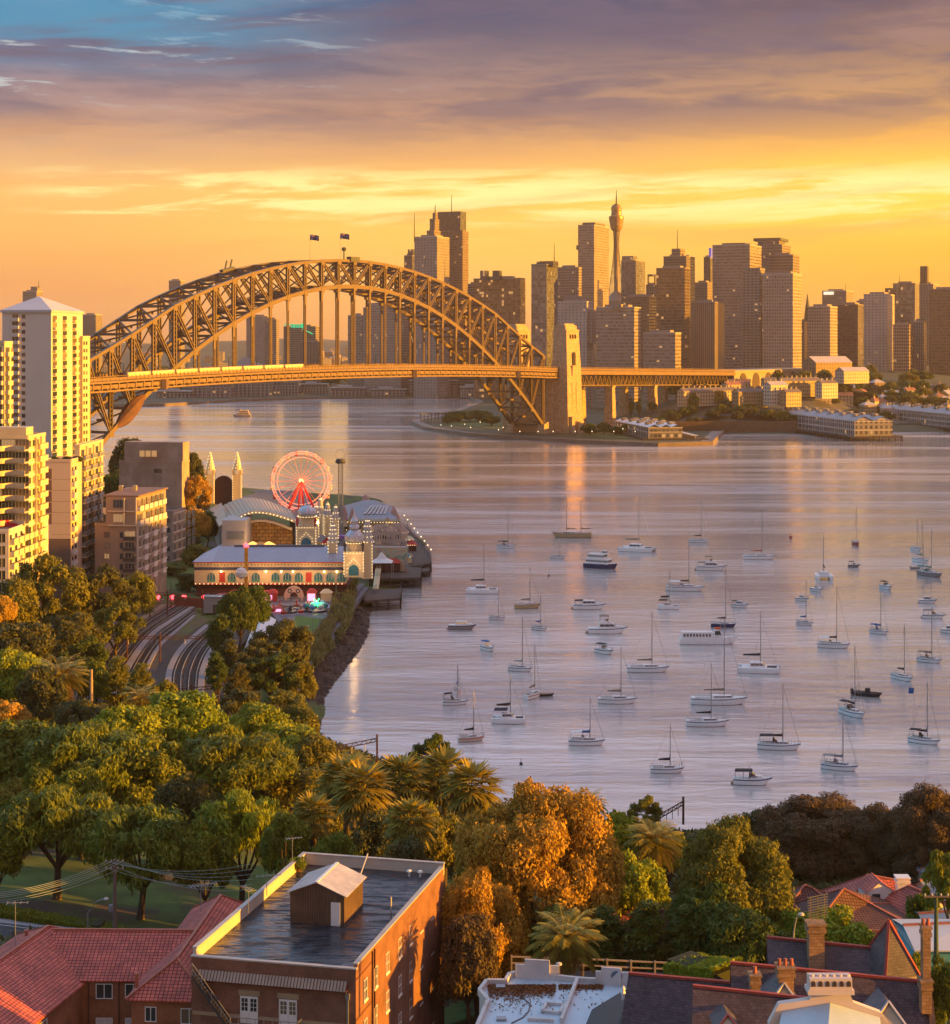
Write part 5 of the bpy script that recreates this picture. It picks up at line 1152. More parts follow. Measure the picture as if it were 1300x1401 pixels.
# C: curved balcony block in front
Cb,fr,rt,w1,w2,z0,z1,r = block('apartment block with curved gold balconies at the left edge',-45,38,62,600,800,425,.035,YEL)
nfl = 12; fl = 3.0
for k in range(nfl):
    z = z1-2.9-k*fl
    m_ = MB(); n = 22; prev = None
    for j in range(n+1):
        u = w1-13.2+13.2*j/n; d = 1.5+1.1*sin(u*.95)+(.9 if j < n*.6 else 0)
        cc,sn = cos(fr.a),sin(fr.a); q = Vector((fr.x+cc*u+sn*d,fr.y+sn*u-cc*d,z)); q0 = Vector((fr.x+cc*u-sn*.1,fr.y+sn*u+cc*.1,z))
        if prev:
            m_.hexa([prev[0],q,q0,prev[1]],[v+Vector((0,0,.3)) for v in (prev[0],q,q0,prev[1])])
            m_.beam(prev[0]+Vector((0,0,.75)),q+Vector((0,0,.75)),.1,.95)
        prev = (q,q0)
    m_.build('curved_balcony',YEL,Cb)
    for j in range(4): fr.put('window',WINV,w1-13+j*3.3,z+.4,.03)
    for j in range(int(w2/3.4)):
        rt.put('window',WIND,.9+j*3.3,z+.8,.03)
        if j > 1: rt.put('balcony',bb,.1+j*3.3,z-.2,.03)
    cc = MB(); rt.strip(cc,0,w2,z-.25,z+.02,.25); cc.build('cornice',WHITE,Cb)
m_ = MB()
for u in (5.5,10.2): rt.strip(m_,u,u+.5,z0,z1,.6)
m_.build('fin',YEL,Cb)
MB().beam(P(0,716,423),P(12,716,424),.5,1.6).build('awning',REDA,Cb); MB().beam(P(12.5,719,424),P(23.5,721,424),.5,1.5).build('awning',REDA,Cb)
pt_ = MB(); fr.strip(pt_,w1-9,w1-1,z1,z1+2.6,-2,0,-8); pt_.build('penthouse',YEL,Cb)
# C2: lower block in front, bottom left
C2,fr,rt,w1,w2,z0,z1,r = block('low stepped balcony block under the red awnings',-40,12,66,728,830,412,.04,LIL)
for k in range(5):
    z = z1-2.8-k*2.9
    for j in range(5): rt.put('window',WIND,.6+j*4.2,z+.5,.03); rt.put('balcony',bb,.3+j*4.2,z-.3,.03)
    for j in range(2): fr.put('window',WINB,w1-3.6-j*4,z+.3,.03)
# D: plain end wall block
PLW = pm('peach_render',(.62,.47,.37),.85,.06,.1); DBRN = pm('brown_panel',(.20,.12,.09),.8,.15,.3)
D,fr,rt,w1,w2,z0,z1,r = block('tall cream block with blank end wall and brown panels',62,97,112,632,812,468,.03,PLW)
m_ = MB()
for k in range(5): fr.strip(m_,.15,1.75,z1-4.6-k*3.0,z1-1.85-k*3.0,.06)
m_.build('brown_panel',DBRN,D); m_ = MB(); fr.strip(m_,.1,w1,z0,z1-20.5,.08); m_.build('dark_base_sheet',pm('dark_base_brown',(.17,.11,.09),.8,.15,.3),D)  # lower front wall covered by a darker flat sheet
m_ = MB()
for k in range(7): fr.strip(m_,1.8,w1-.05,z1-4.7-k*2.95,z1-4.63-k*2.95,.03)
m_.build('joint_line',DBRN,D)
for k in range(11):
    for j in range(2): rt.put('window',WIND,.8+j*3.2,z1-3-k*3,.03)
    rt.put('balcony',bs,.4,z1-3.7-k*3,.03)
t_ = thing('rooftop_garden_tree','green planting on the roof of the cream end wall block','planting',P(86,632,475)); ORG[t_.name] = Vector(t_.location)
for dx_ in (-5,-2,1,3.4): put_crown(t_,'shrub','dark',P(86,629,475)+Vector((dx_*1.1,dx_*.3,0)),1.6,1.3)
# D2: long balcony block right of it
D2,fr,rt,w1,w2,z0,z1,r = block('gold lit balcony block with glass rails left of the brown block',102,109,141,612,825,480,.02,YEL)
gb = mesh_of(balcony_mesh(5.6,1.5,1.0),'balcony',[YEL,RGLASS]); nb = max(2,int(w2/8.2))
for k in range(13):
    z = z1-3.1-k*2.95
    for j in range(min(nb,6)): rt.put('window',WINV,1.6+j*8.2,z,.03); rt.put('balcony',gb,.6+j*8.2,z-.7,.03)
m_ = MB()
for j in range(min(nb,6)): rt.strip(m_,6.7+j*8.2,7.9+j*8.2,z0,z1,.5)
m_.build('pier',PLW,D2)
# E: grey brown block
GBR = pm('grey_brown_render',(.30,.235,.20),.85,.12,.2); LTR = pm('pale_trim',(.52,.45,.40),.8,.08,.2)
E1,fr,rt,w1,w2,z0,z1,r = block('grey brown apartment block with stepped roof terraces facing the rail yard',130,187,228,720,850,478,.12,GBR,roofm=pm('terrace_roof',(.25,.17,.14),.9,.2,.2))
for k in range(5):
    z = z1-3.2-k*2.9
    fr.put('window',WIND,2.6,z,.03); fr.put('window',mesh_of(window_mesh(.9,1.5),'window',[DARK,GLASS]),7.0,z,.03)
    fr.put('window',WINB,8.4,z-.4,.03); fr.put('balcony',mesh_of(balcony_mesh(3.0,1.1),'balcony',[GBR,DARK]),8.3,z-.9,.03)
    for j in range(min(10,int(w2/4.2))):
        rt.put('window',WIND if j % 2 else WINB,.8+j*4.2,z,.03)
        if j % 2: rt.put('balcony',bs,.3+j*4.2,z-.8,.03)
m_ = MB()
for j in range(min(10,int(w2/4.2))): rt.strip(m_,-.1+j*4.2,.25+j*4.2,z0,z1,.4)
for k in range(6): rt.strip(m_,0,w2,z1-.45-k*2.9,z1-.05-k*2.9,.3)
m_.build('frame',LTR,E1)
up = MB(); zt2 = z1+8.2; q = [Vector((v.x,v.y,0)) for v in r]; cc = q[0]+(q[3]-q[0])*.72
up.prism([(q[0]+(q[3]-q[0])*.02),q[1]+(q[2]-q[1])*.02,q[1]+(q[2]-q[1])*.95,(q[0]+(q[3]-q[0])*.74)+(q[1]-q[0])*.1,q[0]+(q[3]-q[0])*.74],z1+.03,zt2-.3); up.build('upper_storey',GBR,E1)
up = MB(); up.prism([q[0]+(q[3]-q[0])*-.04,q[1]+(q[2]-q[1])*-.04,q[1]+(q[2]-q[1])*.98,q[0]+(q[3]-q[0])*.80],zt2-.3,zt2+.15); up.build('upper_roof',pm('brown_roof',(.20,.125,.10),.85,.2,.2),E1)
for k in range(2):
    z = z1+1.0+k*3.9
    fr.put('window',WINV,w1-6.6,z,.04+.0); fr.put('window',WINB,w1-2.9 if False else w1-9.6,z,.03 if False else -.2)
    m_ = MB(); fr.strip(m_,w1-8,w1+.2,z-1.0,z-.7,.5); fr.strip(m_,w1-.35,w1+.1,z-.7,z+2.7,.45); fr.strip(m_,w1-3.6,w1-3.3,z-.7,z+2.7,.45); m_.build('loggia_frame',LTR,E1)
    for j in range(min(9,int(w2/4.2))): rt.put('window',WINB,.8+j*4.2,z,-.12 if False else .03); rt.put('balcony',bs,.4+j*4.2,z-.9,.03)
for j in (2,5): MB().box(r[3].x+1+j*1.3,r[3].x+2+j*1.3,r[3].y+14,r[3].y+16,zt2+.1,zt2+1.6).build('roof_plant',CONC,E1)
E2,fr,rt,w1,w2,z0,z1,r = block('farther grey brown block touching the gold lit tree by the rail line',214,236,252,702,840,560,.14,GBR)
for k in range(7):
    for j in range(5): rt.put('window',WINB,1+j*5,z1-3.2-k*3,.03)
    for u in (1,3): fr.put('window',WIND,u,z1-3.2-k*3,.03)
m_ = MB()
for k in range(7): rt.strip(m_,0,w2,z1-.5-k*3,z1-.1-k*3,.5)
m_.build('frame',LTR,E2)
# F: raw concrete block
FC = pm('streaked_concrete',(.40,.29,.24),.9,.22,.15,c2=(.30,.21,.17),cover=.5)
Fb,fr,rt,w1,w2,z0,z1,r = block('windowless weathered concrete block with one bright gold side',163,249,259,634,745,640,.15,FC)
for u in (13.4,14.9): fr.put('window',WIND,u,z1-3.6,.03)
m_ = MB()
for k in range(1,9): fr.strip(m_,k*w1/9,k*w1/9+.09,z0,z1-.2,.03)
m_.build('panel_joint',DBRN,Fb)
m_ = MB(); q = [Vector((v.x,v.y,0)) for v in r]
m_.prism([q[0].lerp(q[1],.12),q[1],q[2].lerp(q[1],.08),q[3].lerp(q[0],.08).lerp(q[2],.12)],z1+.03,ZZ(605,642)); m_.build('upper_storey',FC,Fb)
fr2 = Face(Fb,q[3].lerp(q[0],.08).x,q[0].lerp(q[1],.12).y,0)
m_ = MB()
for j in range(3): m_.box(q[3].x+8+j*2.2,q[3].x+9.8+j*2.2,q[0].lerp(q[1],.12).y-.1,q[0].lerp(q[1],.12).y+.1,z1+2.4,z1+4.6)
m_.build('window',GLASS,Fb)
for (x0,x1,y0,y1,lb) in ((139,158,690,760,'narrow brown infill building behind the grey brown block'),):
    o = thing('infill_building',lb,'building',(XX(148,590),590,5)); MB().box(XX(x0,590),XX(x1+30,590),590,610,3,ZZ(y0,590)).build('wall',PLW,o); MB().box(XX(x0,590)-.2,XX(x1+30,590)+.2,589.8,610.2,ZZ(y0,590)+.003,ZZ(y0,590)+.6).build('roof',CONC,o)
# ------------------------------------------------------------------ amusement park on the shore
LCR = pm('fairground_cream',(.70,.56,.34),.75,.1,.3); LRED = pm('fairground_red',(.50,.04,.03),.6,.12,.5); LAV = pm('lavender_metal_roof',(.34,.34,.42),.45,.08,.2)
DBL = pm('dark_blue_band',(.05,.06,.12),.6,.1); TEAL = pm('teal_glass',(.05,.20,.26),.15,.2,.5); SILV = pm('silver_dome',(.50,.48,.52),.35,.1,.4,metal=.5); PINKP = pm('pink_panel',(.70,.42,.32),.7,.08)
WARM = emit('arch_glow',(1.0,.62,.22),1.0); BULB2 = emit('string_bulbs',(1.0,.74,.36),.9); GRNL = emit('green_lamps',(.05,.95,.25),1.3); ORL = emit('orange_lamps',(1.0,.35,.05),1.0); PKL = emit('pink_lamps',(1.0,.25,.45),.9)
DKR = pm('dark_red_boards',(.10,.03,.028),.85,.2,.3); LGRY = pm('light_grey_panel',(.46,.42,.40),.7,.08,.2)
tag(MB().prism([(p.x,p.y) for p in [G(x,y,3.2) for x,y in ((268,800),(505,806),(470,850),(455,880),(400,878),(372,842),(330,838),(280,835))]],2.6,3.75).build('pavement',pm('park_paving',(.12,.12,.15),.7,.2,.3)),kind='structure')
tag(MB().prism([(-112,872),(-84,866),(-76,812),(-64,762),(-47,660),(-42,560),(-40,528),(-88,528),(-104,640),(-110,760)],2,3.62).build('pavement',pm('midway_paving',(.16,.13,.12),.8,.25,.2)),kind='structure')
tag(MB().prism([(p.x,p.y) for p in [G(x,y,3.2) for x,y in ((404,846),(440,850),(418,892),(394,890))]],2.6,3.9).build('lawn',pm('park_lawn',(.085,.16,.022),.95,.2,.3)),kind='structure')
pth = MB(); ribbon(pth,[G(x,y,4.0) for x,y in ((492,800),(470,828),(446,862),(424,898),(404,930),(396,970))],-1.6,1.6,.35); tag(pth.build('path',pm('asphalt_path',(.13,.12,.14),.85,.15,.4),origin=(0,0,0)),kind='structure')
def bulbs(mb,pts,r=.16,step=1.0):
    for a,b in zip(pts[:-1],pts[1:]):
        a,b = Vector(a),Vector(b); n = max(1,int((b-a).length/step))
        for k in range(n): p = a.lerp(b,k/n); mb.box(p.x-r,p.x+r,p.y-r,p.y+r,p.z-r,p.z+r)
YH_ = 505
def hx(px): return XX(px,YH_)
def hz_(py): return ZZ(py,YH_)
hall = thing('arcade_hall','long cream arcade hall with lavender roof and arched windows','hall',(hx(380),YH_,3))
MB().box(hx(266),hx(474),YH_,YH_+20,hz_(798),hz_(769)).build('wall',LCR,hall)
MB().box(hx(266)+.3,hx(474),YH_+1.5,YH_+19.5,3,hz_(798)-.01).build('undercroft',DKR,hall)
rf = MB(); zt1,zt2 = hz_(768.5),ZZ(747,YH_+14)
A_ = [(hx(266)-.5,YH_-.8,zt1),(hx(474),YH_-.8,zt1),(hx(474),YH_+13,zt2),(hx(292),YH_+13,zt2),(hx(270),YH_+6,(zt1+zt2)/2+.3),(hx(266)-.5,YH_+20,zt1)]
rf.poly([A_[0],A_[1],A_[2],A_[3]]).poly([A_[0],A_[3],(hx(292),YH_+21,zt2),A_[5]]).poly([A_[3],A_[2],(hx(474),YH_+21,zt2-1),(hx(292),YH_+21,zt2-1)])
for k in range(52):
    x = hx(292)+k*(hx(474)-hx(292))/52; rf.beam((x,YH_-.8,zt1+.08),(x,YH_+13,zt2+.08),.1,.14)
rf.build('roof',LAV,hall)
MB().box(hx(312),hx(438),YH_+12.6,YH_+14.4,zt2-.6,zt2+.35).build('roof_ridge_vent',DARK,hall)
MB().box(hx(266)-.3,hx(474),YH_-.5,YH_-.02,hz_(770),hz_(768.2)).build('gutter',LRED,hall)
m_ = MB(); m_.box(hx(266),hx(474),YH_-.12,YH_-.003,hz_(780),hz_(776)); m_.build('name_band',DBL,hall)
m_ = MB()
for k in range(44): x = hx(270)+k*(hx(472)-hx(270))/44; m_.box(x,x+.3,YH_-.1,YH_-.003,hz_(773.5),hz_(772.2))
m_.build('dot_frieze',DBL,hall)
for px in (289,317,350,377,393,409,435.5,452,467):
    x = hx(px); hw = 1.15; zb0,zs = hz_(796),hz_(789)
    ring = [Vector((x-hw,YH_-.12,zb0)),Vector((x+hw,YH_-.12,zb0))]+[Vector((x+hw*cos(a),YH_-.12,zs+hw*sin(a))) for a in [pi*k/10 for k in range(11)]]
    wo_ = MB().hexa(ring,[q+Vector((0,.1,0)) for q in ring]).build('arched_window',TEAL,hall)
    f_ = MB()
    for k in range(11):
        a0,a1 = pi*k/11,pi*(k+1)/11; f_.beam((x+1.25*cos(a0),YH_-.17,zs+1.25*sin(a0)),(x+1.25*cos(a1),YH_-.17,zs+1.25*sin(a1)),.18,.22)
    for q in (-.5,.5): f_.beam((x+q*.9,YH_-.15,zb0),(x+q*.9,YH_-.15,zs+.8),.08)
    f_.box(x-hw,x+hw,YH_-.2,YH_-.13,zb0+.1,zb0+.6,1); f_.build('frame',[LCR,pm('green_sill',(.10,.32,.24),.7) if 'green_sill' not in bpy.data.materials else bpy.data.materials['green_sill']],wo_)
for px in (304,422.5):
    x = hx(px); MB().box(x-.85,x+.85,YH_-.15,YH_-.003,hz_(796.5),hz_(783)).build('door',LRED,hall)
for px in (303,333,364,385,401,444,461):
    x = hx(px); MB().lathe((x,YH_-.5,hz_(783)),[(.05,0),(.22,.15),(.22,.4),(.05,.5)],8).build('wall_lamp',BULB,hall)
bl = MB(); bulbs(bl,[(hx(268),YH_-.3,hz_(798.6)),(hx(474),YH_-.3,hz_(798.6))],.12,1.2); bl.build('string_lights',BULB2,hall)
MB().box(hx(266),hx(474),YH_-.4,YH_-.02,hz_(799.5),hz_(798)).build('base_rail',LRED,hall)
def onion(mb,c,r,z,hgt,m=0,n=24): mb.lathe(c,[(r*.72,z),(r*.95,z+hgt*.12),(r,z+hgt*.3),(r*.93,z+hgt*.5),(r*.68,z+hgt*.72),(r*.34,z+hgt*.9),(r*.1,z+hgt)],n,m,.035,12)
def domed(name,label,px,Y,w,ybase,yshaft,ydome0,ydome1,yspire,lantern=None):
    x = XX(px,Y); z = lambda py: ZZ(py,Y); o = thing(name,label,'tower',(x,Y,3))
    h = w/2; MB().box(x-h,x+h,Y,Y+w,z(ybase),z(yshaft)).build('lower_shaft',LCR,o)
    m_ = MB(); m_.box(x-h-.15,x+h+.15,Y-.15,Y+w+.15,z(yshaft)+.003,z(yshaft)+.5); m_.lathe((x,Y+h,0),[(h*.78,z(yshaft)+.5),(h*.74,z(ydome0)-.4),(h*.95,z(ydome0)-.3),(h*.95,z(ydome0)+.1)],12); m_.build('upper_shaft',LCR,o)
    m_ = MB(); r = h*1.0; onion(m_,(x,Y+h,0),r,z(ydome0)+.1,z(ydome1)-z(ydome0))
    d = m_.build('dome',SILV,o)
    m_ = MB()
    if lantern:
        m_.lathe((x,Y+h,0),[(r*.45,z(ydome1)-.3),(r*.55,z(ydome1)+.4),(r*.4,(z(ydome1)+z(lantern))/2),(r*.42,z(lantern)),(r*.2,z(lantern)+1),(.06,z(yspire))],12)
    else: m_.lathe((x,Y+h,0),[(r*.1,z(ydome1)-.2),(r*.16,z(ydome1)+.3),(.04,z(yspire))],8)
    m_.build('finial',SILV,o)
    ring = MB()
    for k in range(20): a = 2*pi*k/20; ring.box(*[v for t in ((x+r*.99*cos(a),.1),(Y+h+r*.99*sin(a),.1),(z(ydome0)+.1,.1)) for v in (t[0]-t[1],t[0]+t[1])])
    zb1,zb2 = z(ybase)+1,z(yshaft); bulbs(ring,[(x-h,Y-.15,zb1),(x-h,Y-.15,zb2),(x+h,Y-.15,zb2),(x+h,Y-.15,zb1)],.1,.8)
    bulbs(ring,[(x-h*.7,Y-.2,zb2-5.4),(x-h*.6,Y-.2,zb2-3.4),(x,Y-.2,zb2-1.6),(x+h*.6,Y-.2,zb2-3.4),(x+h*.7,Y-.2,zb2-5.4)],.08,.7); ring.build('bulbs',BULB2,o)
    rr = [Vector((x-h*.5,Y-.12,z(ybase)+.6)),Vector((x+h*.5,Y-.12,z(ybase)+.6))]+[Vector((x+h*.5*cos(a),Y-.12,z(ybase)+2.2+h*.5*sin(a))) for a in [pi*k/8 for k in range(9)]]
    MB().hexa(rr,[q+Vector((0,.1,0)) for q in rr]).build('arched_window',TEAL,o)
    for sx_ in (-1,1):
        MB().lathe((x+sx_*h*.92,Y+.2,0),[(.35,z(yshaft)+.5),(.35,z(yshaft)+2),(.5,z(yshaft)+2.2),(.3,z(yshaft)+3),(.05,z(yshaft)+3.6)],8).build('turret',LRED if name != 'corner_tower' else DARK,o)
    return o
domed('corner_tower','domed cream corner tower with spire at the end of the arcade hall',484,503,5.6,790,757,744,724,700,714)
domed('domed_tower','silver domed tower with red turrets behind the arcade hall roof',419,560,6.2,752,722,708,692,689)
def pinnacle(label,px,Y,w,yb,y1,yt,tiers=4,base=None):
    x = XX(px,Y); z = lambda py: ZZ(py,Y); o = thing('pinnacle_tower',label,'tower',(x,Y,3),'cream pinnacle towers of the park')
    MB().box(x-w/2,x+w/2,Y,Y+w,z(yb),z(y1)).build('shaft',base or LCR,o)
    m_ = MB(); zz_ = z(y1); H_ = z(yt)-zz_
    prof = []
    for k in range(tiers):
        f0,f1 = k/tiers,(k+1)/tiers; r0 = w*.62*(1-f0*.62); prof += [(r0,zz_+H_*f0*.8),(r0*.82,zz_+H_*(f1*.8)-.3)]
    prof += [(w*.2,zz_+H_*.8),(.05,zz_+H_)]
    m_.lathe((x,Y+w/2,0),prof,10); m_.build('spire',LGRY,o)
    b_ = MB(); bulbs(b_,[(x-w/2,Y-.12,z(yb)+.5),(x-w/2,Y-.12,z(y1))],.09,.9); bulbs(b_,[(x+w/2,Y-.12,z(yb)+.5),(x+w/2,Y-.12,z(y1))],.09,.9)
    for r,zz2 in prof[::2]:
        for k in range(8): a = 2*pi*k/8; b_.box(x+r*cos(a)-.09,x+r*cos(a)+.09,Y+w/2+r*sin(a)-.09,Y+w/2+r*sin(a)+.09,zz2-.09,zz2+.09)
    b_.build('bulbs',BULB2,o); return o
pinnacle('tiered cream pinnacle left of the domed corner tower',455,512,2.6,775,742,714)
pinnacle('tiered cream pinnacle tower right of the domed corner tower',502.5,507,2.9,792,742,706)
for i,(px,yt,yb,Y) in enumerate(((438,678,712,610),(448,686,714,606),(459,690,718,602),(432,690,716,600))):
    pinnacle('slim gold pinnacle %s in the cluster beside the silver dome' % ('with the broad grey cap','in the middle','nearest the tall pole','closest to the dome')[i],px,Y,2.2,yb+20,yb-8,yt,2)
# big roofed hall: shallow barrel vault
big = thing('curved_roof_hall','hall with big cream curved ribbed roof behind the arcade','hall',(XX(350,620),620,3)); CRF = pm('ribbed_cream_roof',(.50,.40,.29),.6,.08,.2); WDW = brickmat('timber_front',(.30,.16,.06),(.45,.27,.09),(.10,.06,.03),2.0,1.2,.8,.1,.1)
def varc(n,xl,xr,yl,yp,yr,Y,pk=.45):
    out = []
    for k in range(n+1):
        f = k/n; px = xl+(xr-xl)*f; py = (yl+(yp-yl)*sin(f/pk*pi/2) if f < pk else yr+(yp-yr)*cos((f-pk)/(1-pk)*pi/2)); out.append(P(px,py,Y))
    return out
f1 = varc(20,306,404,722,699,712,582); f2 = varc(20,292,396,700,681,697,668); m_ = MB()
for k in range(20):
    m_.poly([f1[k],f1[k+1],f2[k+1],f2[k]]); m_.poly([f1[k]-Vector((0,0,.9)),f2[k]-Vector((0,0,.9)),f2[k+1]-Vector((0,0,.9)),f1[k+1]-Vector((0,0,.9))]); m_.poly([f1[k]-Vector((0,0,.9)),f1[k+1]-Vector((0,0,.9)),f1[k+1],f1[k]])
for k in range(0,21): m_.beam(f1[k]+Vector((0,0,.12)),f2[k]+Vector((0,0,.12)),.3,.25)
m_.build('roof',CRF,big)
m_ = MB(); g = varc(20,318,400,730,712,724,584)
for k in range(20): m_.poly([(g[k].x,586,3),(g[k+1].x,586,3),(g[k+1].x,586,g[k+1].z),(g[k].x,586,g[k].z)])
m_.build('front_wall',WDW,big); m_ = MB()
for k in range(20): m_.beam(g[k],g[k+1],1.6,.8)
m_.build('canopy',CRF,big)
MB().poly([(f1[0].x,f1[0].y,3),f1[0],f2[0],(f2[0].x,f2[0].y,3)][::-1]).poly([(f1[-1].x,f1[-1].y,3),f1[-1],f2[-1],(f2[-1].x,f2[-1].y,3)]).build('side_wall',LGRY,big)
MB().box(XX(304,570),XX(336,570),570,586,3,ZZ(712,570)).build('side_block',LGRY,big); MB().box(XX(311,569.9),XX(334,569.9),569.8,569.99,ZZ(738,570),ZZ(727,570)).build('louvre_panel',GREYM,big)
GLOW = MB()
for k in range(20): a,b = f1[k]-Vector((0,.1,.5)),f1[k+1]-Vector((0,.1,.5)); bulbs(GLOW,[a,b],.13,.8)
GLOW.build('string_lights',BULB2,big)
ls = [(f2[0].x-10,660),(f2[0].x+6,600)]
m_ = MB(); a,b,c,d = P(287,698,640),P(300,722,590),P(312,716,592),P(303,690,642); m_.hexa([a,b,c,d],[v+Vector((0,0,.6)) for v in (a,b,c,d)]); m_.build('side_roof',CRF,big)
rdg = thing('orange_ride_canopy','glowing orange ride canopy tucked under the curved hall front','ride',P(350,745,560)); 
for k,px in enumerate((346,357,368)): MB().lathe(P(px,752,558)-Vector((0,0,2)),[(3.0,2),(2.2,3.6),(.2,4.6)],10).build('canopy',ORL if k != 1 else pm('orange_canvas',(.8,.34,.05),.7),rdg)
# entrance towers and rear of the entrance arch
ent = thing('entrance_arch','dark rounded back of the entrance arch between the two spired towers','arch',(XX(305,770),770,3)); x = XX(305.5,770)
rr = [Vector((x-4.2,770,3)),Vector((x+4.2,770,3))]+[Vector((x+4.2*cos(a),770,ZZ(664,770)+4.2*sin(a))) for a in [pi*k/12 for k in range(13)]]
MB().hexa(rr,[q+Vector((0,1.5,0)) for q in rr]).build('arch_panel',pm('dark_maroon_panel',(.05,.02,.025),.8),ent)
for px,side in ((287,'left'),(324,'right')):
    Y = 768; x = XX(px,Y); z = lambda py: ZZ(py,Y); o = thing('entrance_tower','cream spired entrance tower standing %s of the dark arch back' % side,'tower',(x,Y,3),'entrance towers')
    MB().box(x-1.9,x+1.9,Y,Y+3.8,3,z(648)).build('shaft',LCR,o)
    MB().box(x-2.2,x+2.2,Y-.3,Y+4.1,z(648)+.003,z(643)).build('cornice',LCR,o)
    m_ = MB().lathe((x,Y+1.9,0),[(1.9,z(643)),(1.9,z(640)),(1.5,z(636)),(1.0,z(629)),(.5,z(622)),(.08,z(618))],12); m_.build('spire',LCR,o)
    MB().tube([(x,Y-.05,z(646)),(x,Y-.4,z(646))],1.0,12).build('clock',WHITE,o)
    b_ = MB()
    for k in range(34):
        a = k*1.1; f = k/34; zz2 = z(643)+(z(619)-z(643))*f; r = 1.95*(1-f)**.8+.1; b_.box(x+r*cos(a)-.12,x+r*cos(a)+.12,Y+1.9+r*sin(a)-.12,Y+1.9+r*sin(a)+.12,zz2-.12,zz2+.12)
    for sx_ in (-1,1): bulbs(b_,[(x+sx_*1.9,Y-.1,z(700)),(x+sx_*1.9,Y-.1,z(648))],.1,1.1)
    b_.build('bulbs',BULB2,o)
# ferris wheel
Yw = 770; wx,wz,wr = XX(412,Yw),ZZ(658,Yw),13.0
fw = thing('ferris_wheel','pink ferris wheel on red legs at the far end of the park','ferris wheel',(wx,Yw,3)); PKW = pm('pink_wheel_steel',(.85,.38,.30),.5,.05); pk_e = emit('pink_wheel_tubes',(1.0,.36,.24),.3)
ca,sa = cos(.16),sin(.16)
def wp_(r,a,o): return Vector((wx+r*cos(a)*ca-o*sa,Yw+r*cos(a)*sa+o*ca,wz+r*sin(a)))
m_ = MB(); n = 40
for o_ in (-1.3,1.3):
    for r in (wr,wr-1.0,wr*.80):
        for k in range(n): m_.beam(wp_(r,2*pi*k/n,o_),wp_(r,2*pi*(k+1)/n,o_),.26 if r > wr*.9 else .16)
for k in range(n): m_.beam(wp_(wr,2*pi*k/n,-1.3),wp_(wr,2*pi*k/n,1.3),.14); m_.beam(wp_(wr,2*pi*k/n,1.3),wp_(wr-1,2*pi*(k+1)/n,1.3),.12); m_.beam(wp_(wr,2*pi*k/n,-1.3),wp_(wr-1,2*pi*(k+1)/n,-1.3),.12)
m_.build('rim',pk_e,fw)
for k in range(20):
    a = 2*pi*k/20; m_ = MB()
    for o_ in (-1.3,1.3): m_.beam(wp_(1,a,o_*.6),wp_(wr-1,a,o_),.13)
    m_.build('spoke',PKW,fw)
for k in range(20):
    a = 2*pi*(k+.5)/20; c = wp_(wr,a,0)
    g_ = MB().lathe(c,[(.1,-2.0),(.75,-1.8),(.85,-1.0)],10).lathe(c,[(.95,-.25),(.8,.1),(.1,.45)],10)
    for q in (0,1.57,3.14,4.71): g_.tube([c+Vector((.7*cos(q),.7*sin(q),-1.0)),c+Vector((.7*cos(q),.7*sin(q),-.2))],.06,4)
    g_.build('gondola',(PKW,LCR,LRED)[k % 3],fw)
MB().tube([wp_(0,0,-2.6),wp_(0,0,2.6)],.9,12).build('hub',emit('hub_lights',(1,.5,.2),.8),fw)
RLEG = pm('red_steel',(.62,.03,.02),.5,.08)
for o_ in (-2.3,2.3):
    for dxx in (-6.2,-1.4,1.4,6.2):
        q = wp_(0,0,o_*(1 if abs(dxx) < 3 else 1.6)); MB().beam((q.x+dxx*ca,q.y+dxx*sa,3),wp_(0,0,o_),.75 if abs(dxx) > 3 else .5).build('leg',RLEG,fw)
# drop tower
Yd = 625; x = XX(466,Yd); dt = thing('drop_tower','tall thin lattice drop tower with ring at its top','ride',(x,Yd,3)); z1 = ZZ(634,Yd)
m_ = MB(); s = .75
for sx_,sy in ((-s,-s),(s,-s),(s,s),(-s,s)): m_.beam((x+sx_,Yd+sy,3),(x+sx_,Yd+sy,z1),.26)
nz = 26
for k in range(nz):
    za,zb2 = 3+(z1-3)*k/nz,3+(z1-3)*(k+1)/nz
    for (ax,ay),(bx,by) in (((-s,-s),(s,-s)),((s,-s),(s,s)),((s,s),(-s,s)),((-s,s),(-s,-s))): m_.beam((x+ax,Yd+ay,za),(x+bx,Yd+by,zb2),.14); m_.beam((x+ax,Yd+ay,zb2),(x+bx,Yd+by,zb2),.12)
m_.build('lattice_mast',GREYM,dt); MB().lathe((x,Yd,0),[(1.6,z1),(1.9,z1+.6),(1.5,z1+1.6)],12).build('drive_head',DARK,dt)
m_ = MB()
for k in range(18): a0,a1 = 2*pi*k/18,2*pi*(k+1)/18; m_.beam((x+1.7*cos(a0),Yd,z1+3.4+1.7*sin(a0)),(x+1.7*cos(a1),Yd,z1+3.4+1.7*sin(a1)),.2)
m_.build('top_ring',PALE,dt); MB().lathe((x,Yd,0),[(1.2,7),(2.4,7.2),(2.4,8.2),(1.2,8.4)],14).build('passenger_ring',pm('purple_seats',(.30,.16,.50),.5),dt)
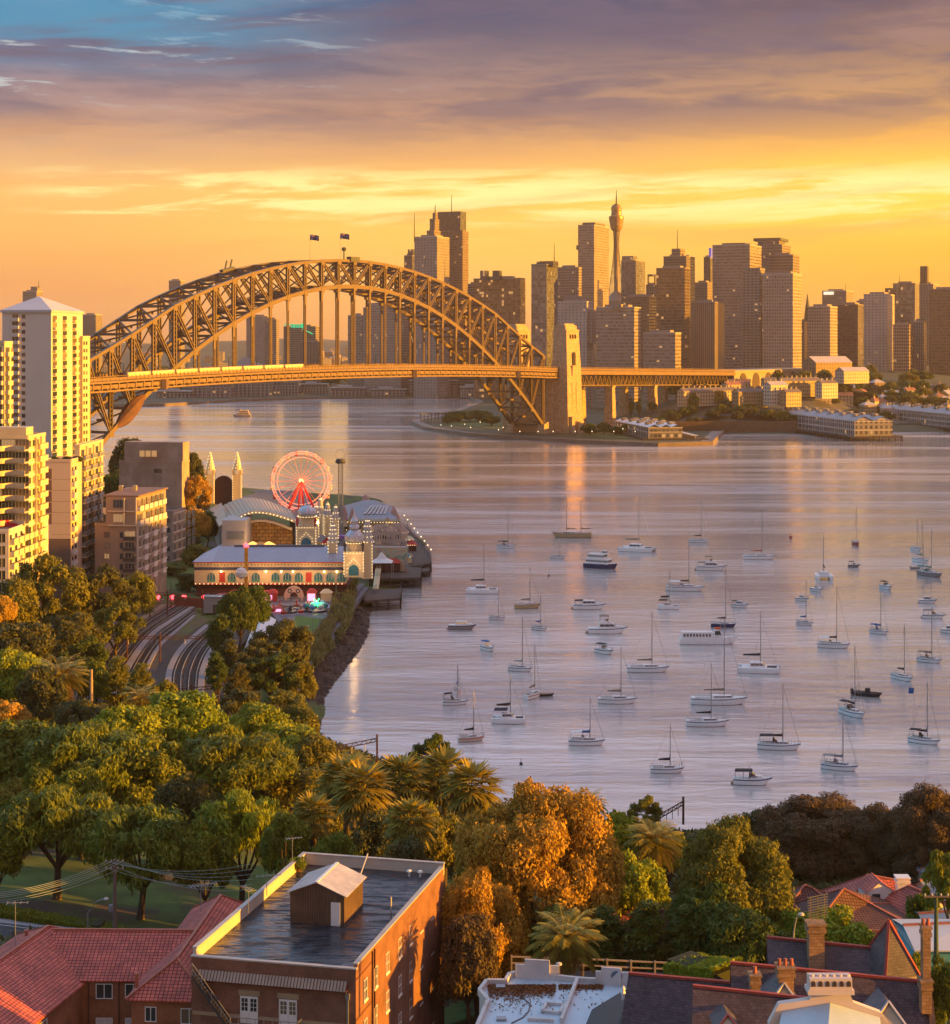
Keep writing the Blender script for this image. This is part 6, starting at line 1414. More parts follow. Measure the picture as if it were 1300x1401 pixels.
# spired hall on the wharf
Yp = 655; ph = thing('spired_wharf_hall','wharf hall with grey roof ringed by small pink pyramid spires','hall',(XX(505,Yp),Yp,3)); xl,xr = XX(468,Yp),XX(549,Yp); zw = ZZ(713,Yp)
MB().hexa([(xl,Yp,2),(xr,Yp-2,2),(xr-6,Yp+62,2),(xl-4,Yp+62,2)],[(xl,Yp,zw),(xr,Yp-2,zw),(xr-6,Yp+62,zw),(xl-4,Yp+62,zw)]).build('wall',facade('hall_arcade',(.60,.44,.27),(.07,.05,.04),2.4,3.0,.6,.6,.3),ph)
GBL = pm('grey_blue_sheet_roof',(.20,.20,.24),.5,.15,.2); rz = zw+4.6
MB().poly([(xl+.4,Yp+.4,zw+.2),(xr-.4,Yp-1.6,zw+.2),(xr-10,Yp+26,rz),(xl+7,Yp+26,rz)]).poly([(xr-.4,Yp-1.6,zw+.2),(xr-6.4,Yp+61,zw+.2),(xr-12,Yp+36,rz),(xr-10,Yp+26,rz)]).poly([(xl+.4,Yp+.4,zw+.2),(xl+7,Yp+26,rz),(xl+6,Yp+36,rz),(xl-3.6,Yp+61,zw+.2)]).poly([(xl+7,Yp+26,rz),(xr-10,Yp+26,rz),(xr-12,Yp+36,rz),(xl+6,Yp+36,rz)]).build('roof',GBL,ph)
m_ = MB()
for k in range(6): m_.beam((xl+8+k*1.5,Yp+8,zw+1.9),(xl+10+k*1.2,Yp+20,zw+4),.9,.1)
m_.build('roof_light',LGRY,ph)
m_ = MB()
for k in range(28):
    x = xl+(xr-xl)*k/28; m_.box(x,x+.45,Yp-.5-2*k/28,Yp-.1-2*k/28,zw+.02,zw+1.0)
m_.build('crenellation',LCR,ph); b_ = MB(); bulbs(b_,[(xl,Yp-.6,zw-.3),(xr,Yp-2.6,zw-.3)],.12,1.1); bulbs(b_,[(xl,Yp-.6,zw-3.2),(xr,Yp-2.6,zw-3.2)],.1,1.6); b_.build('string_lights',BULB2,ph)
PNK = pm('pink_shingle',(.42,.26,.22),.8,.1,.3)
for px,yt,Y,hw in ((470,688,657,1.6),(482,694,656,1.3),(472,700,655,1.1),(500,676,716,2.3),(508,685,712,1.0),(515,689,700,1.0),(521,689,690,1.2),(529,691,682,1.5),(539,692,668,1.9),(545,705,656,.9),(494,688,716,.8),(530,707,654,.8)):
    x = XX(px,Y); z = ZZ(yt,Y); b0 = zw if Y < 700 else zw+1
    m_ = MB().box(x-hw*.8,x+hw*.8,Y-hw*.8,Y+hw*.8,b0-2,max(b0+.5,z-hw*3.0),0); zz2 = max(b0+.5,z-hw*3.0)
    m_.hexa([(x-hw,Y-hw,zz2+.002),(x+hw,Y-hw,zz2+.002),(x+hw,Y+hw,zz2+.002),(x-hw,Y+hw,zz2+.002)],[(x-.05,Y-.05,z),(x+.05,Y-.05,z),(x+.05,Y+.05,z),(x-.05,Y+.05,z)],1); m_.build('spire',[LCR,PNK],ph)
# white timber coaster
rc = thing('timber_coaster','white lattice timber coaster frame below the spired wharf hall','ride',(XX(532,602),602,3)); m_ = MB(); WT = pm('white_lattice',(.55,.44,.40),.7,.1)
for j in range(4):
    Y = 592+j*5; xs = np.linspace(XX(509,Y),XX(557,Y),15); zt_ = [ZZ(721,Y)-1.2*sin(k*.9+j)*(.4+k/14) for k in range(15)]
    for k in range(15):
        m_.beam((xs[k],Y,3),(xs[k],Y,zt_[k]),.12)
        if k < 14:
            m_.beam((xs[k],Y,zt_[k]),(xs[k+1],Y,zt_[k+1]),.22,.3)
            for q in range(3): h0,h1 = 3+(zt_[k]-3)*q/3,3+(zt_[k+1]-3)*(q+1)/3; m_.beam((xs[k],Y,h0),(xs[k+1],Y,h1),.09); m_.beam((xs[k+1],Y,h0),(xs[k],Y,h1),.09)
m_.build('lattice_frame',WT,rc)
mw = thing('mural_wall','long painted mural wall in pale green under the timber coaster','wall',(XX(532,565),565,3))
mm,nt,b = newmat('mural_paint'); setin(nt,b.inputs['Base Color'],ramp(nt,noise_at(nt,.28,5,.6,None,1.5),[(.3,(.10,.26,.18)),(.45,(.42,.46,.34)),(.55,(.55,.34,.20)),(.62,(.16,.30,.34)),(.75,(.50,.50,.42))])); b.inputs['Roughness'].default_value = .7
MB().box(XX(509,565),XX(558,565),565,565.4,3,ZZ(749,565)).build('mural_panel',mm,mw); MB().box(XX(509,565),XX(559,565),564.9,565.5,ZZ(749,565)+.003,ZZ(748,565)).build('coping',WHITE,mw)
tn2 = thing('white_tent','white peaked tent by the waterside under the mural wall','tent',(XX(522,552),552,3)); x = XX(522,552)
z0,z1 = ZZ(769,552),ZZ(755,552); q = [(x-3.4,549,z0),(x+3.4,549,z0),(x+3.6,555.6,z0),(x-3.4,555.6,z0)]
m_ = MB()
for k in range(4):
    a,b = Vector(q[k]),Vector(q[(k+1) % 4]); md = (a+b)/2; ap = Vector((x,552.3,z1)); i1,i2 = a.lerp(ap,.55)-Vector((0,0,.7)),b.lerp(ap,.55)-Vector((0,0,.7)); m_.poly([a,b,i2,i1]).poly([i1,i2,ap])
m_.build('canopy',WHITE,tn2); m_ = MB()
for a in q: m_.tube([(a[0],a[1],3),a],.08,5)
m_.build('poles',GREYM,tn2)
for i,(px,py,lb) in enumerate(((536,778,'dark red shed with slatted front on the upper pier'),(512,778,'small red roofed kiosk between corner tower and tent'))):
    p = G(px,py+4,3.5); o = thing('kiosk',lb,'kiosk',p); MB().box(p.x-2.6,p.x+2.6,p.y,p.y+4,3.4,6.2).build('wall',DKR,o); MB().hexa([(p.x-3,p.y-.4,6.203),(p.x+3,p.y-.4,6.203),(p.x+3,p.y+4.4,6.203),(p.x-3,p.y+4.4,6.203)],[(p.x-1.5,p.y+1.6,7.4),(p.x+1.5,p.y+1.6,7.4),(p.x+1.5,p.y+2.4,7.4),(p.x-1.5,p.y+2.4,7.4)]).build('roof',LRED,o)
DKW = pm('dark_deck_boards',(.085,.062,.05),.85,.3,.6)
def pier(label,corners,z=3.2,step=3.0,rail_=True):
    c = [G(x,y,z) for x,y in corners]; o = thing('timber_pier',label,'pier',(sum(p.x for p in c)/len(c),sum(p.y for p in c)/len(c),0),'timber piers of the park')
    MB().prism([(p.x,p.y) for p in c],z-.7,z).build('deck',DKW,o); m_ = MB(); r_ = MB()
    for k in range(len(c)):
        a,b = c[k],c[(k+1) % len(c)]; n = max(1,int((b-a).length/step))
        for j in range(n+1):
            p = a.lerp(b,j/n); m_.tube([(p.x,p.y,-2),(p.x,p.y,z+.0)],.22,6)
            if rail_: r_.tube([(p.x,p.y,z),(p.x,p.y,z+1.1)],.06,4)
        m_.beam((a.x,a.y,1.2),(b.x,b.y,1.2),.18,.25)
        if rail_: r_.beam((a.x,a.y,z+1.1),(b.x,b.y,z+1.1),.09); r_.beam((a.x,a.y,z+.6),(b.x,b.y,z+.6),.06)
    m_.build('piles',PILE,o)
    if rail_: r_.build('railing',WOOD,o)
    return o
pier('lowest grey timber pier at the foot of the corner tower',[(498,822),(548,818),(549,806),(500,806)])
pier('middle dark timber pier below the white tent',[(506,792),(576,790),(576,776),(508,774)])
pier('long timber boardwalk running back along the water side',[(548,778),(590,770),(588,757),(556,720),(548,722),(560,757)])
pier('small low landing stage on the outermost corner',[(568,783),(588,781),(588,772),(572,772)],2.0,2.0,False)
gw = thing('gangway','sloping timber gangway ramp beside the corner tower foot','ramp',G(516,800,3)); MB().beam(G(518,776,4.5),G(514,806,3.3),1.8,.3).build('ramp',LCR,gw)
for s_ in (-1,1): MB().beam(G(518+s_*2,776,5.6),G(514+s_*2,806,4.4),.1,.9).build('side_rail',LCR,gw)
# light from the lit lamps of the park
for i,(px,py,Y,e) in enumerate(((300,786,500,260),(360,786,500,320),(420,786,500,320),(352,742,566,700),(385,735,572,700),(484,765,499,220),(435,715,600,500),(412,668,764,700),(402,805,488,300),(435,822,478,260))):
    l_ = bpy.data.lights.new('park_glow','POINT'); l_.energy = e; l_.color = (1,.55,.2) if i != 7 else (1,.25,.15); l_.shadow_soft_size = .5; lo_ = bpy.data.objects.new('park_glow',l_); col.objects.link(lo_); lo_.location = P(px,py,Y)
# rides in the front yard
ra = thing('pink_arch_sign','pink arched sign board with two round holes over the ride yard','sign',G(402,822,3.7)); Y = G(402,822,3.7).y; x = XX(402,Y); m_ = MB(); nA = 22
for k in range(nA):
    a0,a1 = pi*k/nA,pi*(k+1)/nA
    r_o,r_i = 2.9,1.2
    q = [(x+r_i*1.0*cos(a0),Y,4.6+r_i*1.3*sin(a0)),(x+r_o*cos(a0),Y,4.6+r_o*1.15*sin(a0)),(x+r_o*cos(a1),Y,4.6+r_o*1.15*sin(a1)),(x+r_i*cos(a1),Y,4.6+r_i*1.3*sin(a1))]
    m_.hexa([Vector(v) for v in q],[Vector(v)+Vector((0,.3,0)) for v in q])
m_.build('arch_board',PINKP,ra)
for s_ in (-1,1):
    MB().tube([(x+s_*1.15,Y-.06,6.5),(x+s_*1.15,Y-.02,6.5)],.62,14).build('round_hole',DBL,ra); MB().beam((x+s_*2.3,Y+.15,3.7),(x+s_*2.3,Y+.15,5),.5).build('post',PINKP,ra)
    MB().tube([(x+s_*1.15,Y-.1,6.5),(x+s_*1.15,Y-.07,6.5)],.3,10).build('ring_centre',LCR,ra)
sp_ = G(397,838,3.75); o = thing('spider_ride','spinning ride with red seat pods on the dark ride yard','ride',sp_); MB().lathe(sp_,[(2.0,0),(2.0,.4),(.5,.6),(.4,1.8),(.1,2)],12).build('hub',DARK,o)
for k in range(6):
    a = k*1.047+.3; e = sp_+Vector((4.6*cos(a),7*sin(a),1.2)); MB().beam(sp_+Vector((0,0,1.6)),e,.22).build('arm',DARK,o)
    m2 = MB().lathe(e,[(.2,-.7),(.75,-.5),(.85,.1)],10).beam(e+Vector((0,.6,0)),e+Vector((0,.7,1.3)),1.3,.2); m2.build('seat_pod',LRED,o)
fl = G(432,836,3.75); o = thing('flower_ride','spinning cup ride with green lit flower and blue pods','ride',fl); MB().lathe(fl,[(3.6,0),(3.6,.5),(.4,.7),(.35,3)],16).build('platform',DBL,o)
for k in range(7):
    a = 2*pi*k/7; c = fl+Vector((2.6*cos(a),4*sin(a),1.6)); MB().lathe(c,[(.2,-.8),(.8,-.3),(.9,.3),(.2,.9)],10).build('pod',(TEAL,pm('sky_blue',(.12,.35,.60),.5) if 'sky_blue' not in bpy.data.materials else bpy.data.materials['sky_blue'],WHITE,PINKP)[k % 4],o)
for k in range(6): a = 2*pi*k/6; c = fl+Vector((.5,-3.2,2.6)); MB().beam(c,c+Vector((1.4*cos(a),0,1.4*sin(a))),.55,.3).build('lit_petal',GRNL,o)
st_ = G(337,826,3.6); o = thing('swing_tower_ride','slim yellow tower ride with white gondola in front of the hall','ride',st_); MB().beam(st_,Vector((st_.x,st_.y,ZZ(748,st_.y))),.95).build('mast',pm('orange_yellow_steel',(.70,.32,.04),.5),o)
MB().lathe(Vector((st_.x,st_.y,ZZ(748,st_.y))),[(.1,-.4),(.7,0),(.7,.7),(.1,1.1)],10).build('top_lamp',REDL,o); c = Vector((st_.x-1.2,st_.y-1.2,ZZ(784,st_.y))); MB().lathe(c,[(.3,-1.5),(1.5,-.8),(1.8,.3),(1.2,1.3),(.2,1.7)],14).build('gondola',WHITE,o)
for i,(px,py,w,h,mt,lb) in enumerate(((308,822,5,2.4,LRED,'red ride with curled front at the left of the ride yard'),(320,816,3,3.2,PKL,'pink glowing game stall near the arcade hall'),(352,813,4.4,2.2,ORL,'orange glowing stall under the arcade windows'),(365,812,3.4,3.0,PKL,'pink lit loop stall beside the orange glow'),(372,822,2.6,3.4,LRED,'tall red swing frame left of the pink arch'),(446,818,3.0,3.4,LCR,'cream ticket booth right of the pink arch'),(426,812,2.4,3.6,PKL,'small lit booth behind the pink arch'),(300,832,5,1.6,TEAL,'low green counter stall near the yard wall'),(378,838,3,1.6,PKL,'low pink kiosk at the left edge of the dark yard'),(452,836,3.4,1.4,pm('pale_blue_steel',(.45,.55,.66),.5),'pale blue ride car right of the flower ride'))):
    p = G(px,max(py,823),3.75); o = thing('fair_stall',lb,'stall',p); m_ = MB().box(p.x-w/2,p.x+w/2,p.y,p.y+2.4,3.7,3.7+h*.7); m_.build('counter',mt if mt not in (PKL,ORL) else LCR,o)
    MB().hexa([(p.x-w/2-.3,p.y-.5,3.7+h*.7+.002),(p.x+w/2+.3,p.y-.5,3.7+h*.7+.002),(p.x+w/2+.3,p.y+2.7,3.7+h*.7+.002),(p.x-w/2-.3,p.y+2.7,3.7+h*.7+.002)],[(p.x-w/4,p.y+.7,3.7+h),(p.x+w/4,p.y+.7,3.7+h),(p.x+w/4,p.y+1.6,3.7+h),(p.x-w/4,p.y+1.6,3.7+h)]).build('roof',mt if mt not in (PKL,ORL) else LRED,o)
    if mt in (PKL,ORL): MB().box(p.x-w/2+.2,p.x+w/2-.2,p.y-.09,p.y-.01,4.0,3.7+h*.62).build('lit_front',mt,o)
for i,(px,py,w,h,mt,lb) in enumerate(((540,771,4,2.6,LRED,'red roofed kiosk on the boardwalk below the mural wall'),(556,768,3.4,2.4,TEAL,'teal roofed kiosk at the end of the mural wall'),(563,752,3.2,2.6,LRED,'dark red stand on the outer boardwalk'),(552,736,3.4,3.2,PINKP,'pink stand behind the timber coaster'),(560,744,2.8,2.2,LCR,'cream stand beside the timber coaster end'),(447,752,3.6,3.4,LRED,'red ride roof between the pinnacles and the hall'),(435,756,3.4,3.0,pm('mustard_canvas',(.62,.36,.07),.7),'mustard tent roof behind the arcade hall'))):
    p = G(px,py,3.7); o = thing('fair_stall',lb,'stall',p); MB().box(p.x-w/2,p.x+w/2,p.y,p.y+2.6,3.0,3.7+h*.6).build('counter',LCR if i % 2 else DKR,o)
    MB().hexa([(p.x-w/2-.4,p.y-.5,3.7+h*.6+.002),(p.x+w/2+.4,p.y-.5,3.7+h*.6+.002),(p.x+w/2+.4,p.y+3,3.7+h*.6+.002),(p.x-w/2-.4,p.y+3,3.7+h*.6+.002)],[(p.x-.3,p.y+1,3.7+h*1.25),(p.x+.3,p.y+1,3.7+h*1.25),(p.x+.3,p.y+1.5,3.7+h*1.25),(p.x-.3,p.y+1.5,3.7+h*1.25)]).build('roof',mt,o)
    b_ = MB(); bulbs(b_,[(p.x-w/2-.4,p.y-.55,3.75+h*.6),(p.x+w/2+.4,p.y-.55,3.75+h*.6)],.1,.8); b_.build('bulbs',BULB2,o)
for i in range(9):
    p = G(590-i*4.6,770-i*6.2,3.3); o = thing('boardwalk_lamp','slim lamp post along the outer edge of the long boardwalk','street lamp',p,'boardwalk lamp posts'); MB().tube([p,p+Vector((0,0,4.2))],[.08,.05],5).build('post',DARK,o); MB().lathe(p+Vector((0,0,4.2)),[(.05,0),(.2,.15),(.2,.35),(.05,.5)],8).build('lamp',BULB2,o)
fn = MB(); a = [G(x,y,3.8) for x,y in ((470,812),(452,850),(432,880))]
for p,q in zip(a[:-1],a[1:]): fn.beam(p+Vector((0,0,1)),q+Vector((0,0,1)),.15,2)
tag(fn.build('red_fence',DKR),'dark red board fence between ride yard and waterfront path','fence')
for i,(px,py,ht_,lb) in enumerate(((418,888,5.5,'lower lamp post on the small green lawn'),(428,868,5.5,'upper lamp post on the small green lawn'),(374,930,6,'lamp post left among the park trees'),(362,948,6,'lamp post lowest among the park trees'),(460,822,6.5,'tall white lamp post in the ride yard'))):
    p = G(px,py,3.9); o = thing('park_lamp',lb,'street lamp',p,'park lamp posts'); MB().tube([p,p+Vector((0,0,ht_))],[.09,.06],6).build('post',GREYM,o); MB().box(p.x-.1,p.x+.9,p.y-.15,p.y+.15,p.z+ht_,p.z+ht_+.15).build('lamp',PALE,o)
# marquee beside the trees
mq = thing('marquee','white pitched marquee roof half hidden by the park trees','tent',G(356,868,4)); q = [G(334,888,7),G(366,876,7),G(378,848,7),G(348,852,7)]; r1,r2 = (q[0]+q[1])/2+Vector((0,0,2)),(q[2]+q[3])/2+Vector((0,0,2))
MB().poly([q[0],r1,r2,q[3]][::-1]).poly([q[1],q[2],r2,r1][::-1]).poly([q[0],q[1],r1]).poly([q[2],q[3],r2]).build('canopy',pm('white_canvas',(.75,.76,.80),.6,.04),mq)
m_ = MB()
for v in q: m_.tube([(v.x,v.y,3.6),v],.1,5)
m_.build('poles',GREYM,mq)
# rock revetment and grassy bank along the bay
sh = [G(x,y,0) for x,y in ((505,812),(502,838),(496,872),(484,893),(466,915),(450,935),(437,955),(431,985),(428,1015))]
rng = np.random.default_rng(4); V = []; Fq = []
ico = [Vector(v).normalized() for v in ((0,0,1),(.9,0,.45),(.28,.85,.45),(-.72,.53,.45),(-.72,-.53,.45),(.28,-.85,.45),(.72,.53,-.45),(-.28,.85,-.45),(-.9,0,-.45),(-.28,-.85,-.45),(.72,-.53,-.45),(0,0,-1))]
icf = [(0,1,2),(0,2,3),(0,3,4),(0,4,5),(0,5,1),(1,6,2),(2,7,3),(3,8,4),(4,9,5),(5,10,1),(6,7,2),(7,8,3),(8,9,4),(9,10,5),(10,6,1),(11,7,6),(11,8,7),(11,9,8),(11,10,9),(11,6,10)]
for k in range(3600):
    f = rng.random()*(len(sh)-1); i = int(f); p = sh[i].lerp(sh[i+1],f-i); o_ = rng.random()**1.1*4.8; c = Vector((p.x-o_+.9,p.y+rng.normal()*.3,-.15+o_*.50)); r = rng.uniform(.22,.55)*(1.3-o_*.12)
    b0 = len(V)
    for v in ico: V.append(tuple(c+v*r*rng.uniform(.7,1.25)*1.0))
    Fq += [(a+b0,b+b0,d+b0) for a,b,d in icf]
ro = bpy.data.objects.new('rock_revetment',mesh_np('rock_revetment',np.array(V),np.array(Fq),[pm('brown_rock',(.10,.068,.048),.9,.4,.6,c2=(.045,.034,.028),cover=.5)])); col.objects.link(ro); tag(ro,'brown boulders of the sea wall along the bay edge','rocks',kind='stuff')
C_ = []; NN = []
for k in range(30000):
    f = rng.random()*(len(sh)-1.2); i = int(f); p = sh[i].lerp(sh[i+1],f-i); o_ = 3.4+rng.random()*5.6; nv = mnoise.noise(Vector((p.x*.3-o_*.3,p.y*.16,5)))
    if nv < -.18: continue
    C_.append((p.x-o_,p.y,2.2+min(o_,6)*.42+rng.random()*1.7*(nv+.25)))
    NN.append((.3,-.6,.4))
V,Q = leaves(np.array(C_),np.array(NN),.42,2.4,rng,up=np.array([.1,0,1.0])); gb_ = bpy.data.objects.new('grassy_bank',mesh_np('grassy_bank',V,Q,[LM['grassy']],np.clip(rng.normal(.45,.3,len(C_)),0,1).repeat(4))); col.objects.link(gb_); tag(gb_,'long yellow green grass on the bank above the rocks','grass',kind='stuff')
for i,(px,py) in enumerate(((450,836),(453,838))):
    p = G(px,py+6,4.2); o = thing('person',('person in pale top walking on the waterfront path','person in dark clothes walking on the waterfront path')[i],'person',p)
    MB().tube([p+Vector((-.12,0,0)),p+Vector((-.1,0,.85))],[.09,.11],6).tube([p+Vector((.12,.15,0)),p+Vector((.1,0,.85))],[.09,.11],6).tube([p+Vector((0,0,.8)),p+Vector((0,0,1.15)),p+Vector((0,0,1.42)),p+Vector((0,0,1.5))],[.17,.17,.21,.08],8).lathe(p,[(.04,1.5),(.1,1.58),(.11,1.68),(.05,1.78)],8).tube([p+Vector((-.22,0,1.4)),p+Vector((-.27,.05,.85))],.05,5).tube([p+Vector((.22,0,1.4)),p+Vector((.27,.05,.85))],.05,5).build('body',(PALE,DARK)[i],o)
# ------------------------------------------------------------------ boats in the bay
HW = pm('white_gelcoat',(.86,.84,.82),.3,.05,.5); HD = pm('deck_gelcoat',(.74,.72,.69),.5,.08,.5); HNAV = pm('navy_hull',(.025,.035,.11),.3,.1); HTAN = pm('tan_hull',(.50,.36,.20),.45,.1); HRED = pm('orange_hull',(.42,.07,.025),.45,.1)
HGRY = pm('grey_hull',(.26,.23,.23),.4,.1); HBLK = pm('black_hull',(.025,.026,.03),.5,.1); CVB = pm('black_canvas',(.022,.022,.028),.8,.15); CVBL = pm('blue_canvas',(.03,.12,.32),.8,.1); CVG = pm('green_canvas',(.03,.20,.16),.8,.1); CVT = pm('tan_canvas',(.28,.20,.14),.85,.1); ALU = pm('mast_alloy',(.42,.39,.37),.35,.05,.5,metal=.5); TEAK = pm('teak_wood',(.27,.15,.07),.6,.15,1.0); ANTIF = pm('antifoul',(.04,.025,.03),.7,.1); ORG_ = pm('orange_canvas_boat',(.7,.10,.03),.8)
def hull(mb,L,Bm,fb,rake=.10,stern=.75,sheer=.25,draft=.35,m=0,mk=1,y0=0.0,md=None):
    """hull along +x centred on the origin, waterline at z = 0; returns deck outline"""
    n = 14; secs = []
    for i in range(n+1):
        s = i/n; x = -L/2+L*s
        w = Bm/2*(stern+(1-stern)*sin(min(1,s/.42)*pi/2)) if s < .42 else Bm/2*max(.015,max(0.0,cos((s-.42)/.58*pi/2))**.72)
        zt_ = fb*(1+sheer*(max(0,s-.35)/.65)**2+.06*(1-s)); ww = w*(.86 if s < .8 else .86-.35*(s-.8)/.2); xr = x-rake*L*max(0,s-.78)/.22
        secs.append(((x,w,zt_),((x+xr)/2,w*.97,zt_*.5),(xr,ww,.06),(xr,ww*.6,-draft)))
    P_ = []
    for a in secs:
        P_.append([mb.pt((x,y0+w,z)) for x,w,z in a]+[mb.pt((x,y0-w,z)) for x,w,z in a[::-1]])
    for i in range(n):
        for k in range(7):
            mb.f.append([P_[i][k],P_[i][k+1],P_[i+1][k+1],P_[i+1][k]][::-1] if False else [P_[i][k],P_[i+1][k],P_[i+1][k+1],P_[i][k+1]]); mb.m.append(mk if k in (2,3,4) else m)
        mb.f.append([P_[i][7],P_[i+1][7],P_[i+1][0],P_[i][0]]); mb.m.append(md if md is not None else m)
    mb.f.append(P_[0][::-1]); mb.m.append(m); return secs
def cabin(mb,x0,x1,w0,w1,z0,h,slope=.5,m=0,mw=1,win=True,taper=.82):
    b = [(x0,-w0/2,z0),(x1,-w1/2,z0),(x1,w1/2,z0),(x0,w0/2,z0)]
    t = [(x0+.08*h,-w0/2*taper,z0+h),(x1-slope*h*1.4,-w1/2*taper,z0+h),(x1-slope*h*1.4,w1/2*taper,z0+h),(x0+.08*h,w0/2*taper,z0+h)]
    mb.hexa(b,t,m)
    if win:
        B4 = [Vector(v) for v in b]; T4 = [Vector(v) for v in t]
        for i,j in ((0,1),(1,2),(3,2)):
            a,c = B4[i],B4[j]; d,e = T4[i],T4[j]
            nn = (c-a).cross(d-a).normalized(); ctr = Vector(((x0+x1)/2,0,z0+h/2)); nn = nn if nn.dot((a+c)/2-ctr) > 0 else -nn
            def q(u,v): return (a.lerp(c,u)).lerp(d.lerp(e,u),v)+nn*.025
            n = 3 if (i,j) != (1,2) else 2
            for k in range(n):
                u0,u1 = .06+.88*k/n+.012,.06+.88*(k+1)/n-.012; p4 = [q(u0,.38),q(u1,.38),q(u1,.84),q(u0,.84)]
                if (Vector(p4[1])-p4[0]).cross(Vector(p4[3])-p4[0]).dot(nn) < 0: p4 = p4[::-1]
                mb.poly(p4,mw)
    return mb
def rails(mb,secs,h=.6,s0=0,s1=None):
    for sg in (-1,1):
        pts = [(x,sg*w*.94,z+h) for (x,w,z),*_ in secs[s0:s1]]
        for k,p in enumerate(pts):
            mb.tube([(p[0],p[1],p[2]-h),p],.025,3)
            if k: mb.tube([pts[k-1],p],.025,3)
def boat_root(name,label,cat,px,py,head,group=None):
    p = G(px,py,0); return thing(name,label,cat,p,group,R(head)),p
def sailboat(label,px,py,Lpx,mtop,head=0,hm=None,cover=CVB,canvas=None,two=False,boomon=True,stripe=None,mat_mast=None,name='sailing_yacht',beam=None):
    o,p = boat_root(name,label,'sailing boat',px,py,head,'sailing boats on the bay'); Y = p.y; L = Lpx*Y/F/max(abs(cos(R(head))),.5); L = min(max(L,4.5),16)
    Bm = beam or L*.32; fb = .42+L*.076; hm = hm or HW; mm = mat_mast or ALU
    hb = MB(); secs = hull(hb,L,Bm,fb,.09,.62,.25,.3,0,1,md=2); h_ = hb.build('hull',[hm,ANTIF,HD if hm is not HTAN else TEAK],o,local=True)
    st = MB()
    for sg in (-1,1):
        for i in range(len(secs)-1):
            (x,w,z),(x2,w2,z2) = secs[i][0],secs[i+1][0]; st.poly([(x,sg*(w+.012),z-.28),(x2,sg*(w2+.012),z2-.28),(x2,sg*(w2+.012),z2-.14),(x,sg*(w+.012),z-.14)][::sg])
    st.build('stripe',stripe or HNAV,h_,local=True)
    c = MB(); cabin(c,-L*.12,L*.27,Bm*.62,Bm*.40,fb*.97,.32+L*.022,.9); c.build('cabin',[HW,GLASS],o,local=True)
    k_ = MB(); k_.box(-L*.40,-L*.14,-Bm*.24,Bm*.24,fb+.02,fb+.05,1); k_.box(-L*.42,-L*.13,-Bm*.34,-Bm*.26,fb*.98,fb+.3); k_.box(-L*.42,-L*.13,Bm*.26,Bm*.34,fb*.98,fb+.3); k_.tube([(-L*.36,0,fb),(-L*.36,0,fb+.8)],.06,5).tube([(-L*.36,-.4,fb+.8),(-L*.36,.4,fb+.8)],.05,4); k_.build('cockpit',[HD,TEAK],o,local=True)
    mh = max(5.0,(H-(mtop-YH)*Y/F)); masts = [(L*.09,mh)]
    if two: masts = [(L*.13,mh),(-L*.24,mh*.86)] if two == 1 else [(L*.05,mh),(-L*.30,mh*.7)]
    rg = MB(); mr = .055+L*.004
    for mx,z in masts:
        MB().tube([(mx,0,fb*.9),(mx,0,z*.6),(mx,0,z)],[mr*1.15,mr,mr*.6],6).build('mast',mm,o,local=True)
        for sg in (-1,1):
            rg.tube([(mx-.15,sg*Bm*.46,fb),(mx,sg*.55*Bm*.5,z*.55)],.018,3); rg.tube([(mx,sg*.55*Bm*.5,z*.55),(mx,0,z*.97)],.018,3); rg.tube([(mx,0,z*.55),(mx,sg*.55*Bm*.5,z*.55)],.03,3)
    z = masts[0][1]; mx = masts[0][0]; rg.tube([(L*.47,0,fb*1.25),(mx,0,z*.96)],.032,4); rg.tube([(-L*.49,0,fb*1.05),(masts[-1][0],0,masts[-1][1]*.98)],.018,3); rails(rg,secs,.55); rg.build('rigging',ALU,o,local=True)
    if boomon:
        for mx,z in masts:
            bl_ = L*.36 if len(masts) == 1 else L*.27; bz = fb+1.15+L*.03; bo = MB().tube([(mx,0,bz),(mx-bl_,0,bz+.05)],.06,5).build('boom',mm,o,local=True)
            MB().tube([(mx+.05,0,bz+.9),(mx-.15,0,bz+.28),(mx-bl_*.5,0,bz+.22),(mx-bl_*.97,0,bz+.16)],[.12,.24,.20,.12],7).build('sail_cover',cover,bo,local=True)
    if canvas:
        m_ = MB(); x0,x1 = -L*.44,-L*.13; zc = fb+1.75; nn = 6
        for i in range(nn):
            a0,a1 = -1+2*i/nn,-1+2*(i+1)/nn; m_.poly([(x0,a0*Bm*.40,zc-.25*a0*a0),(x1,a0*Bm*.42,zc-.25*a0*a0+.1),(x1,a1*Bm*.42,zc-.25*a1*a1+.1),(x0,a1*Bm*.40,zc-.25*a1*a1)])
        for x in (x0,x1):
            for sg in (-1,1): m_.tube([(x,sg*Bm*.40,fb),(x,sg*Bm*.40,zc-.2)],.025,4)
        m_.build('bimini',canvas,o,local=True)
        m_ = MB(); cabin(m_,-L*.15,-L*.02,Bm*.58,Bm*.5,fb+.35,.75,.8); m_.build('sprayhood',[canvas,GLASS],o,local=True)
    return o
